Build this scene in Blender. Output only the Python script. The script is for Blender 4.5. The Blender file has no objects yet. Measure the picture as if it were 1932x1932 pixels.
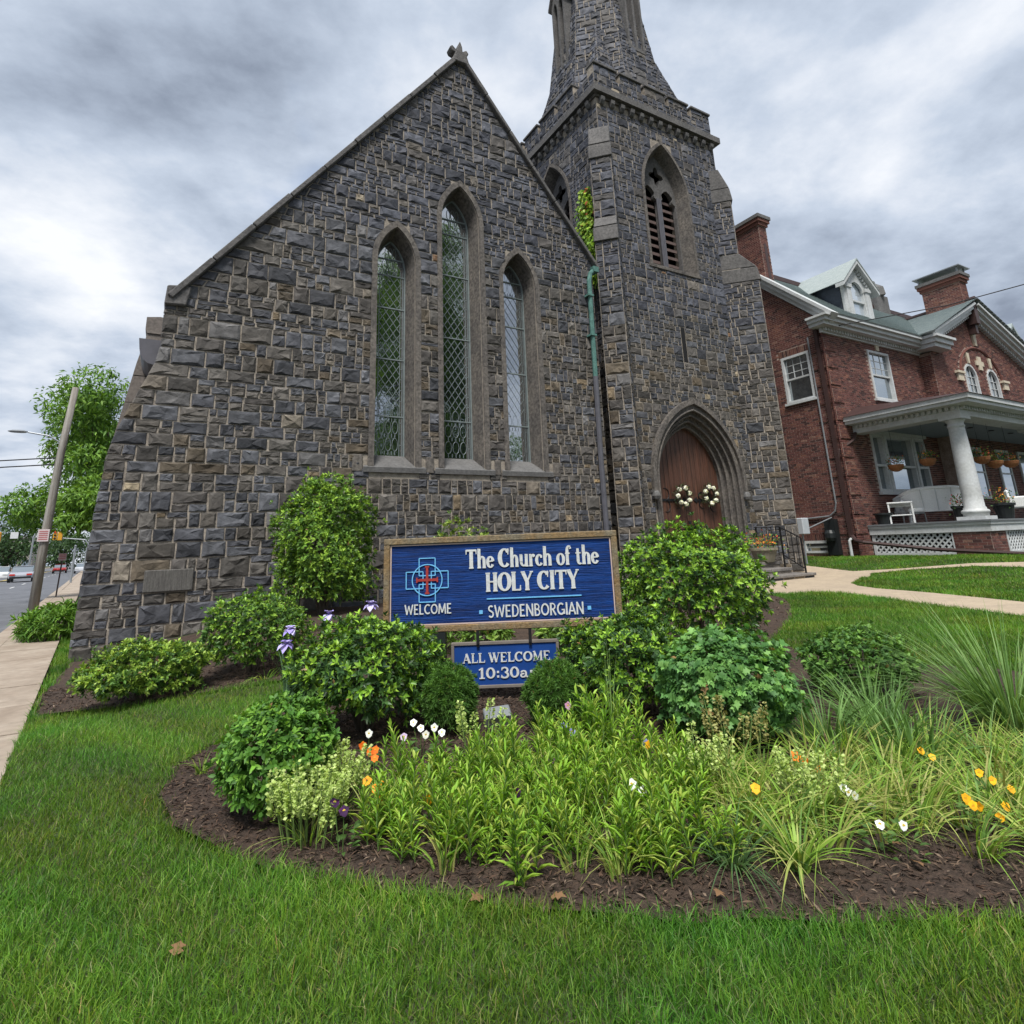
import bpy, bmesh, math, random
import numpy as np
from mathutils import Vector, Matrix

# ------------------------------------------------------------------ camera, sky, sun, exposure
scene = bpy.context.scene
R = math.radians
F_PX, PP_Y, EYE = 1100.0, 753.0, 1.25          # measured on a 1932-px wide picture
PITCH, YAW, ROLL = math.atan(277 / 1100.0), R(30.5), R(2.3)
fw = Vector((math.sin(YAW) * math.cos(PITCH), math.cos(YAW) * math.cos(PITCH), math.sin(PITCH)))
r0 = Vector((math.cos(YAW), -math.sin(YAW), 0)); u0 = r0.cross(fw)
cr = r0 * math.cos(ROLL) - u0 * math.sin(ROLL); cu = u0 * math.cos(ROLL) + r0 * math.sin(ROLL)
cam_data = bpy.data.cameras.new('camera')
cam = bpy.data.objects.new('camera', cam_data); scene.collection.objects.link(cam)
cam.matrix_world = Matrix(((cr.x, cu.x, -fw.x, 0), (cr.y, cu.y, -fw.y, 0), (cr.z, cu.z, -fw.z, EYE), (0, 0, 0, 1)))
cam_data.sensor_width = 36; cam_data.lens = F_PX / 1932 * 36
cam_data.shift_y = (PP_Y - 966) / 1932
cam_data.clip_start = 0.05; cam_data.clip_end = 3000
scene.camera = cam
CAM = np.array([0, 0, EYE])

scene.view_settings.view_transform = 'Standard'; scene.view_settings.look = 'None'
scene.view_settings.gamma = 1; scene.view_settings.use_curve_mapping = False
scene.view_settings.exposure = 1.84

SUN_EL, SUN_AZ = R(60), R(215)      # azimuth clockwise from +Y
world = bpy.data.worlds.new('World'); scene.world = world; world.use_nodes = True
def build_sky():
    nt = world.node_tree; N = nt.nodes; L = nt.links; N.clear()
    out = N.new('ShaderNodeOutputWorld')
    sky = N.new('ShaderNodeTexSky'); sky.sky_type = 'NISHITA'; sky.sun_disc = False
    sky.sun_elevation = SUN_EL; sky.sun_rotation = SUN_AZ
    bg = N.new('ShaderNodeBackground'); bg.inputs[1].default_value = 0.06; L.new(sky.outputs[0], bg.inputs[0])
    tc = N.new('ShaderNodeTexCoord'); sp = N.new('ShaderNodeSeparateXYZ'); L.new(tc.outputs['Generated'], sp.inputs[0])
    ad = N.new('ShaderNodeMath'); ad.operation = 'MAXIMUM'; L.new(sp.outputs[2], ad.inputs[0]); ad.inputs[1].default_value = 0.0
    a2 = N.new('ShaderNodeMath'); a2.operation = 'ADD'; L.new(ad.outputs[0], a2.inputs[0]); a2.inputs[1].default_value = 0.22
    dx = N.new('ShaderNodeMath'); dx.operation = 'DIVIDE'; L.new(sp.outputs[0], dx.inputs[0]); L.new(a2.outputs[0], dx.inputs[1])
    dy = N.new('ShaderNodeMath'); dy.operation = 'DIVIDE'; L.new(sp.outputs[1], dy.inputs[0]); L.new(a2.outputs[0], dy.inputs[1])
    cb = N.new('ShaderNodeCombineXYZ'); L.new(dx.outputs[0], cb.inputs[0]); L.new(dy.outputs[0], cb.inputs[1])
    mp = N.new('ShaderNodeMapping'); L.new(cb.outputs[0], mp.inputs[0])
    mp.inputs['Location'].default_value = (8.8, 2.9, 0); mp.inputs['Rotation'].default_value = (0, 0, R(25)); mp.inputs['Scale'].default_value = (1.0, 1.12, 1)
    n1 = N.new('ShaderNodeTexNoise'); n1.inputs['Scale'].default_value = 1.5; n1.inputs['Detail'].default_value = 7
    n1.inputs['Roughness'].default_value = 0.52; n1.inputs['Distortion'].default_value = 0.35; L.new(mp.outputs[0], n1.inputs['Vector'])
    n2 = N.new('ShaderNodeTexNoise'); n2.inputs['Scale'].default_value = 3.6; n2.inputs['Detail'].default_value = 8
    n2.inputs['Roughness'].default_value = 0.6; L.new(mp.outputs[0], n2.inputs['Vector'])
    mx = N.new('ShaderNodeMix'); mx.data_type = 'FLOAT'; mx.inputs[0].default_value = 0.38
    L.new(n1.outputs[0], mx.inputs[2]); L.new(n2.outputs[0], mx.inputs[3])
    rp = N.new('ShaderNodeValToRGB'); L.new(mx.outputs[0], rp.inputs[0])
    e = rp.color_ramp.elements; e[0].position = 0.33; e[0].color = (0.078, 0.092, 0.118, 1); e[1].position = 0.66; e[1].color = (0.275, 0.282, 0.295, 1)
    for p, c in ((0.42, (0.125, 0.145, 0.178, 1)), (0.495, (0.165, 0.187, 0.222, 1)), (0.56, (0.212, 0.228, 0.255, 1))):
        q = e.new(p); q.color = c
    bc = N.new('ShaderNodeBackground'); bc.inputs[1].default_value = 1.0; L.new(rp.outputs[0], bc.inputs[0])
    # small blue gaps in the cloud cover
    gp = N.new('ShaderNodeTexNoise'); gp.inputs['Scale'].default_value = 0.9; gp.inputs['Detail'].default_value = 5
    m2 = N.new('ShaderNodeMapping'); L.new(cb.outputs[0], m2.inputs[0]); m2.inputs['Location'].default_value = (11.3, 4.2, 2)
    L.new(m2.outputs[0], gp.inputs['Vector'])
    gr = N.new('ShaderNodeValToRGB'); L.new(gp.outputs[0], gr.inputs[0])
    ge = gr.color_ramp.elements; ge[0].position = 0.21; ge[0].color = (0, 0, 0, 1); ge[1].position = 0.31; ge[1].color = (1, 1, 1, 1)
    ms = N.new('ShaderNodeMixShader'); L.new(gr.outputs[0], ms.inputs[0]); L.new(bg.outputs[0], ms.inputs[1]); L.new(bc.outputs[0], ms.inputs[2])
    L.new(ms.outputs[0], out.inputs[0])
build_sky()
scene.cycles.max_bounces = 6; scene.cycles.diffuse_bounces = 3; scene.cycles.glossy_bounces = 2; scene.cycles.transmission_bounces = 2
sun_data = bpy.data.lights.new('sun', 'SUN'); sun_data.energy = 1.5; sun_data.angle = R(16); sun_data.color = (1.0, 0.965, 0.91)
sun = bpy.data.objects.new('sun', sun_data); scene.collection.objects.link(sun)
sd = Vector((math.sin(SUN_AZ) * math.cos(SUN_EL), math.cos(SUN_AZ) * math.cos(SUN_EL), math.sin(SUN_EL)))
sun.rotation_euler = sd.to_track_quat('Z', 'Y').to_euler()

# ------------------------------------------------------------------ helpers
COL = scene.collection
rng = random.Random(7)
nrng = np.random.default_rng(11)

def lerp(a, b, t): return a + (b - a) * t
def S(a, b, x):
    t = min(1, max(0, (x - a) / (b - a))); return t * t * (3 - 2 * t)
def Sn(a, b, x):
    t = np.clip((x - a) / (b - a), 0, 1); return t * t * (3 - 2 * t)

def tag(o, label=None, cat=None, group=None, kind=None):
    if label: o['label'] = label
    if cat: o['category'] = cat
    if group: o['group'] = group
    if kind: o['kind'] = kind
    return o
def empty(name, loc=(0, 0, 0), label=None, cat=None, group=None, rz=0):
    o = bpy.data.objects.new(name, None); COL.objects.link(o); o.location = loc; o.rotation_euler = (0, 0, rz)
    o.empty_display_size = 0.1
    return tag(o, label, cat, group)
def link(name, me, mat=None, parent=None, smooth=False):
    o = bpy.data.objects.new(name, me); COL.objects.link(o)
    if mat is not None and not me.materials: me.materials.append(mat)
    if parent is not None: o.parent = parent
    if smooth: me.polygons.foreach_set('use_smooth', [True] * len(me.polygons))
    return o
def copy_tree(o, parent=None):
    c = o.copy(); COL.objects.link(c); c.parent = parent
    for ch in list(o.children):
        d = ch.copy(); COL.objects.link(d); d.parent = c
        for gch in list(ch.children):
            e = gch.copy(); COL.objects.link(e); e.parent = d
    return c

class Frame:
    """local (u, v, n) -> world"""
    def __init__(s, O, U, V, N=None):
        s.O = Vector(O); s.U = Vector(U).normalized(); s.V = Vector(V).normalized()
        s.N = Vector(N).normalized() if N else s.U.cross(s.V).normalized()
    def __call__(s, u, v, n=0): return s.O + s.U * u + s.V * v + s.N * n
def front(y): return Frame((0, y, 0), (1, 0, 0), (0, 0, 1), (0, -1, 0))
def leftside(x): return Frame((x, 0, 0), (0, -1, 0), (0, 0, 1), (-1, 0, 0))   # u = -y

class MB:
    def __init__(s): s.v = []; s.f = []; s.c = []; s.cur = None
    def add(s, vs, fs, col=None):
        b = len(s.v); s.v += [tuple(p) for p in vs]; s.f += [tuple(i + b for i in f) for f in fs]
        if col is not None or s.c:
            while len(s.c) < b: s.c.append((1, 1, 1))
            s.c += [tuple(col) if col is not None else (1, 1, 1)] * len(vs)
        return s
    def box(s, x0, x1, y0, y1, z0, z1, col=None):
        return s.add([(x0, y0, z0), (x1, y0, z0), (x1, y1, z0), (x0, y1, z0), (x0, y0, z1), (x1, y0, z1), (x1, y1, z1), (x0, y1, z1)],
                     [(3, 2, 1, 0), (4, 5, 6, 7), (0, 1, 5, 4), (1, 2, 6, 5), (2, 3, 7, 6), (3, 0, 4, 7)], col)
    def fbox(s, fr, u0, u1, v0, v1, n0, n1, col=None):
        P = [fr(u, v, n) for n in (n0, n1) for u, v in ((u0, v0), (u1, v0), (u1, v1), (u0, v1))]
        return s.add(P, [(3, 2, 1, 0), (4, 5, 6, 7), (0, 1, 5, 4), (1, 2, 6, 5), (2, 3, 7, 6), (3, 0, 4, 7)], col)
    def prism(s, pts, fr, n0, n1, col=None):
        """extrude a convex-ish 2-D polygon (u, v) from n0 to n1"""
        k = len(pts)
        P = [fr(u, v, n0) for u, v in pts] + [fr(u, v, n1) for u, v in pts]
        fs = [tuple(range(k))[::-1], tuple(range(k, 2 * k))] + [(i, (i + 1) % k, k + (i + 1) % k, k + i) for i in range(k)]
        return s.add(P, fs, col)
    def bar(s, a, b, w, h=None, up=(0, 0, 1), col=None):
        a = Vector(a); b = Vector(b); d = (b - a).normalized(); h = w if h is None else h
        up = Vector(up)
        if abs(d.dot(up)) > 0.98: up = Vector((1, 0, 0))
        sx = d.cross(up).normalized() * w / 2; sy = sx.cross(d).normalized() * h / 2
        P = [p + i * sx + j * sy for p in (a, b) for i, j in ((-1, -1), (1, -1), (1, 1), (-1, 1))]
        return s.add(P, [(3, 2, 1, 0), (4, 5, 6, 7), (0, 1, 5, 4), (1, 2, 6, 5), (2, 3, 7, 6), (3, 0, 4, 7)], col)
    def tube(s, pts, rad, n=8, col=None, cap=True):
        pts = [Vector(p) for p in pts]; k = len(pts)
        rad = [rad] * k if not hasattr(rad, '__len__') else rad
        vs = []; prev = None
        for i, p in enumerate(pts):
            d = (pts[min(i + 1, k - 1)] - pts[max(i - 1, 0)]).normalized()
            if prev is None:
                a = Vector((0, 0, 1)) if abs(d.z) < 0.9 else Vector((1, 0, 0))
                x = d.cross(a).normalized()
            else: x = (prev - d * prev.dot(d)).normalized()
            prev = x; y = d.cross(x)
            vs += [p + (x * math.cos(t) + y * math.sin(t)) * rad[i] for t in [2 * math.pi * j / n for j in range(n)]]
        fs = [(i * n + j, i * n + (j + 1) % n, (i + 1) * n + (j + 1) % n, (i + 1) * n + j) for i in range(k - 1) for j in range(n)]
        if cap: fs += [tuple(range(n))[::-1], tuple(range((k - 1) * n, k * n))]
        return s.add(vs, fs, col)
    def lathe(s, prof, c=(0, 0, 0), n=20, col=None):
        c = Vector(c); vs = [c + Vector((r * math.cos(t), r * math.sin(t), z)) for r, z in prof for t in [2 * math.pi * j / n for j in range(n)]]
        k = len(prof)
        fs = [(i * n + j, i * n + (j + 1) % n, (i + 1) * n + (j + 1) % n, (i + 1) * n + j) for i in range(k - 1) for j in range(n)]
        fs += [tuple(range(n))[::-1], tuple(range((k - 1) * n, k * n))]
        return s.add(vs, fs, col)
    def ring(s, A, B):
        """quad strip between two equally long world polylines"""
        k = len(A)
        return s.add(list(A) + list(B), [(i, i + 1, k + i + 1, k + i) for i in range(k - 1)])
    def build(s, name, mat, parent=None, smooth=False, bevel=0, fix=True):
        me = bpy.data.meshes.new(name); me.from_pydata(s.v, [], s.f)
        if s.c:
            while len(s.c) < len(s.v): s.c.append((1, 1, 1))
            at = me.color_attributes.new('Col', 'FLOAT_COLOR', 'POINT')
            at.data.foreach_set('color', np.concatenate([np.array(s.c, dtype=np.float32), np.ones((len(s.c), 1), np.float32)], 1).ravel())
        if fix:
            bm = bmesh.new(); bm.from_mesh(me); bmesh.ops.recalc_face_normals(bm, faces=bm.faces)
            if bevel: bmesh.ops.bevel(bm, geom=list(bm.edges), offset=bevel, segments=1, affect='EDGES', clamp_overlap=True)
            bm.to_mesh(me); bm.free()
        me.update()
        return link(name, me, mat, parent, smooth)

def plate(outer, holes, fr, n0, n1):
    """flat slab with holes, between n0 (back) and n1 (front); returns MB"""
    bm = bmesh.new(); loops = []
    for lp in [outer] + list(holes):
        vs = [bm.verts.new((u, v, 0)) for u, v in lp]
        loops.append([tuple(p) for p in lp])
        for i in range(len(vs)): bm.edges.new((vs[i], vs[(i + 1) % len(vs)]))
    bmesh.ops.triangle_fill(bm, use_beauty=True, use_dissolve=False, edges=list(bm.edges), normal=(0, 0, 1))
    bm.verts.index_update(); m = MB()
    V2 = [(v.co.x, v.co.y) for v in bm.verts]; T = [tuple(v.index for v in f.verts) for f in bm.faces]
    bm.free()
    m.add([fr(u, v, n1) for u, v in V2], T)
    m.add([fr(u, v, n0) for u, v in V2], T)
    for lp in loops:
        k = len(lp)
        m.add([fr(u, v, n1) for u, v in lp] + [fr(u, v, n0) for u, v in lp], [(i, (i + 1) % k, k + (i + 1) % k, k + i) for i in range(k)])
    return m

def arch(cx, half, z0, zs, za, n=9):
    """pointed-arch outline from bottom left over the apex to bottom right"""
    h = za - zs; Rr = (half * half + h * h) / (2 * half)
    a1 = math.acos(max(-1, min(1, (Rr - half) / Rr)))
    L = [(cx - half, z0)] + [(cx - half + Rr - Rr * math.cos(a1 * i / n), zs + Rr * math.sin(a1 * i / n)) for i in range(n + 1)]
    L[-1] = (cx, za)
    return L + [(2 * cx - x, z) for x, z in L[-2::-1]]
def inside(pt, poly):
    x, y = pt; c = False; k = len(poly)
    for i in range(k):
        x1, y1 = poly[i]; x2, y2 = poly[(i + 1) % k]
        if (y1 > y) != (y2 > y) and x < (x2 - x1) * (y - y1) / (y2 - y1) + x1: c = not c
    return c
def inside_np(X, Y, poly):
    c = np.zeros(X.shape, bool); k = len(poly)
    for i in range(k):
        x1, y1 = poly[i]; x2, y2 = poly[(i + 1) % k]
        if y1 == y2: continue
        m = ((y1 > Y) != (y2 > Y)) & (X < (x2 - x1) * (Y - y1) / (y2 - y1) + x1)
        c ^= m
    return c
def clip(poly, a, b):
    """keep the part of a convex polygon left of the line a->b"""
    out = []; (ax, ay), (bx, by) = a, b
    sd = lambda p: (bx - ax) * (p[1] - ay) - (by - ay) * (p[0] - ax)
    for i in range(len(poly)):
        p, q = poly[i], poly[(i + 1) % len(poly)]; sp, sq = sd(p), sd(q)
        if sp >= 0: out.append(p)
        if sp * sq < 0:
            t = sp / (sp - sq); out.append((p[0] + (q[0] - p[0]) * t, p[1] + (q[1] - p[1]) * t))
    return out
def area2(p): return 0.5 * sum(p[i][0] * p[(i + 1) % len(p)][1] - p[(i + 1) % len(p)][0] * p[i][1] for i in range(len(p)))

# ------------------------------------------------------------------ materials
def newmat(name):
    m = bpy.data.materials.new(name); m.use_nodes = True; nt = m.node_tree
    b = nt.nodes.get('Principled BSDF'); return m, nt, b
def mat(name, col, rough=0.7, var=0.25, scale=6, bump=0.0, bscale=40, attr=False, metal=0, spec=0.35, col2=None, stretch=None, detail=6, wear=None):
    """principled material; colour = col (or Col attribute) modulated by two noises, optional bump"""
    m, nt, b = newmat(name); N = nt.nodes; L = nt.links
    b.inputs['Roughness'].default_value = rough; b.inputs['Metallic'].default_value = metal; b.inputs['Specular IOR Level'].default_value = spec
    tc = N.new('ShaderNodeTexCoord'); vec = tc.outputs['Object']
    if stretch:
        mp = N.new('ShaderNodeMapping'); mp.inputs['Scale'].default_value = stretch; L.new(vec, mp.inputs[0]); vec = mp.outputs[0]
    nz = N.new('ShaderNodeTexNoise'); nz.inputs['Scale'].default_value = scale; nz.inputs['Detail'].default_value = detail; nz.inputs['Roughness'].default_value = 0.6
    L.new(vec, nz.inputs['Vector'])
    if attr:
        at = N.new('ShaderNodeAttribute'); at.attribute_name = 'Col'; src = at.outputs['Color']
    else:
        rgb = N.new('ShaderNodeRGB'); rgb.outputs[0].default_value = (*col, 1); src = rgb.outputs[0]
    if col2 is not None:
        mr = N.new('ShaderNodeMapRange'); mr.inputs['From Min'].default_value = 0.38; mr.inputs['From Max'].default_value = 0.64; L.new(nz.outputs[0], mr.inputs['Value'])
        mc = N.new('ShaderNodeMix'); mc.data_type = 'RGBA'; L.new(mr.outputs[0], mc.inputs[0]); L.new(src, mc.inputs[6]); mc.inputs[7].default_value = (*col2, 1)
        src = mc.outputs[2]
        n3 = N.new('ShaderNodeTexNoise'); n3.inputs['Scale'].default_value = scale * 7; n3.inputs['Detail'].default_value = 4; L.new(vec, n3.inputs['Vector']); fac = n3.outputs[0]
    else: fac = nz.outputs[0]
    mr2 = N.new('ShaderNodeMapRange'); mr2.inputs['From Min'].default_value = 0.25; mr2.inputs['From Max'].default_value = 0.75
    mr2.inputs['To Min'].default_value = 1 - var; mr2.inputs['To Max'].default_value = 1 + var; L.new(fac, mr2.inputs['Value'])
    mm = N.new('ShaderNodeVectorMath'); mm.operation = 'SCALE'; L.new(src, mm.inputs[0]); L.new(mr2.outputs[0], mm.inputs['Scale'])
    L.new(mm.outputs[0], b.inputs['Base Color'])
    if bump:
        nb = N.new('ShaderNodeTexNoise'); nb.inputs['Scale'].default_value = bscale; nb.inputs['Detail'].default_value = 6; nb.inputs['Roughness'].default_value = 0.65
        L.new(vec, nb.inputs['Vector'])
        bp = N.new('ShaderNodeBump'); bp.inputs['Strength'].default_value = bump; bp.inputs['Distance'].default_value = 0.02
        L.new(nb.outputs[0], bp.inputs['Height']); L.new(bp.outputs[0], b.inputs['Normal'])
    return m
def leafmat(name, rough=0.45, trans=0.3, spec=0.4, var=0.18):
    m, nt, b = newmat(name); N = nt.nodes; L = nt.links
    at = N.new('ShaderNodeAttribute'); at.attribute_name = 'Col'
    tc = N.new('ShaderNodeTexCoord'); nz = N.new('ShaderNodeTexNoise'); nz.inputs['Scale'].default_value = 9; L.new(tc.outputs['Object'], nz.inputs['Vector'])
    mr = N.new('ShaderNodeMapRange'); mr.inputs['From Min'].default_value = 0.3; mr.inputs['From Max'].default_value = 0.7; mr.inputs['To Min'].default_value = 1.26 - var; mr.inputs['To Max'].default_value = 1.26 + var
    L.new(nz.outputs[0], mr.inputs['Value'])
    sc = N.new('ShaderNodeVectorMath'); sc.operation = 'SCALE'; L.new(at.outputs['Color'], sc.inputs[0]); L.new(mr.outputs[0], sc.inputs['Scale'])
    L.new(sc.outputs[0], b.inputs['Base Color']); b.inputs['Roughness'].default_value = rough; b.inputs['Specular IOR Level'].default_value = spec
    if trans:
        t = N.new('ShaderNodeBsdfTranslucent')
        t2 = N.new('ShaderNodeVectorMath'); t2.operation = 'MULTIPLY'; L.new(sc.outputs[0], t2.inputs[0]); t2.inputs[1].default_value = (1.25, 1.2, 0.55)
        L.new(t2.outputs[0], t.inputs[0]); mx = N.new('ShaderNodeMixShader'); mx.inputs[0].default_value = trans
        L.new(b.outputs[0], mx.inputs[1]); L.new(t.outputs[0], mx.inputs[2]); L.new(mx.outputs[0], nt.nodes['Material Output'].inputs[0])
    return m
def glassmat(name, base=(0.02, 0.025, 0.03), mirror=0.45, tint=(0.8, 0.88, 0.92), wob=0.0):
    m, nt, b = newmat(name); N = nt.nodes; L = nt.links
    b.inputs['Base Color'].default_value = (*base, 1); b.inputs['Roughness'].default_value = 0.15
    gl = N.new('ShaderNodeBsdfGlossy'); gl.inputs['Roughness'].default_value = 0.02; gl.inputs['Color'].default_value = (*tint, 1)
    mx = N.new('ShaderNodeMixShader'); mx.inputs[0].default_value = mirror
    L.new(b.outputs[0], mx.inputs[1]); L.new(gl.outputs[0], mx.inputs[2]); L.new(mx.outputs[0], N['Material Output'].inputs[0])
    if wob:
        tc = N.new('ShaderNodeTexCoord'); nz = N.new('ShaderNodeTexNoise'); nz.inputs['Scale'].default_value = 5; L.new(tc.outputs['Object'], nz.inputs['Vector'])
        bp = N.new('ShaderNodeBump'); bp.inputs['Strength'].default_value = wob; bp.inputs['Distance'].default_value = 0.02; L.new(nz.outputs[0], bp.inputs['Height']); L.new(bp.outputs[0], gl.inputs['Normal'])
    return m

M = {}
M['stone'] = mat('rock_faced_stone', None, 0.75, 0.55, 6, 0.9, 9, attr=True, spec=0.3)
M['mortar'] = mat('mortar', (0.33, 0.29, 0.24), 0.95, 0.25, 8, 0.5, 60, col2=(0.19, 0.165, 0.14))
M['dressed'] = mat('dressed_granite', (0.088, 0.080, 0.074), 0.85, 0.6, 2.2, 0.6, 70, col2=(0.135, 0.12, 0.105))
M['datestone'] = mat('pale_inscribed_stone', (0.13, 0.125, 0.115), 0.85, 0.35, 3, 0.8, 14, stretch=(14, 1, 1.2), col2=(0.085, 0.08, 0.075))
M['coping'] = mat('coping_stone', (0.115, 0.11, 0.107), 0.85, 0.4, 2.2, 0.8, 40, col2=(0.082, 0.079, 0.078))
M['capstone'] = mat('weathered_cap_stone', (0.125, 0.123, 0.122), 0.85, 0.3, 2.5, 0.4, 70, col2=(0.10, 0.098, 0.096))
M['sandstone'] = mat('brown_sandstone', (0.155, 0.135, 0.12), 0.85, 0.3, 3, 0.3, 70, col2=(0.12, 0.105, 0.095))
M['lead'] = mat('lead_came', (0.19, 0.225, 0.225), 0.55, 0.2, 9, metal=0.2)
M['iron'] = mat('wrought_iron', (0.018, 0.018, 0.02), 0.5, 0.2, 9, metal=0.4)
M['copper'] = mat('verdigris_copper', (0.085, 0.19, 0.165), 0.75, 0.35, 4, 0.2, 40, col2=(0.05, 0.125, 0.11))
M['greypipe'] = mat('grey_pipe', (0.085, 0.085, 0.10), 0.5, 0.2, 5)
M['doorwood'] = mat('door_wood', (0.105, 0.046, 0.029), 0.5, 0.4, 2.0, 0.3, 30, stretch=(7, 7, 0.35), col2=(0.05, 0.026, 0.018))
M['louvre'] = mat('louvre_wood', (0.115, 0.082, 0.075), 0.8, 0.3, 5)
M['black'] = mat('shade_black', (0.008, 0.008, 0.009), 0.9, 0.1)  # near-black colour standing in for shade inside openings and recesses
M['glass'] = glassmat('leaded_glass', (0.012, 0.017, 0.018), 0.52, tint=(.86, .88, .9), wob=0.15)
M['wglass'] = glassmat('window_glass', (0.03, 0.035, 0.04), 0.45)
M['curtain'] = mat('curtain', (0.20, 0.22, 0.25), 0.9, 0.3, 3, stretch=(14, 14, 0.5))
M['white'] = mat('white_paint', (0.50, 0.52, 0.53), 0.5, 0.12, 2.5, 0.1, 30, col2=(0.43, 0.44, 0.435))
M['cream'] = mat('cream_stone', (0.50, 0.44, 0.34), 0.8, 0.15, 6, 0.2)
M['brick'] = mat('brick', None, 0.85, 0.3, 12, 0.6, 60, attr=True, spec=0.2)
M['bmortar'] = mat('brick_mortar', (0.36, 0.28, 0.235), 0.95, 0.3, 5, col2=(0.24, 0.18, 0.15))
M['slate'] = mat('slate_roof', (0.27, 0.315, 0.32), 0.75, 0.35, 5, 0.3, 30, stretch=(3, 1, 8), col2=(0.35, 0.39, 0.385), spec=.15)
M['darkslate'] = mat('dark_slate', (0.045, 0.055, 0.075), 0.6, 0.3, 5)
M['brownmetal'] = mat('brown_metal', (0.05, 0.028, 0.026), 0.5, 0.2, 4)
M['deck'] = mat('deck_grey', (0.14, 0.15, 0.16), 0.6, 0.2, 5)
M['wicker'] = mat('white_wicker', (0.70, 0.71, 0.70), 0.6, 0.15, 60, 0.5, 120)
M['pot'] = mat('dark_pot', (0.014, 0.017, 0.018), 0.45, 0.2, 6)
M['terra'] = mat('coco_basket', (0.24, 0.10, 0.04), 0.85, 0.3, 20)
M['planter'] = mat('cast_planter', (0.20, 0.18, 0.13), 0.9, 0.3, 9, 0.3)
M['flag'] = mat('step_stone', (0.19, 0.175, 0.16), 0.85, 0.25, 4, 0.4, 50, col2=(0.12, 0.11, 0.105))
M['concrete'] = mat('concrete_path', (0.40, 0.325, 0.235), 0.9, 0.12, 3, 0.25, 120, col2=(0.34, 0.275, 0.205))
M['walk'] = mat('sidewalk_concrete', (0.34, 0.285, 0.23), 0.9, 0.15, 1.3, 0.3, 80, col2=(0.25, 0.20, 0.155))
M['asphalt'] = mat('asphalt', (0.095, 0.10, 0.112), 0.85, 0.2, 0.5, 0.4, 120, col2=(0.13, 0.135, 0.15))
M['soil'] = mat('lawn_soil', (0.035, 0.060, 0.018), 0.95, 0.5, 3, 0.6, 50, col2=(0.05, 0.045, 0.025))
M['mulch'] = mat('mulch', (0.070, 0.046, 0.033), 0.95, 0.55, 14, 1.0, 60, col2=(0.042, 0.029, 0.022))
M['chip'] = mat('mulch_chip', None, 0.9, 0.3, 20, attr=True)
M['leaf'] = leafmat('leaf', 0.5, 0.3, 0.25)
M['gloss'] = leafmat('glossy_leaf', 0.40, 0.22, 0.30)
M['grass'] = leafmat('grass_blade', 0.5, 0.35, 0.25)
M['petal'] = leafmat('petal', 0.6, 0.25, 0.2, 0.06)
M['bark'] = mat('bark', (0.075, 0.06, 0.048), 0.95, 0.4, 6, 0.8, 30, stretch=(3, 3, 0.6))
M['pole'] = mat('pole_wood', (0.27, 0.26, 0.235), 0.9, 0.3, 2, 0.4, 20, stretch=(10, 10, 0.4), col2=(0.17, 0.15, 0.13))
M['galv'] = mat('galvanised', (0.30, 0.32, 0.34), 0.45, 0.15, 5, metal=0.5)

# ------------------------------------------------------------------ fast triangle clouds (leaves, blades, chips)
def fastmesh(name, V, Fc, C, material, parent=None, smooth=False):
    V = np.asarray(V, np.float32).reshape(-1, 3); Fc = np.asarray(Fc, np.int32); k = Fc.shape[1]
    me = bpy.data.meshes.new(name); me.vertices.add(len(V)); me.vertices.foreach_set('co', V.ravel())
    me.loops.add(Fc.size); me.loops.foreach_set('vertex_index', Fc.ravel())
    me.polygons.add(len(Fc)); me.polygons.foreach_set('loop_start', np.arange(0, Fc.size, k, dtype=np.int32))
    me.polygons.foreach_set('loop_total', np.full(len(Fc), k, np.int32))
    at = me.color_attributes.new('Col', 'FLOAT_COLOR', 'POINT')
    C = np.asarray(C, np.float32).reshape(-1, 3)
    at.data.foreach_set('color', np.concatenate([C, np.ones((len(C), 1), np.float32)], 1).ravel())
    if smooth: me.polygons.foreach_set('use_smooth', np.ones(len(Fc), bool))
    me.update(); me.validate()
    return link(name, me, material, parent)
TPL = {   # (along, across, lift) rows and triangles
 'diamond': (np.array([(0, 0, 0), (.5, .5, .10), (1, 0, 0), (.5, -.5, .10)]), np.array([(0, 1, 2), (0, 2, 3)])),
 'leaf': (np.array([(0, 0, 0), (.3, .42, .09), (.3, -.42, .09), (.55, 0, .03), (.68, .36, .07), (.68, -.36, .07), (1, 0, -.08)]),
          np.array([(0, 3, 1), (0, 2, 3), (1, 3, 4), (2, 5, 3), (3, 6, 4), (3, 5, 6)])),
 'lobed': (np.array([(0, 0, 0), (.25, .5, .05), (.4, .22, .05), (.6, .52, .02), (.72, .2, .03), (1, 0, -.1), (.72, -.2, .03), (.6, -.52, .02), (.4, -.22, .05), (.25, -.5, .05), (.5, 0, .06)]),
           np.array([(0, 10, 1), (1, 10, 2), (2, 10, 3), (3, 10, 4), (4, 10, 5), (5, 10, 6), (6, 10, 7), (7, 10, 8), (8, 10, 9), (9, 10, 0)])),
}
def norm(a): return a / np.maximum(np.linalg.norm(a, axis=-1, keepdims=True), 1e-9)
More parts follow.
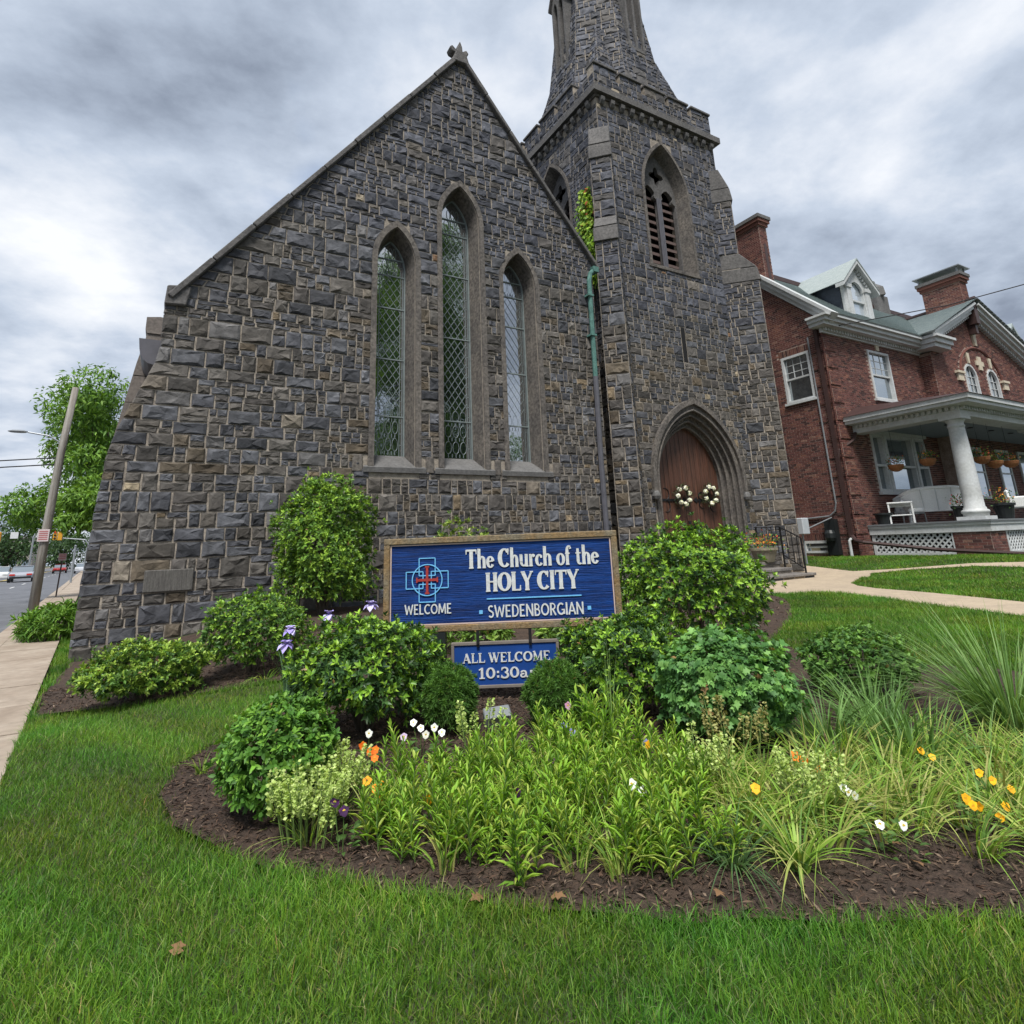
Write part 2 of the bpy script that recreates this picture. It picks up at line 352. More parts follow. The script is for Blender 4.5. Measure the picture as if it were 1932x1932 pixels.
def leafcloud(P, T, Nn, Ln, W, C, tpl='diamond', droop=0.0):
    """leaf k starts at P, runs along T, faces Nn"""
    tv, tf = TPL[tpl]; T = norm(T); B = norm(np.cross(Nn, T)); Nn = np.cross(T, B)
    Ln = np.broadcast_to(Ln, (len(P),)); W = np.broadcast_to(W, (len(P),))
    V = (P[:, None] + T[:, None] * (tv[None, :, 0, None] * Ln[:, None, None]) + B[:, None] * (tv[None, :, 1, None] * W[:, None, None])
         + Nn[:, None] * (tv[None, :, 2, None] * Ln[:, None, None]))
    if droop: V[..., 2] -= droop * Ln[:, None] * tv[None, :, 0] ** 2
    n = tv.shape[0]; Fc = (tf[None] + (np.arange(len(P)) * n)[:, None, None]).reshape(-1, 3)
    return V.reshape(-1, 3), Fc, np.repeat(C, n, axis=0)
def blades(P, dirs, H, W, lean, C, seg=3, curl=1.6):
    """bent tapering grass blades; P root, dirs horizontal lean direction (n,2)"""
    n = len(P); t = np.linspace(0, 1, seg + 1)
    H = np.broadcast_to(H, (n,)); W = np.broadcast_to(W, (n,)); lean = np.broadcast_to(lean, (n,))
    hz = H[:, None] * (t[None] - (np.where(lean > 1.05, .56, .35) * np.minimum(lean, 1.6))[:, None] * t[None] ** 2.2)
    of = (lean * H)[:, None] * t[None] ** curl
    ctr = np.zeros((n, seg + 1, 3)); ctr[..., 0] = P[:, 0, None] + dirs[:, 0, None] * of; ctr[..., 1] = P[:, 1, None] + dirs[:, 1, None] * of; ctr[..., 2] = P[:, 2, None] + hz
    ang = nrng.uniform(0, 2 * math.pi, n); sx = np.stack([np.cos(ang), np.sin(ang), np.zeros(n)], 1)
    wd = W[:, None] * (1 - t[None] ** 1.6) * 0.5
    Lf = ctr[:, :-1] + sx[:, None] * wd[:, :-1, None]; Rt = ctr[:, :-1] - sx[:, None] * wd[:, :-1, None]
    V = np.concatenate([Lf, Rt, ctr[:, -1:]], 1); m = 2 * seg + 1; fs = []
    for i in range(seg - 1): fs += [(i, seg + i, seg + i + 1), (i, seg + i + 1, i + 1)]
    fs.append((seg - 1, 2 * seg - 1, 2 * seg))
    Fc = (np.array(fs)[None] + (np.arange(n) * m)[:, None, None]).reshape(-1, 3)
    return V.reshape(-1, 3), Fc, np.repeat(C, m, axis=0)
def joinclouds(L):
    V = []; Fc = []; C = []; b = 0
    for v, f, c in L: V.append(v); Fc.append(f + b); C.append(c); b += len(v)
    return np.concatenate(V), np.concatenate(Fc), np.concatenate(C)
def colmix(n, cols, jit=0.12, w=None):
    cols = np.array(cols); i = nrng.choice(len(cols), n, p=w); c = cols[i] * nrng.uniform(1 - jit, 1 + jit, (n, 1))
    return c

# ------------------------------------------------------------------ ground
BED = [(-1.05, 11.15), (-1.02, 8.2), (-0.85, 7.24), (-0.62, 7.06), (-0.25, 6.8), (0.08, 6.64), (0.51, 6.71), (1.0, 6.8), (1.22, 6.6), (1.2, 6.3), (1.09, 6.05),
       (0.65, 5.09), (0.39, 4.78), (0.17, 4.48), (0.09, 4.06), (0.15, 3.58), (0.38, 3.06), (0.63, 2.7), (0.84, 2.44), (1.17, 2.13), (1.63, 1.74),
       (2.05, 1.44), (2.55, 1.16), (2.82, 1.01), (3.6, 0.6), (6.2, 0.6), (6.42, 1.96), (6.6, 2.7), (6.3, 3.5), (6.1, 4.3), (6.5, 5.04), (8.3, 6.0), (9.5, 6.9), (10.2, 7.6), (10.4, 8.2), (11.3, 9.2), (11.2, 11.5), (5, 11.24)]
PATH = [(11.2, 10.6), (11.3, 9.2), (10.4, 8.2), (10.6, 7.75), (11.08, 7.51), (11.2, 7.1), (11.05, 6.59), (10.42, 5.1), (9.86, 3.71), (9.66, 2.8), (9.5, 1.2), (9.4, -1.5), (10.7, -1.5), (10.8, 1.2),
        (10.96, 3.13), (11.35, 4.23), (12.16, 5.92), (12.58, 7.08), (13.0, 7.7), (13.6, 8.2), (14.57, 8.63), (15.3, 8.95), (16.21, 9.32), (16.39, 9.84), (17.04, 11.57), (17.3, 13.5), (16.0, 13.5), (15.6, 10.8)]
BRANCH = [(15.3, 8.75), (16.1, 9.15), (16.65, 8.45), (17.15, 7.24), (17.1, 6.2), (17.05, 3), (17.75, 3), (17.7, 6.3), (17.5, 7.4), (16.75, 8.75), (16.35, 9.75), (15.6, 9.3)]
def swe(y): return -0.33 - 0.085 * y          # lawn edge of the sidewalk
def cbe(y): return -1.42 - 0.085 * y          # kerb edge
def g_np(x, y):
    z = 0.30 * Sn(-0.6, 2.6, x) * Sn(5.5, 10, y) * (1 - Sn(7, 11.5, x)) + 0.12 * Sn(6, 12, x) + 0.36 * Sn(15.2, 18.8, x)
    z = z - 0.15 * (1 - Sn(-1.1, 0.3, x)) * Sn(4, 10, y) + 0.10 * np.exp(-((x - 2.3) ** 2 / 3.5 + (y - 4.0) ** 2 / 2.2))
    return z
def g(x, y): return float(g_np(np.array(float(x)), np.array(float(y))))
def lump(x, y, sc=1.0):
    return (np.sin(x * 3.1 * sc + 1.3 * np.sin(y * 2.3 * sc)) + np.sin(y * 4.3 * sc + 1.7 * np.sin(x * 3.7 * sc + 1)) + np.sin((x + y) * 7.1 * sc + 2 * np.sin(x * 5 * sc))) / 3
def axis(lo, hi, step, far):
    a = list(np.arange(lo, hi + 1e-6, step)); s = step; l = [lo]; h = [hi]
    while h[-1] < far: s *= 1.5; h.append(h[-1] + s); l.append(l[-1] - s)
    return np.array(l[:0:-1] + a + h[1:])
ax = axis(-3.0, 20.0, 0.1, 900); ay = axis(-2.0, 16.0, 0.2, 900)
GX, GY = np.meshgrid(ax, ay)
GZ = g_np(GX, GY) + 0.012 * lump(GX, GY, .6)
low = GX < swe(GY) + 0.03
GZ = np.where(low, np.where(GX < swe(GY) - .3, -.35, -.17), GZ)
for poly in (PATH, BRANCH, BED): GZ = np.where(inside_np(GX, GY, poly), GZ - 0.07, GZ)
nx, ny = len(ax), len(ay)
V = np.stack([GX, GY, GZ], -1).reshape(-1, 3); ii = (np.arange(ny - 1)[:, None] * nx + np.arange(nx - 1)[None]).ravel()
lawn = fastmesh('ground', V, np.stack([ii, ii + 1, ii + nx + 1, ii + nx], 1), np.ones_like(V), M['soil'], smooth=True)
tag(lawn, 'green lawn ground around the church', kind='structure')

def sheet(name, poly, step, dz, material, rough=0.0):
    """polygon sheet that follows the ground: exact outline, inner grid points"""
    out = []
    for i in range(len(poly)):
        a, b = poly[i], poly[(i + 1) % len(poly)]; n = max(1, int(math.dist(a, b) / step))
        out += [(lerp(a[0], b[0], k / n), lerp(a[1], b[1], k / n)) for k in range(n)]
    from mathutils import geometry
    xs = np.arange(min(p[0] for p in poly), max(p[0] for p in poly), step); ys = np.arange(min(p[1] for p in poly), max(p[1] for p in poly), step)
    X, Y = np.meshgrid(xs, ys); X = X + nrng.uniform(-.3, .3, X.shape) * step; Y = Y + nrng.uniform(-.3, .3, Y.shape) * step
    m = inside_np(X, Y, poly); inner = list(zip(X[m], Y[m])); allp = [Vector(p) for p in out + [(float(a), float(b)) for a, b in inner]]
    k = len(out)
    vs, es, fs, *_ = geometry.delaunay_2d_cdt(allp, [(i, (i + 1) % k) for i in range(k)], [list(range(k))], 1, 1e-4)
    A = np.array([(v.x, v.y) for v in vs]); Z = g_np(A[:, 0], A[:, 1]) + dz + rough * lump(A[:, 0], A[:, 1], 2.3)
    me = bpy.data.meshes.new(name); me.from_pydata([(a[0], a[1], z) for a, z in zip(A, Z)], [], [tuple(f) for f in fs]); me.update()
    o = link(name, me, material, smooth=True)
    return o
tag(sheet('garden_bed', BED, 0.16, 0.004, M['mulch'], 0.018), kind='structure')
tag(sheet('path', PATH, 0.35, 0.012, M['concrete']), kind='structure')
tag(sheet('side_path', BRANCH, 0.35, 0.016, M['concrete']), kind='structure')

# sidewalk slabs, kerb, road
def strip(name, x_in, x_out, z, y0, y1, material, parent=None, thick=0.14, n=1):
    m = MB()
    for k in range(n):
        a, b = lerp(y0, y1, k / n), lerp(y0, y1, (k + 1) / n)
        m.add([(x_out(a), a, z - thick), (x_in(a), a, z - thick), (x_in(b), b, z - thick), (x_out(b), b, z - thick), (x_out(a), a, z), (x_in(a), a, z), (x_in(b), b, z), (x_out(b), b, z)],
              [(3, 2, 1, 0), (4, 5, 6, 7), (0, 1, 5, 4), (1, 2, 6, 5), (2, 3, 7, 6), (3, 0, 4, 7)])
    return m.build(name, material, parent)
walk = tag(strip('sidewalk', lambda y: swe(y) - .01, lambda y: cbe(y) + .14, -0.125, -20, 400, M['walk']), kind='structure')
for k in range(34):
    y0 = -2 + k * 1.25
    strip('paving_slab', lambda y: swe(y), lambda y: cbe(y) + 0.27, -0.10 + rng.uniform(-.003, .003), y0 + .014, y0 + 1.236, M['walk'], walk, 0.02)
kerb = tag(strip('kerb', lambda y: cbe(y) + .262, lambda y: cbe(y), -0.102, -20, 400, M['walk'], thick=.3), kind='structure')
road = tag(strip('road', lambda y: cbe(y) + .05, lambda y: cbe(y) - 12.5, -0.235, -60, 600, M['asphalt'], thick=.05), kind='structure')
paint = mat('road_paint', (0.55, 0.42, 0.08), 0.8, 0.2, 4); wpaint = mat('white_road_paint', (0.6, 0.6, 0.58), 0.8, 0.2, 4)
strip('centre_line', lambda y: cbe(y) - 6.0, lambda y: cbe(y) - 6.12, -0.231, -20, 300, paint, road, .003)
strip('centre_line', lambda y: cbe(y) - 6.25, lambda y: cbe(y) - 6.37, -0.231, -20, 300, paint, road, .003)
for k in range(26): strip('lane_dash', lambda y: cbe(y) - 3.0, lambda y: cbe(y) - 3.1, -0.231, k * 9, k * 9 + 3, wpaint, road, .003)
strip('far_kerb', lambda y: cbe(y) - 12.45, lambda y: cbe(y) - 12.7, -0.1, -60, 600, M['walk'], road, .2)
far_walk = tag(strip('far_sidewalk', lambda y: cbe(y) - 12.69, lambda y: cbe(y) - 15, -0.09, -60, 600, M['walk'], thick=.2), kind='structure')

# grass blades
CHURCH = [(-1.05, 11.2), (10.2, 11.2), (11.3, 10.0), (15.1, 10.0), (16.9, 11.3), (16.9, 30), (-1.3, 30)]
HOUSE = [(19.05, 11.0), (19.7, 11.0), (19.6, 7.6), (40, 7.6), (40, 30), (19.05, 30)]
def lawn_mask(x, y):
    m = x > swe(y) + 0.0
    for p in (BED, PATH, BRANCH, CHURCH, HOUSE): m &= ~inside_np(x, y, p)
    return m
GREEN = [(0.070, 0.165, 0.016), (0.105, 0.215, 0.022), (0.045, 0.118, 0.018), (0.14, 0.235, 0.036), (0.20, 0.22, 0.085)]
def grass_zone(x0, x1, y0, y1, dens, h, w, seg, fall=None, extra=None, lean=0.8):
    n = int((x1 - x0) * (y1 - y0) * dens); x = nrng.uniform(x0, x1, n); y = nrng.uniform(y0, y1, n)
    # blades spill a little over edges
    jx = x + nrng.normal(0, 0.025, n); jy = y + nrng.normal(0, 0.025, n)
    m = lawn_mask(jx, jy) & (x > swe(y) + .01)
    if fall: d = np.hypot(x, y); m &= nrng.uniform(0, 1, n) < np.minimum(1, (fall / d) ** 1.3)
    if extra is not None: m &= extra(x, y)
    x, y = x[m], y[m]; n = len(x)
    P = np.stack([x, y, g_np(x, y) + 0.01 * lump(x, y, .6) - 0.004], 1)
    a = nrng.uniform(0, 2 * math.pi, n) + 1.2 * lump(x, y, .8); D = np.stack([np.cos(a), np.sin(a)], 1)
    pl = lump(x, y, .55); C = colmix(n, GREEN, .25, [.33, .28, .18, .14, .07]) * (1 + .30 * pl)[:, None]
    C[:, 0] *= 1 + .25 * lump(x + 7, y, .9)
    p2 = lump(x + 3.3, y - 1.7, .33); C = C * (1 + .16 * p2)[:, None]; yel = nrng.uniform(0, 1, n) < .05 + .10 * np.clip(lump(x - 5, y + 2, .5), 0, 1); C[yel] = C[yel] * np.array([1.55, 1.15, 1.2])
    return blades(P, D, h * nrng.uniform(.5, 1.3, n) * (1 + .22 * pl + .22 * p2), w * nrng.uniform(.7, 1.3, n), nrng.uniform(.1, lean, n) * np.where(nrng.uniform(0, 1, n) < .12, 1.8, 1), C, seg)
gr = [grass_zone(-1.3, 6.5, 0.3, 7.3, 23000, .060, .0037, 3, fall=2.2, lean=1.0),
      grass_zone(5.8, 11.2, -1.0, 8.2, 4200, .07, .007, 2, extra=lambda x, y: x > 5.8),
      grass_zone(10.6, 20.0, -1.0, 13.5, 1500, .07, .013, 2),
      grass_zone(-3.6, -0.9, 7.2, 26, 2600, .09, .008, 2)]
grass = fastmesh('lawn_grass', *joinclouds(gr), M['grass'])
tag(grass, 'short green mown grass covering the church lawn', 'grass', kind='stuff')

# mulch chips
def chips(n, x0, x1, y0, y1, size):
    x = nrng.uniform(x0, x1, n); y = nrng.uniform(y0, y1, n); m = inside_np(x, y, BED); x, y = x[m], y[m]; n = len(x)
    P = np.stack([x, y, g_np(x, y) + .018 * lump(x, y, 2.3) + nrng.uniform(.004, .02, n)], 1)
    T = nrng.normal(0, 1, (n, 3)); T[:, 2] *= .28; Nn = nrng.normal(0, .35, (n, 3)); Nn[:, 2] += 1
    C = colmix(n, [(.075, .045, .03), (.05, .033, .025), (.11, .075, .05), (.030, .02, .016), (.17, .125, .09)], .25, [.33, .3, .18, .12, .07])
    return leafcloud(P, T, Nn, size * nrng.uniform(.5, 1.5, n), size * nrng.uniform(.15, .3, n), C)
ch = fastmesh('mulch_chips', *joinclouds([chips(42000, 0, 4.2, .9, 5.2, .032), chips(9000, -1, 2.5, 5, 9, .045), chips(5000, 3, 10.5, 2, 9, .05)]), M['chip'])
tag(ch, 'brown shredded bark mulch in the flower bed', 'mulch', kind='stuff')

# ------------------------------------------------------------------ church
G, T = 11.26, 11.90                       # gable front plane, tower front plane
TX, TY, TH = 13.18, 14.56, 2.66           # tower centre and half width
XL, XR = TX - TH, TX + TH
church = empty('church', (4.5, G, 0), 'dark grey rock-faced stone church with steep gable, three lancets and a spired tower', 'church')
CO = Vector(church.location)
def cpart(mb, name, material, parent=None, **k):
    """mesh part given in world coordinates, parented under the church (or one of its parts)"""
    o = mb.build(name, material, None, **k); o.parent = parent or church
    if parent is None: o.matrix_parent_inverse = Matrix.Translation(-CO)
    return o
STONES = []
PAL = [((.057, .059, .068), .34), ((.079, .082, .092), .28), ((.038, .040, .046), .13), ((.082, .076, .069), .12), ((.068, .061, .053), .07), ((.108, .105, .105), .04), ((.135, .118, .095), .016), ((.29, .24, .165), .004)]
def stonecol(w):
    c = Vector(rng.choices([p[0] for p in PAL], [p[1] for p in PAL])[0]) * rng.uniform(.78, 1.32)
    # warm, brownish stones are commoner low down beside the windows
    if w.z < 6.8 and rng.random() < (.6 if w.x > 3.5 else .35): c = Vector((c.x * 1.16, c.y * 1.02, c.z * .82)) * 1.04
    if w.z > 8: c = Vector((c.x * .95, c.y * .97, c.z * 1.05))
    if rng.random() < .0008: c = Vector((.22, .13, .075))
    return c
def resample(poly, n):
    """keep corners, add edge points until n points"""
    pts = list(poly)
    while len(pts) < n:
        i = max(range(len(pts)), key=lambda k: math.dist(pts[k], pts[(k + 1) % len(pts)]))
        a, b = pts[i], pts[(i + 1) % len(pts)]; t = rng.uniform(.4, .6); pts.insert(i + 1, (lerp(a[0], b[0], t), lerp(a[1], b[1], t)))
    return pts
def stone(poly, fr, proud=1.0, col=None):
    if area2(poly) < 0: poly = poly[::-1]
    A = abs(area2(poly))
    if A < 0.003: return
    pts = resample(poly, 10); cx = sum(p[0] for p in pts) / len(pts); cy = sum(p[1] for p in pts) / len(pts)
    xs = [p[0] for p in pts]; ys = [p[1] for p in pts]; sz = min(max(xs) - min(xs), max(ys) - min(ys)); k = len(pts)
    j = lambda s: rng.uniform(-s, s)
    pr = (0.012 + min(.024, sz * .09)) * proud
    r0 = [fr(p[0], p[1], -.012) for p in pts]
    ins = min(.016 / max(sz, .06), .12)
    r1 = [fr(lerp(p[0], cx, ins) + j(.004), lerp(p[1], cy, ins) + j(.004), .010 * proud + rng.uniform(0, .008)) for p in pts]
    ti, tj = j(.55), j(.55); ph = rng.uniform(0, 6.28); fq = rng.uniform(5, 11) / max(sz, .12) * .5
    def hh(p):
        w = math.sin(fq * (p[0] - cx) + ph) * math.cos(fq * .8 * (p[1] - cy) + 2 * ph)
        return max(.010, pr * (1 + ti * (p[0] - cx) / max(sz, .1) + tj * (p[1] - cy) / max(sz, .1) + .35 * w) * rng.uniform(.6, 1.2))
    r2 = []
    for p in pts:
        t = rng.uniform(.16, .5); q = (lerp(p[0], cx, t) + j(.03 * sz), lerp(p[1], cy, t) + j(.03 * sz)); r2.append(fr(q[0], q[1], hh(q)))
    cxx, cyy = cx + j(.3 * (max(xs) - min(xs)) * .5), cy + j(.3 * (max(ys) - min(ys)) * .5)
    c = fr(cxx, cyy, hh((cxx, cyy)) * rng.uniform(.75, 1.1))
    V = r0 + r1 + r2 + [c]; F = []
    for i in range(k):
        n = (i + 1) % k
        F += [(i, n, k + n, k + i), (k + i, k + n, 2 * k + n), (k + i, 2 * k + n, 2 * k + i), (2 * k + i, 2 * k + n, 3 * k)]
    w = fr(cx, cy, 0); d = w - Vector(CAM); vis = A * max(0.0, -d.normalized().dot(fr.N)) / d.length_squared
    # how it sits in the picture
    zz = d.dot(fw)
    if zz <= 0 or abs(F_PX * d.dot(cr) / zz) > 980 or PP_Y - F_PX * d.dot(cu) / zz < 5: vis = 0
    STONES.append((vis, V, F, col or stonecol(w)))
def spans(u0, u1, v, ok, st=.025):
    """allowed u-intervals along the line v"""
    n = max(2, int((u1 - u0) / st)); out = []; cur = None
    for i in range(n + 1):
        u = lerp(u0, u1, i / n)
        if ok(u, v):
            if cur is None: cur = [u, u]
            cur[1] = u
        elif cur is not None: out.append(tuple(cur)); cur = None
    if cur is not None: out.append(tuple(cur))
    return [q for q in out if q[1] - q[0] > .05]
def courses(u0, u1, v0, v1, ok, uw, uh, big, brk=()):
    """broken courses: bands of random height, random widths, some blocks split into stacked pieces; block ends follow openings"""
    v = v0
    while v < v1 - .02:
        bgm = big((u0 + u1) / 2, v) if callable(big) else big
        H = uh * rng.choice((1.8, 2.2, 2.6, 3.0, 3.4)); 
        if v1 - v - H < uh: H = v1 - v
        for q_ in brk:
            if v + .015 < q_ < v + H + .09: H = q_ - v; break
        va, vb = v, min(v + H, v1); v = vb; e = .006
        if ok is None: iv = [((u0, u1), (u0, u1))]
        else:
            A, B = spans(u0, u1, va + e, ok), spans(u0, u1, vb - e, ok)
            iv = list(zip(A, B)) if len(A) == len(B) else [(q, q) for q in spans(u0, u1, (va + vb) / 2, lambda u, w: ok(u, va + e) and ok(u, vb - e) and ok(u, w))]
        for (a0, b0), (a1, b1) in iv:
            a, b = max(a0, a1), min(b0, b1)
            if b - a < .04: continue
            cuts = [a]
            while True:
                bg = big(cuts[-1], va) if callable(big) else big
                w = uw * rng.choice((1.8, 2.4, 3.0, 3.7, 4.6, 5.4)) * (.66 + .24 * bg)
                if cuts[-1] + w > b - uw * 1.3: break
                cuts.append(cuts[-1] + w)
            cuts.append(b); k = len(cuts) - 1
            for i in range(k):
                L0, L1 = (a0, a1) if i == 0 else (cuts[i],) * 2; R0, R1 = (b0, b1) if i == k - 1 else (cuts[i + 1],) * 2
                def cell(s0, s1, t0, t1):
                    """piece between horizontal fractions s and vertical fractions t"""
                    P = lambda s_, t_: (lerp(lerp(L0, L1, t_), lerp(R0, R1, t_), s_), lerp(va, vb, t_))
                    return [P(s0, t0), P(s1, t0), P(s1, t1), P(s0, t1)]
                bg = big(cuts[i], va) if callable(big) else big
                w = cuts[i + 1] - cuts[i]; r_ = rng.random(); tall = (vb - va) > uh * 2.2
                if tall and r_ < .80 - .30 * bg or (not tall and r_ < .16):
                    t = rng.uniform(.34, .66); lo = [0, 1]; hi = [0, 1]
                    if w > uw * 2.6 and rng.random() < .8: lo = [0, rng.uniform(.35, .65), 1]
                    if w > uw * 2.6 and rng.random() < .7: hi = [0, rng.uniform(.3, .7), 1]
                    for x0, x1 in zip(lo, lo[1:]): yield cell(x0, x1, 0, t)
                    for x0, x1 in zip(hi, hi[1:]): yield cell(x0, x1, t, 1)
                elif w > uw * 4.4 and r_ > .93:
                    x = rng.uniform(.25, .75); yield cell(0, x, 0, 1); yield cell(x, 1, 0, 1)
                else: yield cell(0, 1, 0, 1)
def stoneface(poly3, uw=.11, uh=.10, hole=None, proud=1.0, big=1.0, mg=.0078, brk=()):
    """broken-course masonry over a convex planar world polygon; clipped to its outline"""
    P = [Vector(p) for p in poly3]; Nn = (P[1] - P[0]).cross(P[2] - P[0]).normalized()
    if Nn.dot(Vector(CAM) - P[0]) < 0: P = P[::-1]; Nn = -Nn
    U = Vector((0, 0, 1)).cross(Nn)
    U = U.normalized() if U.length > 1e-4 else Vector((1, 0, 0)); Vv = Nn.cross(U)
    fr = Frame(P[0], U, Vv, Nn); q = [((p - P[0]).dot(U), (p - P[0]).dot(Vv)) for p in P]
    if area2(q) < 0: q = q[::-1]
    us = [p[0] for p in q]; vs = [p[1] for p in q]
    ok = (lambda u, v: not hole(fr(u, v))) if hole else None
    for c in courses(min(us), max(us), min(vs), max(vs), ok, uw, uh, big, sorted(b_ - P[0].z for b_ in brk)):
        m = mg * rng.uniform(.7, 1.25); cx = sum(p[0] for p in c) / 4; cy = sum(p[1] for p in c) / 4
        r = [(x + math.copysign(m, cx - x) + rng.uniform(-.005, .005), y + math.copysign(m, cy - y) + rng.uniform(-.005, .005)) for x, y in c]
        for i in range(len(q)):
            r = clip(r, q[i], q[(i + 1) % len(q)])
            if len(r) < 3: break
        if len(r) >= 3: stone(r, fr, proud)

# --- window shapes
def arch2(cx, half, z0, zs, za, nj=5, n=10):
    a = arch(cx, half, z0, zs, za, n); L = [(cx - half, lerp(z0, zs, i / nj)) for i in range(nj)] + a[1:n + 2]
    return L + [(2 * cx - x, z) for x, z in L[-2::-1]]
LANC = [dict(cx=3.84, za=8.40, zs=7.40, h=.555), dict(cx=5.40, za=9.90, zs=8.80, h=.61), dict(cx=6.96, za=8.48, zs=7.46, h=.58)]
SILL = 2.86
gpoly = [(-1.08, -.35), (-1.07, -.19), (-1.01, 1.63), (-.94, 2.85), (-.82, 3.41), (-.5, 4.29), (-.36, 4.72), (-.36, 5.62), (5.45, 13.50), (9.28, 8.58), (9.28, -.35)]
fg = front(G)
gholes = [arch2(w['cx'], w['h'] - .13, SILL, w['zs'], w['za'] - .17) for w in LANC]
wall = cpart(plate(gpoly, gholes, fg, -.62, 0), 'gable_wall', M['mortar'])
covers = [arch2(w['cx'], w['h'] - .05, SILL - .06, w['zs'], w['za'] - .06) for w in LANC]
def ghole(p):
    q = (p.x, p.z)
    if any(inside(q, c) for c in covers): return True
    if SILL - .02 < p.z < SILL + .24 and 3.15 < p.x < 7.75: return True        # sill course
    return not inside(q, [(-1.2, -.6)] + [(x - .045, z) for x, z in gpoly[1:7]] + [(-.40, 5.62), (5.45, 13.9), (12, 8), (12, -.6)])
# one field: bigger blocks on the left, smaller ones round the windows
def bigness(u, v): return 1.5 - .95 * S(2.4, 4.8, u) + .75 * S(5.5, 8.0, v) * S(3, 5, u) if u < 8.8 else .35
stoneface([(-1.1, G, -.35), (9.28, G, -.35), (9.28, G, 8.58), (5.45, G, 13.50), (-.36, G, 5.62), (-1.1, G, 4.62)], .098, .100, ghole, 1.1, bigness, brk=(SILL - .02, SILL + .24, 8.34, 8.43, 9.85))

cpart(MB().fbox(fg, -.25, .44, .76, 1.10, -.01, .055), 'datestone', M['datestone'], wall, bevel=.012)
# coping along the rakes, kneeler and finial
def rake(a, b, n, inner=-.02, thick=.085):
    a = Vector((a[0], 0, a[1])); b = Vector((b[0], 0, b[1])); d = (b - a).normalized(); nn = Vector((-d.z, 0, d.x))
    if nn.z < 0: nn = -nn
    for i in range(n):
        p = a.lerp(b, i / n + .0007); q = a.lerp(b, (i + 1) / n - .0007); t = thick + rng.uniform(-.012, .012)
        m = MB(); yy = (G - .13 + rng.uniform(-.01, .01), G + .64)
        vs = [Vector((s.x, y, s.z)) + nn * o for y in yy for s in (p, q) for o in (inner, t)]
        m.add(vs, [(0, 1, 3, 2), (4, 5, 7, 6), (0, 2, 6, 4), (1, 3, 7, 5), (0, 1, 5, 4), (2, 3, 7, 6)])
        cpart(m, 'coping_stone', M['coping'], wall, bevel=.015)
rake((-.30, 5.72), (5.40, 13.45), 9); rake((9.45, 8.36), (5.50, 13.45), 6)
m = MB(); m.prism([(-.40, 5.60), (-.06, 5.62), (.0, 5.98), (-.1, 6.0), (-.38, 5.96)], fg, -.6, .10); cpart(m, 'kneeler_stone', M['coping'], wall, bevel=.02)
m = MB(); m.prism([(5.22, 13.30), (5.70, 13.30), (5.60, 13.62), (5.32, 13.62)], fg, -.45, .14)
m.prism([(5.36, 13.6), (5.54, 13.6), (5.52, 13.86), (5.46, 14.02), (5.40, 13.88)], fg, -.25, .08)
for sx in (-1, 1):
    m.prism([(5.45 + sx * .05, 13.62), (5.45 + sx * .22, 13.66), (5.45 + sx * .27, 13.76), (5.45 + sx * .20, 13.84), (5.45 + sx * .08, 13.74)][::sx], fg, -.2, .05)
cpart(m, 'finial', M['coping'], bevel=.02)

# roof of the nave and side buttress, gutter
m = MB(); 
m.add([(-.1, G + .6, 5.75), (5.45, G + .6, 13.3), (5.45, 30, 13.3), (-.1, 30, 5.75)], [(0, 1, 2, 3)]); m.add([(9.4, G + .6, 8.1), (5.45, G + .6, 13.3), (5.45, 30, 13.3), (9.4, 30, 8.1)], [(0, 1, 2, 3)])
cpart(m, 'nave_roof', M['darkslate'], fix=False)
m = MB(); m.box(-.3, 9.0, G + .7, 29.5, -.4, 5.7); cpart(m, 'nave_wall', M['mortar'])
for by in (13.2, 17.5, 21.8):
    prof = [(0, -.4), (-1.2, -.4), (-1.16, 2.3), (-1.10, 3.15), (-.82, 5.05), (-.70, 5.7), (-.74, 5.78), (-.74, 6.04), (-.5, 6.08), (0, 6.0)]
    cuts = [-.4, .5, 1.3, 2.0, 2.6, 3.15, 3.7, 4.25, 4.8, 5.3, 5.7, 6.1]
    bt = None
    for a, b in zip(cuts, cuts[1:]):
        pl = clip(clip([p for p in prof[::-1]], (-5, a + .006), (5, a + .006)), (5, b - .006), (-5, b - .006))
        if len(pl) >= 3:
            mm = MB().prism(pl, front(by), -.6, rng.uniform(-.015, .015))
            if bt is None: bt = cpart(mm, 'side_buttress', M['sandstone'])
            else: cpart(mm, 'buttress_block', M['sandstone'], bt)
m = MB(); pr = [(-.36, 4.72)] + [(-.50 - .24 * math.sin(t), 5.08 - .34 * math.cos(t)) for t in (0, .35, .7, 1.05, 1.4)] + [(-.76, 5.22), (-.36, 5.22)]
m.prism(pr, front(12.1), -9, 0); cpart(m, 'gutter', M['greypipe'])

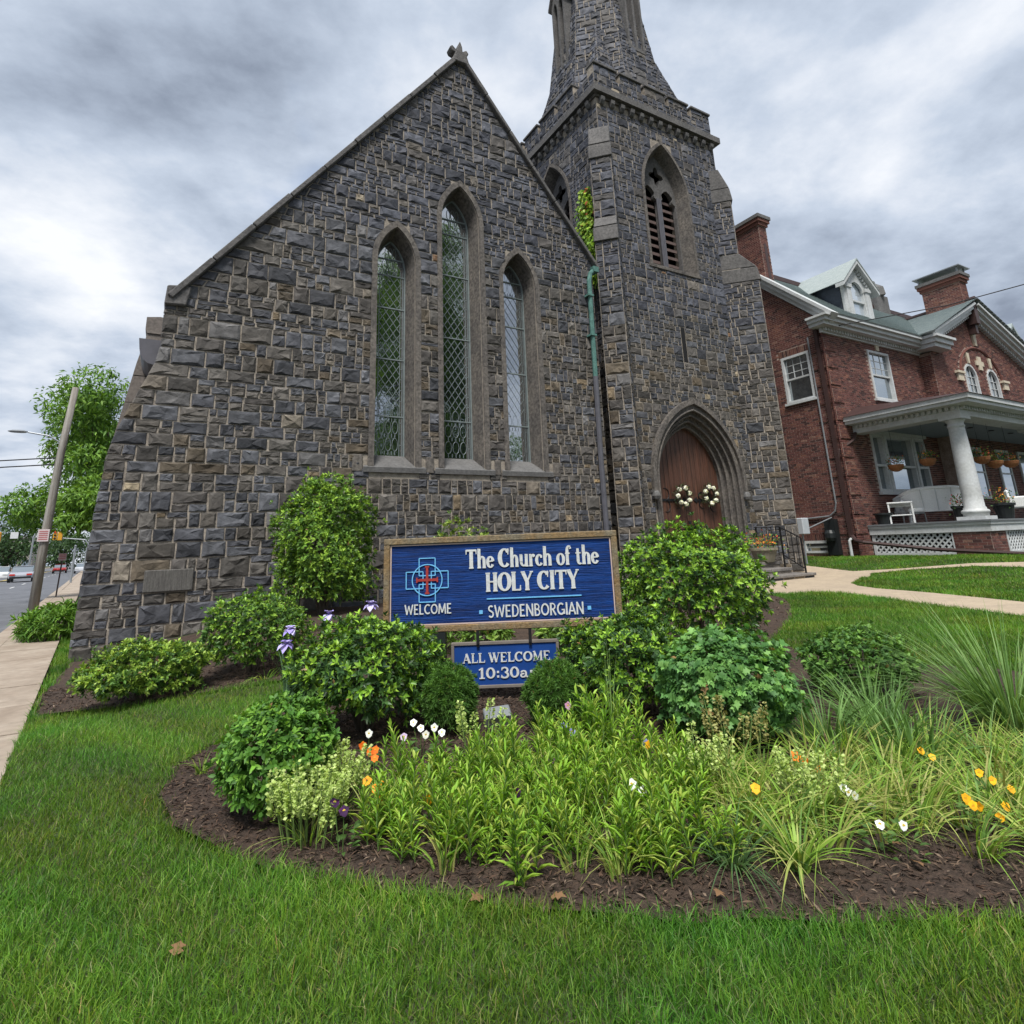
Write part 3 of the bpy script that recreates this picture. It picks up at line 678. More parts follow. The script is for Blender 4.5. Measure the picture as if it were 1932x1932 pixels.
# --- lancets
def ringparts(outer, inner, fr, n0, n1, cuts, name, material, parent, bev=.008):
    """ring of separate dressed blocks between two outlines with equal point counts"""
    for a, b in zip(cuts, cuts[1:]):
        A = outer[a:b + 1]; B = inner[a:b + 1]
        sh = .012
        def trim(L):
            L = list(L); d = math.dist(L[0], L[1]); t = min(.3, .003 / max(d, 1e-6)); L[0] = (lerp(L[0][0], L[1][0], t), lerp(L[0][1], L[1][1], t))
            d = math.dist(L[-1], L[-2]); t = min(.3, .003 / max(d, 1e-6)); L[-1] = (lerp(L[-1][0], L[-2][0], t), lerp(L[-1][1], L[-2][1], t)); return L
        A, B = trim(A), trim(B); k = len(A); e = n1 + rng.uniform(-.004, .004)
        P = [fr(u, v, e) for u, v in A] + [fr(u, v, e) for u, v in B] + [fr(u, v, n0) for u, v in A] + [fr(u, v, n0) for u, v in B]
        F = [(i, i + 1, k + i + 1, k + i) for i in range(k - 1)] + [(2 * k + i, 2 * k + i + 1, 3 * k + i + 1, 3 * k + i) for i in range(k - 1)]
        F += [(i, i + 1, 2 * k + i + 1, 2 * k + i) for i in range(k - 1)] + [(k + i, k + i + 1, 3 * k + i + 1, 3 * k + i) for i in range(k - 1)]
        F += [(0, k, 3 * k, 2 * k), (k - 1, 2 * k - 1, 4 * k - 1, 3 * k - 1)]
        cpart(MB().add(P, F), name, material, parent)
for wi, w in enumerate(LANC):
    cx, h, za, zs = w['cx'], w['h'], w['za'], w['zs']; dep = .46
    O = arch2(cx, h, SILL, zs, za); I1 = arch2(cx, h - .12, SILL, zs, za - .16); I2 = arch2(cx, h - .21, SILL + .3, zs, za - .30)
    m = MB(); m.ring([fg(u, v, .03) for u, v in I1], [fg(u, v, -dep) for u, v in I2])
    win = cpart(m, 'lancet_window', M['dressed'], fix=False)
    n = len(O) - 1; cuts = [0, 2, 4, 7, 10, n // 2, n - 10, n - 7, n - 4, n - 2, n]
    ringparts(O, I1, fg, -.05, .035, cuts, 'jamb_stone', M['dressed'], win)
    # sill
    m = MB(); q = h + .10
    m.add([fg(cx - q, SILL - .0, .06), fg(cx + q, SILL - .0, .06), fg(cx + h - .18, SILL + .33, -dep - .02), fg(cx - h + .18, SILL + .33, -dep - .02),
           fg(cx - q, SILL - .10, .05), fg(cx + q, SILL - .10, .05), fg(cx + h - .18, SILL - .1, -dep - .02), fg(cx - h + .18, SILL - .1, -dep - .02)],
          [(0, 1, 2, 3), (0, 4, 5, 1), (1, 5, 6, 2), (0, 3, 7, 4), (4, 7, 6, 5)])
    cpart(m, 'sill', M['capstone'], win)
    # panes between the saddle bars, leading
    hw = h - .215; zb = SILL + .30; zt = za - .31; bars = [zb, zb + .85, lerp(zb, zs, .50), lerp(zb, zs, .78), zs - .15, zs + .25]
    fgd = front(G + dep - .01)
    gl = arch2(cx, hw, zb, zs, zt)
    for a, b in zip(bars, bars[1:] + [zt + .2]):
        pl = clip(clip(gl[::-1], (-50, a + .008), (50, a + .008)), (50, b - .008), (-50, b - .008))
        if len(pl) >= 3: 
            fr2 = Frame(fgd.O + Vector((0, 0, 0)), (1, rng.uniform(-.006, .006), 0), (0, rng.uniform(-.006, .006), 1), (0, -1, 0))
            cpart(MB().prism(pl[::-1], fgd, -.02, rng.uniform(-.004, .002)), 'pane', M['glass'], win)
    m = MB()
    for z in bars[1:]:
        ww = hw if z < zs else hw * .86
        m.fbox(fgd, cx - ww, cx + ww, z - .013, z + .013, .0, .022)
    for a, b in zip(gl, gl[1:]): m.bar(fgd(*a, .01), fgd(*b, .01), .03, .03, (0, 1, 0))
    cpart(m, 'saddle_bars', M['lead'], win)
    m = MB(); lw = .0115 if wi < 2 else .004; bw = hw - .10; y = .009
    for sx in (-1, 1):
        for q in (hw - .045, bw): m.fbox(fgd, cx + sx * q - lw / 2, cx + sx * q + lw / 2, zb, zs, 0, y)
        zq = zb
        while zq < zs - .1: zq += .24; m.fbox(fgd, *(sorted((cx + sx * (hw - .045), cx + sx * bw))), zq, zq + lw, 0, y)
    z0, z1 = zb + 1.05, zs - .02; sl = 1.45; st = .165 * sl
    for s in (-1, 1):
        c = z0 - 2 * bw * sl
        while c < z1 + 2 * bw * sl:
            # line z = c + s*sl*(x - (cx - s*bw)) clipped to the field
            xa, xb = cx - bw, cx + bw; f = lambda x: c + s * sl * (x - (cx - s * bw))
            pts = []
            for x in np.linspace(xa, xb, 25):
                if z0 <= f(x) <= z1: pts.append((x, f(x)))
            if len(pts) > 1: m.bar(fgd(*pts[0], .005), fgd(*pts[-1], .005), lw, .009, (0, 1, 0))
            c += st
    # ornament at foot and head
    for zc in (zb + .25, zb + .62, zb + .95, zs + .1, zs + .4):
        ww = bw if zc < zs else bw * (.9 if zc < zs + .2 else .6)
        for k in (-1, 0, 1):
            pts = [fgd(cx + k * ww * .62 + math.cos(t) * ww * .26, zc + math.sin(t) * .14, .006) for t in [i * math.pi / 5 for i in range(11)]]
            m.tube(pts, lw * .55, 4)
        for k in (-.62, -.31, 0, .31, .62): m.fbox(fgd, cx + k * ww - lw / 2, cx + k * ww + lw / 2, zc - .22, zc - .14, 0, y)
    cpart(m, 'lead_lattice', M['lead'], win)
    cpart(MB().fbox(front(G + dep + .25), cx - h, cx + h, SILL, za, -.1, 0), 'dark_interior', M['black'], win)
# sill course between windows
m = [(3.16, 3.20), (4.52, 4.72), (6.1, 6.28), (7.62, 7.74)]
for a, b in ((4.50, 4.68), (6.12, 6.27)): cpart(MB().fbox(fg, a, b, SILL - .09, SILL + .24, -.02, .03), 'sill_block', M['dressed'], wall, bevel=.01)
cpart(MB().fbox(fg, 2.98, 3.18, SILL - .09, SILL + .24, -.02, .03), 'sill_block', M['dressed'], wall, bevel=.01)
cpart(MB().fbox(fg, 7.66, 7.86, SILL - .09, SILL + .24, -.02, .03), 'sill_block', M['dressed'], wall, bevel=.01)

# --- downspout in the corner between gable and tower
m = MB(); m.tube([(9.34, 11.5, 8.42), (9.30, 11.2, 8.34), (9.12, 11.13, 8.18), (9.06, 11.13, 7.95), (9.03, 11.13, 5.3)], .062, 8)
m.box(9.22, 9.40, 11.1, 11.35, 8.27, 8.42)
ds = cpart(m, 'downspout', M['copper'])
for z in (7.5, 6.4): cpart(MB().box(8.94, 9.12, 11.05, 11.25, z, z + .05), 'bracket', M['copper'], ds)
cpart(MB().tube([(9.03, 11.13, 5.32), (9.0, 11.13, 3.2), (9.02, 11.13, .2)], .066, 8), 'lower_pipe', M['greypipe'], ds)
cpart(MB().box(9.2, 10.6, 13.2, 13.5, -.3, 8), 'recess_shade_wall', M['black'])  # wall coloured black to stand in for the deep shade of the slot

# --- tower
ftw = front(T); flw = leftside(XL)
BEL = dict(h=1.06, z0=9.50, zs=12.25, za=14.22)
DOOR = dict(h=1.76, z0=.1, zs=2.85, za=5.12)
bel_f = arch2(TX, BEL['h'] - .10, BEL['z0'], BEL['zs'], BEL['za'] - .13); bel_l = [(u - TX - TY, v) for u, v in bel_f]
door_h = arch2(TX, DOOR['h'] - .12, DOOR['z0'], DOOR['zs'], DOOR['za'] - .15)
slit = [(13.12, 6.45), (13.28, 6.45), (13.28, 7.57), (13.12, 7.57)]
tower = cpart(plate([(XL, -.4), (XR, -.4), (XR, 15.0), (XL, 15.0)], [bel_f, door_h, slit], ftw, -.8, 0), 'tower', M['mortar'])
cpart(plate([(-TY - TH, -.4), (-T - .81, -.4), (-T - .81, 15.0), (-TY - TH, 15.0)], [bel_l], flw, -.8, 0), 'tower_side_wall', M['mortar'], tower)
cpart(MB().box(XR - .8, XR, T + .81, TY + TH, -.4, 15.0).box(XL + .81, XR - .81, TY + TH - .8, TY + TH, -.4, 15), 'tower_rear_wall', M['mortar'], tower)
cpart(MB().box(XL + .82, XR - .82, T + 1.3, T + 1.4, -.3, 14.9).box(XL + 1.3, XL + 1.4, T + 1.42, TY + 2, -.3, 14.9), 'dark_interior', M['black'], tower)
belc_f = arch2(TX, BEL['h'] - .03, BEL['z0'] - .02, BEL['zs'], BEL['za'] - .04); doorc = arch2(TX, DOOR['h'] + .02, -1, DOOR['zs'], DOOR['za'] + .02)
slitc = [(13.11, 6.44), (13.29, 6.44), (13.29, 7.58), (13.11, 7.58)]
def thole(p):
    q = (p.x, p.z); return inside(q, belc_f) or inside(q, doorc) or inside(q, slitc)
def lhole(p): return inside((p.y - TY + TX, p.z), belc_f)
stoneface([(XL + .42, T, -.3), (XR - .42, T, -.3), (XR - .42, T, 14.72), (XL + .42, T, 14.72)], .098, .094, thole, .8, 1.1, brk=(5.15, 6.44, 7.58, 9.48, 14.19))
stoneface([(XL, T, 12.9), (XL + .42, T, 12.9), (XL + .42, T, 14.72), (XL, T, 14.72)], .1, .1, None, .8); stoneface([(XR - .42, T, 12.9), (XR, T, 12.9), (XR, T, 14.72), (XR - .42, T, 14.72)], .1, .1, None, .8)
stoneface([(XL, T, 12.9), (XL, T + .42, 12.9), (XL, T + .42, 14.72), (XL, T, 14.72)], .1, .1, None, .8); stoneface([(XL, T + .42, -.3), (XL, T + 1.3, -.3), (XL, T + 1.3, 7.2), (XL, T + .42, 7.2)], .1, .1, None, .9)
stoneface([(XL, T + .42, 7.2), (XL, TY + TH, 7.2), (XL, TY + TH, 14.72), (XL, T + .42, 14.72)], .10, .095, lhole, .8)
cpart(MB().fbox(ftw, 13.115, 13.285, 6.45, 7.57, -.05, .006), 'slit_dark_fill', M['black'], tower)  # black box plugs the slit, its colour standing for shaded depth
# diagonal buttresses
def buttress(cx, cy, nx):
    n = Vector((nx, -1, 0)).normalized(); t = Vector((-n.y, n.x, 0)); t = t if t.x > 0 else -t
    H2 = .315; o = Vector((cx, cy, 0))
    P = lambda s, p, z: o + t * s * H2 + n * p + Vector((0, 0, z))
    def block(p0, p1, z0, z1, name, material, w=1.0, parent=None, ptop=None, bev=0):
        ptop = p1 if ptop is None else ptop; m = MB()
        m.add([P(-w, p0, z0), P(w, p0, z0), P(w, p1, z0), P(-w, p1, z0), P(-w, p0, z1), P(w, p0, z1), P(w, ptop, z1), P(-w, ptop, z1)],
              [(3, 2, 1, 0), (4, 5, 6, 7), (0, 1, 5, 4), (1, 2, 6, 5), (2, 3, 7, 6), (3, 0, 4, 7)])
        return cpart(m, name, material, parent, bevel=bev)
    b = block(-.7, .81, -.4, 9.45, 'buttress', M['mortar'])
    block(-.7, .29, 9.45, 12.55, 'upper_stage', M['mortar'], parent=b)
    for z0, z1, pa, pb in ((9.45, 9.93, .88, .80), (9.95, 10.5, .80, .30), (12.5, 13.0, .36, .30), (13.02, 13.8, .30, .02)):
        block(-.4, pa, z0, z1, 'weathering_stone', M['coping'], 1.10 if pa in (.88, .36) else 1.03, b, pb, .02)
    for p, z0, z1 in ((.81, -.35, 9.45), (.29, 10.5, 12.5)):
        stoneface([P(-1, p, z0), P(1, p, z0), P(1, p, z1), P(-1, p, z1)], .12, .108, None, 1.1)
        for s in (-1, 1): stoneface([P(s, -.42, z0), P(s, p, z0), P(s, p, z1), P(s, -.42, z1)], .11, .10, None, 1.0)
buttress(XL, T, -1); buttress(XR, T, 1)
# belfry windows with tracery and louvres
def belfry(fr, cu, sx):
    f = lambda L: [(cu + (u - TX) * sx, v) for u, v in L]
    O = arch2(TX, BEL['h'], BEL['z0'], BEL['zs'], BEL['za']); I1 = arch2(TX, BEL['h'] - .10, BEL['z0'], BEL['zs'], BEL['za'] - .13)
    I2 = arch2(TX, BEL['h'] - .25, BEL['z0'] + .12, BEL['zs'], BEL['za'] - .35)
    m = MB(); m.ring([fr(u, v, .03) for u, v in f(I1)], [fr(u, v, -.38) for u, v in f(I2)])
    b = cpart(m, 'belfry_window', M['dressed'], fix=False)
    n = len(O) - 1; ringparts(f(O), f(I1), fr, -.05, .045, [0, 2, 5, 8, 11, n // 2, n - 11, n - 8, n - 5, n - 2, n], 'jamb_stone', M['dressed'], b)
    # tracery plate
    hh = BEL['h'] - .24; out = f(arch2(TX, hh, BEL['z0'] + .1, BEL['zs'], BEL['za'] - .33)); holes = []
    for s in (-1, 1):
        c = TX + s * hh * .5
        L = arch2(c, hh * .5 - .055, BEL['z0'] + .13, BEL['zs'] - .12, BEL['zs'] + .42)
        L2 = []
        for u, v in L:      # cusps in the head of each light
            if BEL['zs'] - .05 < v < BEL['zs'] + .18: u = c + (u - c) * (.70 if BEL['zs'] + .0 < v < BEL['zs'] + .12 else .85)
            L2.append((u, v))
        holes.append(f(L2))
    qc = BEL['zs'] + .86; holes.append(f([(TX + math.cos(t) * (.245 + .085 * math.cos(4 * t)), qc + math.sin(t) * (.245 + .085 * math.cos(4 * t)) * 1.1) for t in [i * math.pi / 14 for i in range(28)]]))
    cpart(plate(out, holes, fr, -.50, -.36), 'tracery', M['coping'], b)
    for s in (-.16, 0, .16): cpart(MB().tube([fr(cu + s * .45, BEL['z0'] + .12, -.35), fr(cu + s * .45, BEL['zs'] + .0, -.35)], .035, 8), 'shaft', M['greypipe'], b)
    for s in (-1, 1):
        z = BEL['z0'] + .24
        while z < BEL['zs'] + .2:
            c = cu + s * hh * .5; ww = hh * .5 - .05; mm = MB()
            mm.add([fr(c - ww, z, -.52), fr(c + ww, z, -.52), fr(c + ww, z + .10, -.74), fr(c - ww, z + .10, -.74), fr(c - ww, z - .10, -.52), fr(c + ww, z - .10, -.52), fr(c + ww, z + .02, -.74), fr(c - ww, z + .02, -.74)],
                   [(0, 1, 2, 3), (4, 7, 6, 5), (0, 4, 5, 1), (1, 5, 6, 2), (3, 2, 6, 7), (0, 3, 7, 4)])
            cpart(mm, 'louvre', M['louvre'], b); z += .29
    cpart(MB().fbox(fr, cu - BEL['h'] - .05, cu + BEL['h'] + .05, BEL['z0'] - .10, BEL['z0'] + .02, -.35, .05), 'sill', M['dressed'], b, bevel=.012)
belfry(ftw, TX, 1); belfry(flw, -TY, -1)
# cornice, corbels, parapet
ov = .20
cpart(MB().box(XL - ov, XR + ov, T - ov, T + .3, 15.02, 15.25).box(XL - ov, XL + .3, T + .3, TY + TH + ov, 15.02, 15.25).box(XR - .3, XR + ov, T + .3, TY + TH + ov, 15.02, 15.25)
      .box(XL + .3, XR - .3, T + .3, TY + TH, 14.95, 15.2), 'cornice', M['coping'], tower)
cpart(MB().box(XL - .06, XR + .06, T - .06, T + .2, 14.93, 15.02).box(XL - .06, XL + .2, T + .2, TY + TH, 14.93, 15.02), 'cornice_bed', M['dressed'], tower)
for k in range(13):
    t = (k + .5) / 13; u = lerp(XL - .02, XR + .02, t)
    pr = [(0, 14.93), (0, 14.68), (.07, 14.70), (.14, 14.80), (.16, 14.93)]
    cpart(MB().prism(pr, Frame((u, T, 0), (0, -1, 0), (0, 0, 1)), -.08, .08), 'corbel', M['coping'], tower, bevel=.01)
    y = lerp(T + .1, TY + TH, t)
    cpart(MB().prism(pr, Frame((XL, y, 0), (-1, 0, 0), (0, 0, 1)), -.08, .08), 'corbel', M['coping'], tower, bevel=.01)
PZ, MZ = 15.88, 16.22
par = cpart(MB().box(XL, XR, T, T + .32, 15.25, PZ).box(XL, XL + .32, T + .32, TY + TH, 15.25, PZ).box(XR - .32, XR, T + .32, TY + TH, 15.25, PZ).box(XL + .32, XR - .32, T + .34, TY + TH, 15.25, 15.6), 'parapet', M['mortar'], tower)
stoneface([(XL, T, 15.27), (XR, T, 15.27), (XR, T, PZ), (XL, T, PZ)], .10, .10, None, .9)
stoneface([(XL, T, 15.27), (XL, TY + TH, 15.27), (XL, TY + TH, PZ), (XL, T, PZ)], .10, .10, None, .9)
nm = 5; gw = .17; mw = (2 * TH - (nm - 1) * gw) / nm
for k in range(nm):
    a = XL + k * (mw + gw); cpart(MB().box(a, a + mw, T, T + .32, PZ - .002, MZ), 'merlon', M['mortar'], tower)
    stoneface([(a, T, PZ), (a + mw, T, PZ), (a + mw, T, MZ), (a, T, MZ)], .12, .11, None, .8)
    cpart(MB().box(a - .03, a + mw + .03, T - .07, T + .36, MZ, MZ + .09), 'merlon_cap', M['coping'], tower, bevel=.015)
    if k == 0: continue
    b = T + k * (mw + gw); cpart(MB().box(XL, XL + .32, b, b + mw, PZ - .002, MZ), 'merlon', M['mortar'], tower)
    stoneface([(XL, b, PZ), (XL, b + mw, PZ), (XL, b + mw, MZ), (XL, b, MZ)], .12, .11, None, .8)
    cpart(MB().box(XL - .07, XL + .36, b - .03, b + mw + .03, MZ, MZ + .09), 'merlon_cap', M['coping'], tower, bevel=.015)
# spire
SX, SY = 13.40, 14.64
def sa(z): return 2.13 - .128 * (z - 17.4)
def octv(k, z): Rr = sa(z) / math.cos(math.pi / 8); a = math.pi / 8 + k * math.pi / 4; return Vector((SX + Rr * math.cos(a), SY + Rr * math.sin(a), z))
Z0, Z1 = 15.5, 33.6
m = MB(); m.add([octv(k, Z0) for k in range(8)] + [octv(k, Z1) for k in range(8)], [(k, (k + 1) % 8, 8 + (k + 1) % 8, 8 + k) for k in range(8)] + [tuple(range(8, 16))])
spire = cpart(m, 'spire', M['mortar'])
for k in (2, 3, 4, 5, 6):
    zt = 25.5
    stoneface([octv(k, 16.0), octv((k + 1) % 8, 16.0), octv((k + 1) % 8, zt), octv(k, zt)], .12, .12, None, 1.1)
def broach(k, sx, sy):
    a = sa(Z0) + .02; corner = Vector((SX + sx * a, SY + sy * a, Z0)); A, B = octv(k, Z0), octv((k + 1) % 8, Z0)
    tip = (octv(k, 19.9) + octv((k + 1) % 8, 19.9)) / 2
    out = Vector((sx, sy, 0)).normalized() * .02; tip += out
    m = MB().add([corner, A, B, tip], [(0, 1, 3), (0, 3, 2), (0, 2, 1)]); cpart(m, 'broach', M['mortar'], spire)
    stoneface([corner, A, tip], .12, .12, None, 1.0); stoneface([corner, tip, B], .12, .12, None, 1.0)
broach(4, -1, -1); broach(6, 1, -1); broach(2, -1, 1)
def lucarne(dx, dy):
    d = Vector((dx, dy, 0)); t = Vector((-dy, dx, 0)); t = t if t.x + t.y > 0 else -t
    zb, zs, za = 18.7, 21.9, 22.9; p = sa(zb) + .03; w = .40
    O = Vector((SX, SY, 0)) + d * p; fr = Frame(O, t, (0, 0, 1), d)
    lights = [arch2(s * .18, .125, zb + .15, zs - .35, zs + .05, 3, 6) for s in (-1, 1)]
    pl = plate([(-w, zb), (w, zb), (w, zs), (0, za), (-w, zs)], lights, fr, -.9, 0)
    o = cpart(pl, 'lucarne', M['coping'], spire)
    m = MB()
    for s in (-1, 1): m.bar(fr(s * (w + .14), zs - .22, -.35), fr(0, za + .08, -.35), .9, .09, d.cross(Vector((0, 0, 1))))
    m = MB(); m.add([fr(-w - .1, zs - .16, .1), fr(0, za + .02, .1), fr(0, za + .02, -1.2), fr(-w - .1, zs - .16, -1.2), fr(-w - .1, zs - .04, .1), fr(0, za + .16, .1), fr(0, za + .16, -1.2), fr(-w - .1, zs - .04, -1.2)],
                    [(0, 1, 2, 3), (4, 7, 6, 5), (0, 4, 5, 1), (0, 3, 7, 4), (1, 5, 6, 2), (3, 2, 6, 7)])
    m.add([fr(w + .1, zs - .16, .1), fr(0, za + .02, .1), fr(0, za + .02, -1.2), fr(w + .1, zs - .16, -1.2), fr(w + .1, zs - .04, .1), fr(0, za + .16, .1), fr(0, za + .16, -1.2), fr(w + .1, zs - .04, -1.2)],
          [(0, 1, 2, 3), (4, 7, 6, 5), (0, 4, 5, 1), (0, 3, 7, 4), (1, 5, 6, 2), (3, 2, 6, 7)])
    cpart(m, 'lucarne_roof', M['coping'], spire)
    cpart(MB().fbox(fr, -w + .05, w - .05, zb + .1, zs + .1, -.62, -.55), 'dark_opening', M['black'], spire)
lucarne(0, -1); lucarne(-1, 0)

# --- doorway: moulded orders, hood, planks, hinges
orders = [(DOOR['h'], DOOR['za'], .05), (DOOR['h'] - .13, DOOR['za'] - .17, -.07), (DOOR['h'] - .24, DOOR['za'] - .31, -.20), (DOOR['h'] - .36, DOOR['za'] - .46, -.33), (DOOR['h'] - .47, DOOR['za'] - .60, -.48)]
OUT = [arch2(TX, h, DOOR['z0'], DOOR['zs'], za) for h, za, n in orders]; n = len(OUT[0]) - 1
port = cpart(MB().ring([ftw(u, v, .0) for u, v in OUT[0]], [ftw(u, v, -.5) for u, v in OUT[0]]), 'portal', M['dressed'], fix=False)
for k in range(4):
    ringparts(OUT[k], OUT[k + 1], ftw, -.55, orders[k][2], [0, 3, 5, 9, 12, n // 2, n - 12, n - 9, n - 5, n - 3, n] if k % 2 == 0 else [0, 4, 7, 11, n - 11, n - 7, n - 4, n], 'moulding_stone', M['dressed'], port)
    # roll moulding on each arris
    cpart(MB().tube([ftw(u, v, orders[k][2] + .0) for u, v in OUT[k + 1]], .032, 7), 'roll_moulding', M['dressed'], port, smooth=True)
HO = [p for p in arch2(TX, DOOR['h'] + .13, DOOR['zs'] - .3, DOOR['zs'], DOOR['za'] + .17, 1)]; HI = [p for p in arch2(TX, DOOR['h'] + .005, DOOR['zs'] - .3, DOOR['zs'], DOOR['za'] + .005, 1)]
n = len(HO) - 1; ringparts(HO, HI, ftw, -.02, .13, [0, 3, 6, 9, n // 2, n - 9, n - 6, n - 3, n], 'hood_stone', M['dressed'], port)
for s in (-1, 1):
    c = ftw(TX + s * (DOOR['h'] + .07), DOOR['zs'] - .42, .10)
    m = MB(); m.lathe([(.03, -.13), (.09, -.10), (.12, -.02), (.10, .07), (.06, .12), (.02, .13)], c, 9); m.box(c.x - .09, c.x + .09, c.y - .02, c.y + .14, c.z + .08, c.z + .14)
    cpart(m, 'head_stop', M['capstone'], port)
dh, dza = DOOR['h'] - .47, DOOR['za'] - .60; dfr = front(T + .46); DZ = .48
dout = arch2(TX, dh, DZ, DOOR['zs'], dza, 2, 16)
door = cpart(MB().fbox(front(T + .62), TX - dh - .1, TX + dh + .1, DZ - .4, dza + .1, -.04, 0), 'door', M['black'])
npk = 14
for k in range(npk):
    a = TX - dh + 2 * dh * k / npk + .006; b = TX - dh + 2 * dh * (k + 1) / npk - .006
    pl = clip(clip(dout[::-1], (a, 50), (a, -50)), (b, -50), (b, 50))
    if len(pl) >= 3: cpart(MB().prism(pl, dfr, -.06, rng.uniform(-.004, .004)), 'plank', M['doorwood'], door)
for s in (-1, 1):
    for z in (.95, 2.35):
        x0 = TX + s * (dh - .03); x1 = TX + s * .28; m = MB()
        m.fbox(dfr, min(x0, x1), max(x0, x1), z - .035, z + .035, .0, .022)
        m.prism([(x1, z - .09), (x1 - s * .14, z), (x1, z + .09)], dfr, 0, .022)
        for q, rr in ((.30, .17), (.75, .12)):
            for sg in (-1, 1):
                pts = [dfr(x0 - s * (q + .16 * math.sin(t) * .9), z + sg * (rr - rr * math.cos(t)), .012) for t in [i * .5 for i in range(8)]]
                m.tube(pts, [.022 - .0018 * i for i in range(8)], 5)
        cpart(m, 'strap_hinge', M['iron'], door)
    cpart(MB().fbox(dfr, TX + s * .10 - .05, TX + s * .10 + .05, 1.15, 1.75, 0, .02).tube([dfr(TX + s * .10, 1.3, .02), dfr(TX + s * .10, 1.34, .08), dfr(TX + s * .10, 1.58, .08), dfr(TX + s * .10, 1.62, .02)], .014, 6), 'door_handle', M['iron'], door)
# --- entrance steps
step0 = cpart(MB().box(11.2, 15.05, 10.05, T, -.3, .235), 'entrance_steps', M['mortar'])
for nme, x0, x1, y0, z, th in (('tread', 11.15, 15.1, 10.0, .255, .07), ('tread', 11.25, 14.72, 10.42, .40, .08), ('tread', 11.3, 15.0, 10.9, .545, .08)):
    ks = 4
    for i in range(ks):
        a, b = lerp(x0, x1, i / ks) + .004, lerp(x0, x1, (i + 1) / ks) - .004
        cpart(MB().box(a, b, y0 + rng.uniform(0, .015), min(y0 + 1.0, T + .5), z - th, z + rng.uniform(-.003, .003)), nme, M['flag'], step0, bevel=.012)
cpart(MB().box(11.3, 14.68, 10.46, T + .5, .23, .33).box(11.35, 14.95, 10.95, T + .5, .3, .475), 'riser', M['mortar'], step0)
for i in range(9):
    x = 11.2 + i * .43; stone([(x, .11), (x + .40, .11), (x + .40, .18), (x, .18)], front(10.05), .5)

# --- stones: the 300 that show largest are parts, the rest one joined part
STONES.sort(key=lambda s: -s[0])
for vis, Vv, Fc, c in STONES[:300]:
    m = MB(); m.add(Vv, Fc, c); cpart(m, 'stone', M['stone'], wall, fix=False)
m = MB(); m.c = []
for vis, Vv, Fc, c in STONES[300:]: m.add(Vv, Fc, c)
tag(cpart(m, 'stonework', M['stone'], fix=False), kind='stuff')

# ------------------------------------------------------------------ brick house
HX, HY = 19.10, 11.03; HG = .46
house = empty('brick_house', (HX, HY, HG), 'red brick house with white trim, grey slate roof, dormer and deep white-columned porch', 'house')
HO_ = Vector(house.location)
def hpart(mb, name, material, parent=None, **k):
    o = mb.build(name, material, None, **k); o.parent = parent or house
    if parent is None: o.matrix_parent_inverse = Matrix.Translation(-HO_)
    return o
BRICKS = []
BCOL = [(.118, .051, .044), (.134, .059, .049), (.093, .041, .037), (.165, .076, .056), (.060, .032, .030), (.185, .105, .08)]
def bricks(fr, u0, u1, v0, v1, hole=None, clipq=None, n=.004, vis=1.0, bl=.215, bh=.072):
    row = 0; v = v0
    while v < v1 - .01:
        u = u0 - (bl / 2 if row % 2 else 0); hd = False
        while u < u1:
            a, b = max(u, u0) + .007, min(u + bl, u1) - .007; c, d = v + .007, min(v + bh, v1) - .007
            u += bl
            if b - a < .02: continue
            if hole and hole((a + b) / 2, (c + d) / 2): continue
            q = [(a, c), (b, c), (b, d), (a, d)]
            if clipq:
                for i in range(len(clipq)):
                    q = clip(q, clipq[i], clipq[(i + 1) % len(clipq)])
                    if len(q) < 3: break
                if len(q) < 3: continue
            w = fr((a + b) / 2, (c + d) / 2, 0)
            sm = .5 + .5 * math.sin(w.x * 1.7 + w.z * 1.3 + 1.5 * math.sin(w.y * 1.1 + w.z * .7))
            col = Vector(rng.choices(BCOL, (.3, .25, .2, .05 + .2 * sm * sm, .06 + .14 * (1 - sm), .03))[0]) * rng.uniform(.9, 1.3)
            BRICKS.append((vis, fr, q, n + rng.uniform(0, .004), col))
        v += bh; row += 1
def brick_mesh(m, b):
    vis, fr, q, n, col = b; k = len(q)
    m.add([fr(u, v, -.01) for u, v in q] + [fr(u, v, n) for u, v in q], [tuple(range(k, 2 * k))] + [(i, (i + 1) % k, k + (i + 1) % k, k + i) for i in range(k)], col)
fh, fs = front(HY), leftside(HX)
EAVE = 8.2
# side wall (faces the church): rake up towards the left
WS = (-12.72, -11.63, 5.85, 7.56)          # side window in u = -y
side_poly = [(-19, HG - .2), (-HY, HG - .2), (-HY, EAVE + .3), (-13.3, 10.80), (-15.6, 8.5), (-19, 5.3)]
BW = (-12.95, -12.0, .62, 1.02)
swall = hpart(plate(side_poly, [[(WS[0], WS[2]), (WS[1], WS[2]), (WS[1], WS[3]), (WS[0], WS[3])], [(BW[0], BW[2]), (BW[1], BW[2]), (BW[1], BW[3]), (BW[0], BW[3])]], fs, -.3, 0), 'side_wall', M['bmortar'])
inr = lambda u, v, r, m=0.0: r[0] - m < u < r[1] + m and r[2] - m < v < r[3] + m
bricks(fs, -14.6, -HY + .1, HG - .1, 11.3, lambda u, v: inr(u, v, WS, .04) or inr(u, v, BW, .04) or (BW[0] < u < BW[1] and BW[3] < v < BW[3] + .22) or (WS[0] - .1 < u < WS[1] + .1 and WS[3] < v < WS[3] + .26), side_poly)
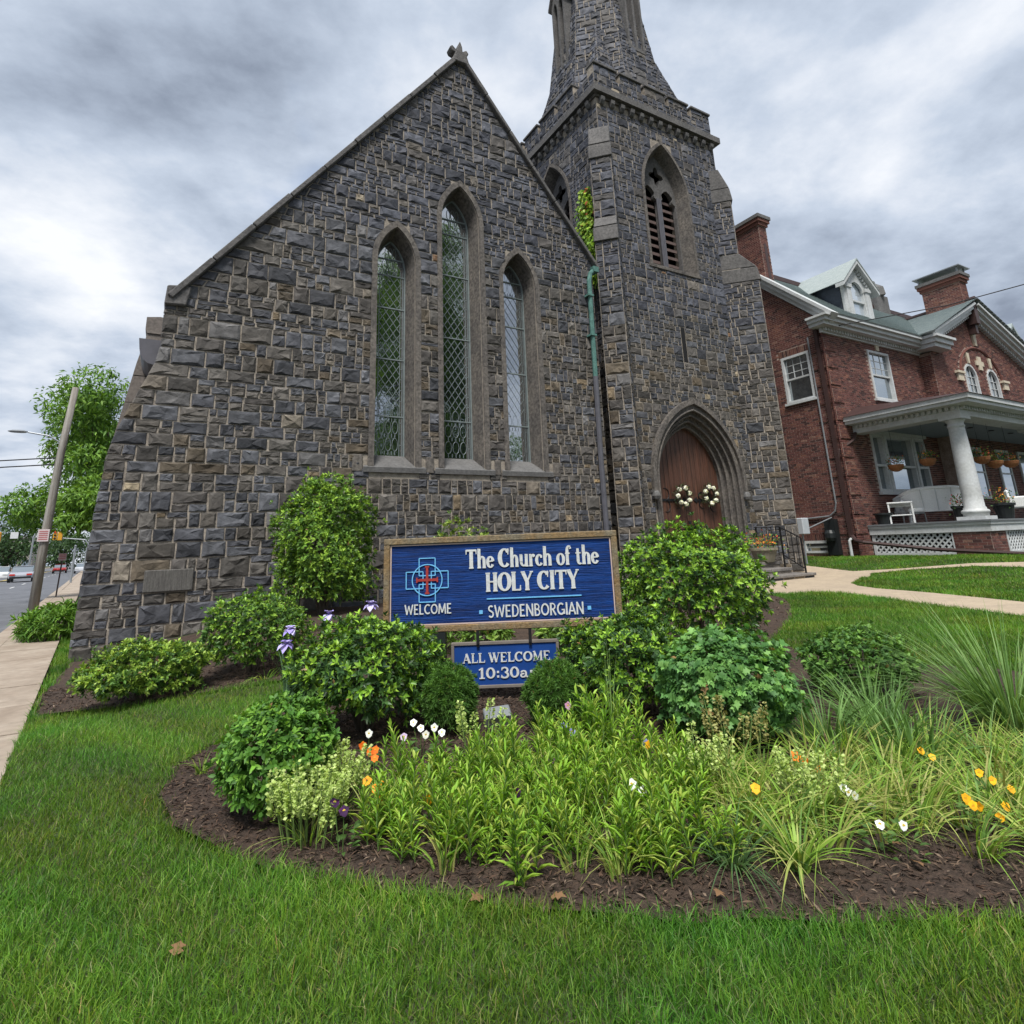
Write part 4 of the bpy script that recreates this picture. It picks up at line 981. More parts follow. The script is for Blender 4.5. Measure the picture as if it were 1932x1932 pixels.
for (a, b, z0, z1) in ((WS[0] - .08, WS[1] + .08, WS[3] + .02, WS[3] + .25), (BW[0], BW[1], BW[3] + .01, BW[3] + .22)):
    u = a
    while u < b - .03:      # soldier course lintel
        BRICKS.append((.5, fs, [(u, z0), (u + .062, z0), (u + .062, z1), (u, z1)], .006, Vector(rng.choice(BCOL)) * .8)); u += .073
# front wall
WF = (21.72, 23.14, 5.9, 7.76); PX = 25.5
BIGW = (20.85, 24.4, 2.55, 4.55)
front_poly = [(HX, HG - .2), (40, HG - .2), (40, EAVE), (HX, EAVE)]
fwall = hpart(plate(front_poly, [[(r[0], r[2]), (r[1], r[2]), (r[1], r[3]), (r[0], r[3])] for r in (WF, BIGW)], fh, -.3, 0), 'front_wall', M['bmortar'])
bricks(fh, HX - .1, PX + .1, HG - .1, EAVE, lambda u, v: inr(u, v, WF, .04) or inr(u, v, BIGW, .04) or (v < 1.4 and u > 19.8))
bricks(front(HY - .45), PX, 34, 1.45, 4.7, None)
# quoin-like banded pier at the corner
for z in np.arange(1.2, EAVE - .3, .62):
    hpart(MB().box(HX - .03, HX + .55, HY - .03, HY + .55, z, z + .46), 'corner_band', M['bmortar'], swall)
    bricks(front(HY - .032), HX - .03, HX + .55, z, z + .46, None, vis=.9); bricks(leftside(HX - .032), -HY - .55, -HY + .03, z, z + .46, None, vis=.9)
# projecting gable bay
PY = HY - .45; GA = (29.4, 10.28); GE = 8.32
bay_poly = [(PX, 1.2), (36, 1.2), (36, GE), (35.2, GE), GA, (PX + .1, GE - .6), (PX, GE - .6)]
bay_poly = [(PX, 1.2), (35.3, 1.2), (35.3, GE - .3), GA, (PX, GE - .3)]
fb = front(PY)
arch_c = [(28.55, .52), (30.55, .52)]; AZ0, AZS = 5.75, 7.35
ahole = [[(c + .52 * math.cos(t), AZS + .55 * math.sin(t)) for t in [i * math.pi / 10 for i in range(11)]] + [(c - .52, AZ0), (c + .52, AZ0)] for c, h in arch_c]
bay = hpart(plate(bay_poly, ahole, fb, -.44, 0), 'gable_bay', M['bmortar'])
def bh(u, v): return any(abs(u - c) < .58 and AZ0 - .04 < v < AZS for c, h in arch_c) or any(math.hypot(u - c, v - AZS) < .62 for c, h in arch_c) or 1.30 < math.hypot((u - 29.55) / 1.35, v - AZS) < 1.46 and v > AZS
bricks(fb, PX, 35.2, 4.7, 11.2, bh, bay_poly)
bricks(leftside(PX), -HY, -PY, 4.7, GE - .4)
hpart(MB().tube([fb(29.55 + 1.38 * 1.35 * math.cos(t), AZS + 1.38 * math.sin(t), .0) for t in [i * math.pi / 20 for i in range(21)]], .07, 6), 'relieving_arch', mat('arch_brick', (.12, .045, .035), .85, .3, 20), bay)
def sash(fr, u0, u1, v0, v1, parent_fn, cols=3, rows=3, sill=True, keystone=False, curtain=True, arched=False):
    w = .085; cx = (u0 + u1) / 2; vm = (v0 + v1) / 2; m = MB()
    if not arched:
        for a, b, c, d in ((u0, u0 + w, v0, v1), (u1 - w, u1, v0, v1), (u0 + w, u1 - w, v1 - w, v1), (u0 + w, u1 - w, v0, v0 + w * .8)): m.fbox(fr, a, b, c, d, -.12, .03)
    m.fbox(fr, u0 + w, u1 - w, vm - .03, vm + .03, -.09, -.02)
    o = parent_fn(m, 'window', M['white'])
    mm = MB()
    for k in range(1, cols): mm.fbox(fr, lerp(u0 + w, u1 - w, k / cols) - .012, lerp(u0 + w, u1 - w, k / cols) + .012, vm + .03, v1 - w, -.085, -.055)
    for k in range(1, rows): mm.fbox(fr, u0 + w, u1 - w, lerp(vm, v1 - w, k / rows) - .012, lerp(vm, v1 - w, k / rows) + .012, -.083, -.057)
    if cols > 1: parent_fn(mm, 'muntins', M['white'], o)
    parent_fn(MB().fbox(fr, u0 + w * .7, u1 - w * .7, v0 + w * .7, vm, -.13, -.10), 'pane', M['wglass'], o)
    parent_fn(MB().fbox(fr, u0 + w * .7, u1 - w * .7, vm, v1 - w * .7, -.10, -.07), 'pane', M['wglass'], o)
    if sill: parent_fn(MB().fbox(fr, u0 - .07, u1 + .07, v0 - .085, v0, -.1, .085), 'sill', M['white'], o)
    if keystone: parent_fn(MB().prism([(cx - .09, v1 + .03), (cx + .09, v1 + .03), (cx + .13, v1 + .36), (cx - .13, v1 + .36)], fr, -.01, .05), 'keystone', M['cream'], o)
    return o
sash(fs, *WS[:2], *WS[2:], hpart); sash(fh, *WF[:2], *WF[2:], hpart, keystone=True)
o = sash(fs, *BW[:2], *BW[2:], hpart, cols=1, sill=False); o.name = 'basement_window'
for c, h in arch_c:
    m = MB(); pts = [(c + .50 * math.cos(t), AZS + .53 * math.sin(t)) for t in [i * math.pi / 10 for i in range(11)]]
    loop = [(c + .5, AZ0)] + pts + [(c - .5, AZ0), (c + .5, AZ0)]
    for a, b in zip(loop, loop[1:]): m.bar(fb(*a, -.03), fb(*b, -.03), .09, .10, (0, 1, 0))
    m.fbox(fb, c - .46, c + .46, 6.62, 6.70, -.09, -.03)
    o = hpart(m, 'arched_window', M['white'])
    hpart(MB().prism(pts + [(c - .5, AZ0), (c + .5, AZ0)], fb, -.14, -.10), 'pane', M['wglass'], o)
    mm = MB()
    for k in (-.16, .16): mm.fbox(fb, c + k - .012, c + k + .012, 6.7, 7.8, -.095, -.06)
    for z in (7.05, 7.38): mm.fbox(fb, c - .45, c + .45, z - .012, z + .012, -.093, -.063)
    hpart(mm, 'muntins', M['white'], o)
    hpart(MB().prism([(c - .07, AZS + .6), (c + .07, AZS + .6), (c + .12, AZS + 1.05), (c - .12, AZS + 1.05)], fb, -.01, .06), 'keystone', M['cream'], o)
for u in (27.45, 31.55): hpart(MB().fbox(fb, u - .22, u + .22, AZS - .28, AZS + .02, -.01, .09).fbox(fb, u - .3, u + .3, AZS + .02, AZS + .12, -.01, .14), 'impost', M['cream'], bay)
hpart(MB().fbox(fb, 29.40, 29.70, 7.75, 8.35, -.01, .06).fbox(fb, 29.2, 29.9, 7.95, 8.15, -.01, .055), 'ornament', M['cream'], bay)
hpart(MB().prism([(29.47, 8.85), (29.63, 8.85), (29.72, 9.4), (29.38, 9.4)], fb, -.01, .08), 'keystone', M['cream'], bay)
# cornice with dentils
cor = hpart(MB().fbox(fh, HX - .40, PX - .02, EAVE - .02, EAVE + .10, -.2, .36).fbox(fh, HX - .47, PX - .02, EAVE + .10, EAVE + .23, -.2, .46).fbox(fh, HX - .55, PX - .02, EAVE + .23, EAVE + .31, -.2, .56).fbox(fh, HX - .12, PX - .02, EAVE - .20, EAVE - .02, -.02, .08), 'cornice', M['white'])
hpart(MB().fbox(fb, PX - .5, PX + .75, GE - .22, GE - .06, -.5, .42).fbox(fb, PX - .58, PX + .8, GE - .06, GE + .12, -.5, .52).fbox(fb, PX - .66, PX + .85, GE + .12, GE + .22, -.5, .62), 'cornice_return', M['white'], cor)
for u in np.arange(HX - .05, PX - .1, .165): hpart(MB().fbox(fh, u, u + .09, EAVE - .14, EAVE - .025, .08, .17), 'dentil', M['white'], cor)
# raking cornices of the bay and the side gable
def raking(fr, a, b, n0, n1, parent, dent=True):
    a = Vector((a[0], a[1], 0)); b = Vector((b[0], b[1], 0)); d = (b - a).normalized(); q = Vector((-d.y, d.x, 0)); q = q if q.y > 0 else -q
    for o0, o1, e in ((.0, .16, .0), (.16, .32, .12), (.32, .42, .22)):
        P = [a + q * o0, b + q * o0, b + q * o1, a + q * o1]; hpart(MB().prism([(p.x, p.y) for p in P], fr, n0, n1 + e), 'raking_cornice', M['white'], parent)
    if dent:
        L = (b - a).length; k = int(L / .2)
        for i in range(k):
            p = a + d * (i * .2 + .1); c = [p - q * .14, p + d * .1 - q * .14, p + d * .1, p]; hpart(MB().prism([(x.x, x.y) for x in c], fr, n0, n1 - .12), 'dentil', M['white'], parent)
raking(fb, (PX - .35, GE + .02), GA, -.2, .30, bay); raking(fb, (35.3, GE - .3), GA, -.2, .30, bay)
hpart(MB().fbox(fb, GA[0] - .16, GA[0] + .16, GA[1] - .55, GA[1] + .62, .1, .42).fbox(fb, GA[0] - .10, GA[0] + .10, GA[1] - .95, GA[1] - .55, .0, .3), 'apex_bracket', M['brownmetal'], bay)
raking(fs, (-HY + .35, EAVE + .02), (-13.3, 10.80), -.1, .10, swall, False)
# roofs in stepped slate courses
def slateroof(p0, p1, p2, p3, n, name, parent=None):
    """quad from eave p0-p1 to ridge p3-p2 in n overlapping courses"""
    p0, p1, p2, p3 = map(Vector, (p0, p1, p2, p3)); nn = (p1 - p0).cross(p3 - p0).normalized(); nn = nn if nn.z > 0 else -nn; m = MB()
    for i in range(n):
        a, b = i / n, (i + 1.15) / n; A, B = p0.lerp(p3, a), p1.lerp(p2, a); C, D = p1.lerp(p2, min(b, 1)), p0.lerp(p3, min(b, 1))
        lo, hi = nn * .035, nn * .008
        m.add([A + lo, B + lo, C + hi, D + hi, A - nn * .02, B - nn * .02], [(0, 1, 2, 3), (0, 4, 5, 1)])
    return hpart(m, name, M['slate'], parent, fix=False)
RX, RZ, RY = HX - .1, 11.27, 13.3
roof = slateroof((RX, HY - .57, EAVE + .33), (PX - .05, HY - .57, EAVE + .33), (31, RY, RZ), (RX, RY, RZ), 26, 'roof')
slateroof((RX, RY + 2.9, EAVE + .38), (31, RY + 2.9, EAVE + .38), (31, RY, RZ), (RX, RY, RZ), 20, 'rear_slope', roof)
slateroof((PX - .75, PY - .58, GE + .30), (PX - .75, 15, GE + .30), (GA[0], 15, GA[1] + .56), (GA[0], PY - .58, GA[1] + .56), 26, 'bay_roof', roof)
slateroof((35.9, PY - .58, GE + .1), (35.9, 15, GE + .1), (GA[0], 15, GA[1] + .56), (GA[0], PY - .58, GA[1] + .56), 26, 'bay_roof', roof)
hpart(MB().tube([(GA[0], PY - .5, GA[1] + .60), (GA[0], 15, GA[1] + .60)], .10, 6).box(RX + .2, 31, RY - .12, RY + .12, RZ - .05, RZ + .14), 'ridge_cap', M['brownmetal'], roof)
# dormer
DXc, DY0, DZ0 = 22.0, 11.1, 9.10; dw = .92; dz1, dza = 10.42, 11.22
fd = front(DY0)
dorm = hpart(plate([(DXc - dw, DZ0 - .3), (DXc + dw, DZ0 - .3), (DXc + dw, dz1), (DXc, dza), (DXc - dw, dz1)], [[(DXc + .42 * math.cos(t), 10.16 + .42 * math.sin(t)) for t in [i * math.pi / 8 for i in range(9)]] + [(DXc - .42, DZ0), (DXc + .42, DZ0)]], fd, -.12, 0), 'dormer', M['white'])
for s in (-1, 1):
    for k in range(9):
        z = lerp(DZ0 - .2, dz1 - .15, k / 9); hpart(MB().box(DXc + s * dw - .02 - s * .02, DXc + s * dw + .02 - s * .02, DY0 + .1, DY0 + 2.4, z, z + .15), 'side_shingle_course', M['darkslate'], dorm)
    P = [(0, dza + .02), (s * (dw + .28), dz1 - .30), (s * (dw + .28), dz1 - .16), (0, dza + .20)]
    hpart(MB().prism([(DXc + a, b) for a, b in P][::s], fd, -.10, .22), 'raking_trim', M['white'], dorm)
    hpart(MB().prism([(DXc + a, b + (.16 if i in (0, 1) else .04)) for i, (a, b) in enumerate(P)][::s], fd, -3.0, .24), 'dormer_roof', M['slate'], dorm)
    for i in range(9):
        t = i / 9; hpart(MB().fbox(fd, DXc + s * lerp(.08, dw, t) - .03, DXc + s * lerp(.08, dw, t) + .03, lerp(dza - .16, dz1 - .30, t), lerp(dza - .06, dz1 - .20, t), 0, .09), 'dentil', M['white'], dorm)
    hpart(MB().fbox(fd, DXc + s * .62 - .13, DXc + s * .62 + .13, DZ0 - .2, dz1 - .22, 0, .06).fbox(fd, DXc + s * .62 - .17, DXc + s * .62 + .17, dz1 - .22, dz1 - .08, 0, .10), 'pilaster', M['white'], dorm)
hpart(MB().box(DXc - dw + .05, DXc + dw - .05, DY0 + .14, DY0 + 2.2, DZ0, dz1), 'dormer_body', M['darkslate'], dorm)
m = MB().fbox(fd, DXc - .42, DXc + .42, 9.72, 9.79, -.08, -.02)
for k in range(10):
    a, b = k * math.pi / 10, (k + 1) * math.pi / 10; m.bar(fd(DXc + .42 * math.cos(a), 10.16 + .42 * math.sin(a), -.03), fd(DXc + .42 * math.cos(b), 10.16 + .42 * math.sin(b), -.03), .06, .08, (0, 1, 0))
hpart(m, 'window_frame', M['white'], dorm)
hpart(MB().fbox(fd, DXc - .45, DXc + .45, DZ0, 10.66, -.125, -.10), 'pane', glassmat('hazy_glass', (.35, .38, .42), .4), dorm)
# chimneys
def chimney(x0, x1, y0, y1, z0, z1, name, cap=True):
    c = hpart(MB().box(x0, x1, y0, y1, z0, z1), name, M['bmortar'])
    for fr, a, b in ((front(y0), x0, x1), (leftside(x0), -y1, -y0)): bricks(fr, a, b, z0, z1 - .02, None, vis=.6)
    for i, e in enumerate((.06, .12)):
        z = z1 + i * .14; hpart(MB().box(x0 - e, x1 + e, y0 - e, y1 + e, z, z + .14), 'corbel_course', mat('corbel_brick', (.14, .06, .045), .85, .3, 20), c)
    hpart(MB().box(x0 - .16, x1 + .16, y0 - .16, y1 + .16, z1 + .28, z1 + .42), 'chimney_cap', M['capstone'], c)
    return c
ch1 = chimney(HX + .02, HX + .48, 12.8, 13.9, 9.2, 13.15, 'chimney')
hpart(MB().prism([(HX + .18, 10.9), (HX + .34, 10.9), (HX + .34, 12.3), (HX + .26, 12.45), (HX + .18, 12.3)], front(12.8), -.1, .012), 'recessed_panel', M['brownmetal'], ch1)
ch2 = chimney(29.1, 29.72, 10.4, 11.9, 10.2, 11.75, 'chimney')
m = MB()
for x in (29.05, 29.72):
    for y in (10.35, 11.9): m.box(x, x + .05, y, y + .05, 12.17, 12.42)
m.box(28.9, 29.95, 10.2, 12.1, 12.42, 12.46); hpart(m, 'metal_cap', M['galv'], ch2)
pn = hpart(MB().box(27.35, 28.35, 13.0, 13.7, 10.6, 11.9), 'roof_vent', M['capstone']); hpart(MB().lathe([(.55, 11.9), (.5, 12.3), (.2, 12.55), (.16, 12.7), (.02, 12.75)], (27.85, 13.35, 0), 4), 'vent_hood', M['capstone'], pn)
# second dormer at the far right
d2 = hpart(MB().prism([(36.2, 9.2), (37.6, 9.2), (37.6, 10.3), (36.9, 11.2), (36.2, 10.3)], front(11.6), -2, 0), 'dormer', M['white'])
for s in (-1, 1): hpart(MB().prism([(36.9, 11.25), (36.9 + s * 1.0, 10.1), (36.9 + s * 1.0, 10.24), (36.9, 11.42)][::s], front(11.6), -2.2, .2), 'dormer_roof', M['slate'], d2)
# triple window under the porch
w0 = hpart(MB().fbox(fh, BIGW[0] - .06, BIGW[1] + .06, BIGW[3] + .0, BIGW[3] + .16, 0, .12).fbox(fh, BIGW[0] - .18, BIGW[1] + .18, BIGW[3] + .16, BIGW[3] + .26, 0, .22), 'triple_window', M['white'])
hpart(MB().fbox(fh, BIGW[0] - .08, BIGW[1] + .08, BIGW[2] - .1, BIGW[2], -.05, .12), 'sill', M['white'], w0)
for a, b in ((20.85, 21.6), (21.72, 23.5), (23.62, 24.4)):
    m = MB()
    for r in ((a, a + .09, BIGW[2], BIGW[3]), (b - .09, b, BIGW[2], BIGW[3]), (a + .09, b - .09, BIGW[3] - .1, BIGW[3]), (a + .09, b - .09, BIGW[2], BIGW[2] + .1), (a + .09, b - .09, 3.42, 3.5)): m.fbox(fh, *r, -.12, .04)
    hpart(m, 'window_frame', M['white'], w0); hpart(MB().fbox(fh, a + .05, b - .05, BIGW[2] + .05, BIGW[3] - .05, -.16, -.12), 'pane', M['wglass'], w0)
for a in (21.6, 23.5): hpart(MB().fbox(fh, a, a + .12, BIGW[2], BIGW[3], -.1, .07), 'mullion', M['white'], w0)
for a in (26.6, 29.0, 31):
    m = MB()
    for r in ((a, a + .1, 2.3, 4.3), (a + 1.0, a + 1.1, 2.3, 4.3), (a + .1, a + 1, 4.2, 4.3), (a + .1, a + 1, 2.3, 2.4), (a + .1, a + 1, 3.3, 3.36)): m.fbox(fb, *r, -.02, .06)
    o = hpart(m, 'porch_window', M['white']); hpart(MB().fbox(fb, a + .08, a + 1.02, 2.35, 4.25, .012, .03), 'pane', M['wglass'], o)
# downspouts, conduit, meter cabinet
dsp = hpart(MB().box(HX - .12, HX - .02, HY + .12, HY + .24, HG + .6, EAVE), 'downspout', M['brownmetal'])
hpart(MB().tube([(HX + .7, HY - .12, 4.5), (HX + .55, HY - .1, 4.25), (HX - .06, HY + .1, 3.9), (HX - .07, HY + .17, 3.6)], .055, 6), 'branch_pipe', M['brownmetal'], dsp)
hpart(MB().tube([(HX - .05, 11.55, EAVE - .2), (HX - .05, 11.55, 2.2), (HX - .05, 11.62, 1.95), (HX - .05, 11.85, 1.8), (HX - .05, 13.0, 1.75)], .028, 6), 'conduit', M['galv'])
mt = hpart(MB().box(HX - .2, HX - .01, 11.62, 12.0, HG + .1, 1.7), 'gas_meter', M['pot']); hpart(MB().lathe([(.13, 0), (.17, .1), (.17, .25), (.12, .35)], (HX - .25, 11.8, 1.0), 12), 'meter_body', M['pot'], mt)
# --- porch
PL, PF, DZk = 19.74, 7.72, 1.46
porch = hpart(MB().box(PL - .08, 40, PF - .1, HY - .01, DZk - .05, DZk), 'porch', M['deck'])
hpart(MB().box(PL - .02, 40, PF - .04, PF + .1, DZk - .32, DZk - .052).box(PL - .02, PL + .12, PF + .1, HY - .02, DZk - .32, DZk - .052).box(PL - .05, 40, PF - .07, PF, DZk - .13, DZk - .055).box(PL - .05, PL, PF, HY - .02, DZk - .13, DZk - .055), 'fascia', M['white'], porch)
fps, fpf = leftside(PL + .04), front(PF + .04)
def lattice(fr, u0, u1, v0, v1):
    o = hpart(MB().fbox(fr, u0, u0 + .09, v0, v1, -.03, .02).fbox(fr, u1 - .09, u1, v0, v1, -.03, .02).fbox(fr, u0 + .09, u1 - .09, v0, v0 + .10, -.03, .018), 'lattice', M['white'])
    st = .17
    for s in (-1, 1):
        c = u0 - (v1 - v0)
        while c < u1 + (v1 - v0):
            pts = [(c, v0), (c + s * (v1 - v0), v1)]
            q = [(pts[0][0] - .034, v0), (pts[0][0] + .034, v0), (pts[1][0] + .034, v1), (pts[1][0] - .034, v1)]
            q = clip(clip(q, (u0 + .05, 9), (u0 + .05, -9)), (u1 - .05, -9), (u1 - .05, 9))
            if len(q) > 2: hpart(MB().prism(q, fr, -.012 if s > 0 else -.026, 0 if s > 0 else -.014), 'slat', M['white'], o)
            c += st
lattice(fps, -HY + .05, -8.62, HG + .02, DZk - .33); lattice(fpf, 20.72, 25.18, HG + .02, DZk - .33); lattice(fpf, 26.15, 30.3, HG + .02, DZk - .33)
hpart(MB().box(PL + .3, 40, PF + .3, HY - .1, HG - .1, DZk - .4), 'crawl_space_dark_fill', M['black'], porch)  # solid black block in place of the darkness beneath the deck
for x0 in (PL + .02, 25.2, 30.4):
    p = hpart(MB().box(x0, x0 + .92, PF + .02, PF + .95, HG - .2, DZk - .33), 'brick_pier', M['bmortar'])
    bricks(front(PF + .02), x0, x0 + .92, HG - .1, DZk - .34, None, vis=3, bl=.23, bh=.08); bricks(leftside(x0), -PF - .95, -PF - .02, HG - .1, DZk - .34, None, vis=3, bl=.23, bh=.08)
def column(x, y):
    c = hpart(MB().lathe([(.31, 0), (.31, .09), (.33, .09), (.345, .13), (.33, .17), (.28, .2), (.28, .24), (.255, .27), (.25, .6), (.243, 1.2), (.225, 2.0), (.205, 2.55), (.205, 2.6), (.225, 2.62), (.225, 2.65), (.205, 2.67), (.205, 2.74), (.25, 2.80), (.26, 2.83)], (x, y, DZk + .10), 24), 'column', M['white'], smooth=False)
    hpart(MB().box(x - .36, x + .36, y - .36, y + .36, DZk, DZk + .10), 'plinth', M['white'], c); hpart(MB().box(x - .30, x + .30, y - .30, y + .30, DZk + 2.93, DZk + 3.02), 'abacus', M['white'], c)
    c.data.polygons.foreach_set('use_smooth', [True] * len(c.data.polygons))
    return c
for x in (PL + .42, 25.6, 30.8): column(x, PF + .42)
ZE = DZk + 3.02
ent = hpart(MB().box(PL + .12, 40, PF + .12, PF + .72, ZE, ZE + .28).box(PL + .12, PL + .72, PF + .72, HY - .02, ZE, ZE + .28), 'entablature', M['white'])
hpart(MB().box(PL - .30, 40, PF - .30, PF + .7, ZE + .28, ZE + .38).box(PL - .30, PL + .7, PF + .7, HY - .02, ZE + .28, ZE + .38).box(PL - .36, 40, PF - .36, PF + .7, ZE + .38, ZE + .52).box(PL - .36, PL + .7, PF + .7, HY - .02, ZE + .38, ZE + .52), 'porch_cornice', M['white'], ent)
for y in np.arange(PF + .2, HY - .1, .16): hpart(MB().box(PL + .02, PL + .12, y, y + .08, ZE + .17, ZE + .275), 'dentil', M['white'], ent)
for x in np.arange(PL + .2, 28, .16): hpart(MB().box(x, x + .08, PF + .02, PF + .12, ZE + .17, ZE + .275), 'dentil', M['white'], ent)
hpart(MB().box(PL + .72, 40, PF + .72, HY - .02, ZE + .18, ZE + .26), 'porch_ceiling', mat('porch_ceiling_paint', (.20, .235, .255), .7, .1), porch)
for k in range(6): hpart(MB().lathe([(.09, 0), (.09, .02)], (22.5 + k * 1.6, PF + 1.6, ZE + .15), 10), 'ceiling_lamp', M['pot'], porch)
hpart(MB().add([(PL - .40, PF - .40, ZE + .52), (40, PF - .4, ZE + .52), (40, HY, ZE + .95), (PL + .5, HY, ZE + .95), (PL - .40, HY, ZE + .52)], [(0, 1, 2, 3), (0, 3, 4)]), 'porch_roof', M['brownmetal'], porch, fix=False)
# bricks: 300 that show largest as parts, the rest joined
BRICKS.sort(key=lambda b: -b[0] * (1 if abs(b[1](0, 0, 0).x) else 1))
shared = {}
for b in BRICKS[:300]:
    m = MB(); brick_mesh(m, b); hpart(m, 'brick', M['brick'], fwall, fix=False)
m = MB()
for b in BRICKS[300:]: brick_mesh(m, b)
tag(hpart(m, 'brickwork', M['brick'], fix=False), kind='stuff')

# --- things on and near the house
def thing_mesh(mb, name, material, label, cat, group=None, **k): return tag(mb.build(name, material, None, **k), label, cat, group)
# leader pipe lying along the ground, vent pipe, timber steps
t = thing_mesh(MB().tube([(HX - .07, HY + .17, HG + .7), (HX - .10, HY + .05, HG + .55), (HX - .35, 10.7, HG + .48), (PL - .55, 8.9, HG + .22), (PL - .35, 7.0, HG + .08), (PL - .1, 3.0, HG + .04)], .058, 6), 'drain_extension', M['brownmetal'], 'brown downspout extension sloping along the porch lattice to the ground', 'drain pipe')
t = thing_mesh(MB().tube([(HX - .16, 11.25, HG - .1), (HX - .16, 11.25, HG + .52), (HX - .13, 11.22, HG + .58), (HX - .05, 11.2, HG + .6)], .045, 8), 'vent_pipe', M['white'], 'white plastic vent pipe at the house corner beside the porch', 'pipe')
pale = mat('pale_timber', (.36, .30, .19), .85, .2, 6, stretch=(1, 6, 6))
st = empty('timber_steps', (18.4, 13.4, HG), 'pale timber garden steps beside the basement window', 'steps')
for k in range(3):
    o = MB().box(-.5, .65, -.4 + k * .3, .25 + k * .3, k * .16, k * .16 + .15).build('sleeper', pale, st)
# meter box on the tower side
bx = empty('electric_box', (17.25, 11.75, 1.5), 'light grey electric box mounted at the tower corner', 'electric box')
MB().box(-.16, .16, -.22, 0, -.25, .25).build('cabinet', mat('grey_cabinet', (.40, .43, .46), .4, .1), bx, bevel=.02); MB().lathe([(.09, 0), (.09, .07), (.07, .1)], (0, 0, 0), 12).build('meter_dial', M['wglass'], bx)
MB().tube([(0, -.05, -.25), (0, -.05, -1.2)], .03, 6).build('pipe', M['galv'], bx); MB().tube([(.16, -.1, -.1), (1.75, -.0, .25)], .022, 6).build('cable', M['galv'], bx)
# wicker settee seen from behind
def settee(loc, rz):
    e = empty('wicker_settee', loc, 'white wicker settee with a curved high back on the porch', 'settee', rz=rz)
    m = MB(); n = 22; outer = []; W = .82
    prof = []
    for i in range(n + 1):
        t = -1 + 2 * i / n; x = W * t * 1.0; y = -.30 * (abs(t) ** 3) + .0; top = .95 - .16 * abs(t) ** 3.5
        prof.append((x, y, top))
    m.ring([Vector((x * .86, y * .8 + .04, .30)) for x, y, z in prof], [Vector((x, y - .0 + .10, z)) for x, y, z in prof]); m.ring([Vector((x * .86, y * .8 + .0, .30)) for x, y, z in prof], [Vector((x, y + .05, z)) for x, y, z in prof])
    m.build('backrest', M['wicker'], e, smooth=True, fix=False)
    MB().tube([(x, y + .075, z) for x, y, z in prof], .05, 8).build('rolled_edge', M['wicker'], e, smooth=True)
    MB().box(-.70, .70, -.55, .03, .30, .42).build('seat', M['wicker'], e, bevel=.03); MB().box(-.66, .66, -.52, -.06, .42, .52).build('cushion', M['white'], e, bevel=.04)
    for sx in (-1, 1):
        MB().tube([(sx * .80, -.1, .62), (sx * .84, -.35, .62), (sx * .78, -.58, .58), (sx * .70, -.60, .32)], .045, 8).build('armrest', M['wicker'], e)
        for y in (-.52, 0.02): MB().tube([(sx * .68, y, 0), (sx * .66, y, .32)], .03, 8).build('leg', M['wicker'], e)
    for x in (-.35, .0, .35): MB().bar((x * .9, .075, .32), (x, .135, .93), .02, .02).build('back_rib', M['white'], e)
    return e
settee((21.0, 9.45, DZk), R(118)).scale = (1.15, 1.15, 1.12)
def sidetable(loc, rz, label):
    e = empty('wicker_side_table', loc, label, 'table', rz=rz)
    MB().box(-.28, .28, -.24, .24, .52, .56).build('top', M['wicker'], e, bevel=.01); MB().box(-.25, .25, -.21, .21, .20, .23).build('shelf', M['wicker'], e, bevel=.008)
    for x in (-.25, .25):
        for y in (-.21, .21): MB().bar((x, y, 0), (x, y, .52), .035).build('leg', M['wicker'], e)
    MB().box(-.25, .25, -.235, -.215, .44, .52).build('apron', M['wicker'], e)
    return e
sidetable((20.35, 10.25, DZk), R(118), 'small white wicker side table left of the settee on the porch').scale = (1.25, 1.25, 1.2)
e = settee((21.6, 10.5, DZk), R(150)); e.scale = (.55, 1.0, 1.0); e.name = 'wicker_armchair'; tag(e, 'white wicker armchair behind the side table, left of the settee', 'chair')
e = empty('porch_chair', (22.9, 7.95, DZk), 'low white wicker armchair right of the porch column', 'chair', rz=R(20)); e.scale = (1.15,) * 3
MB().box(-.32, .32, -.3, .3, .28, .4).build('seat', M['wicker'], e, bevel=.03); MB().box(-.36, .36, .24, .34, .28, .78).build('backrest', M['wicker'], e, bevel=.05)
for x in (-.34, .34):
    MB().box(x - .05, x + .05, -.3, .28, .28, .58).build('armrest', M['wicker'], e, bevel=.03)
    for y in (-.26, .26): MB().bar((x, y, 0), (x, y, .3), .045).build('leg', M['wicker'], e)
# flowers for pots: helper
def posy(r, h, n, cols, green=((.05, .11, .03), (.08, .16, .04))):
    P = nrng.normal(0, 1, (n, 3)) * np.array([r * .5, r * .5, h * .35]) + np.array([0, 0, h * .4]); T = norm(P + np.array([0, 0, .05])) + nrng.normal(0, .4, (n, 3))
    L1 = leafcloud(P, T, nrng.normal(0, 1, (n, 3)) + np.array([0, 0, 1]), nrng.uniform(.05, .09, n), nrng.uniform(.025, .045, n), colmix(n, green, .25))
    k = n // 2; P2 = nrng.normal(0, 1, (k, 3)) * np.array([r * .5, r * .5, h * .28]) + np.array([0, 0, h * .62])
    L2 = leafcloud(P2, nrng.normal(0, 1, (k, 3)), nrng.normal(0, 1, (k, 3)) + np.array([0, 0, .6]), nrng.uniform(.03, .06, k), nrng.uniform(.03, .05, k), colmix(k, cols, .2))
    return L1, L2
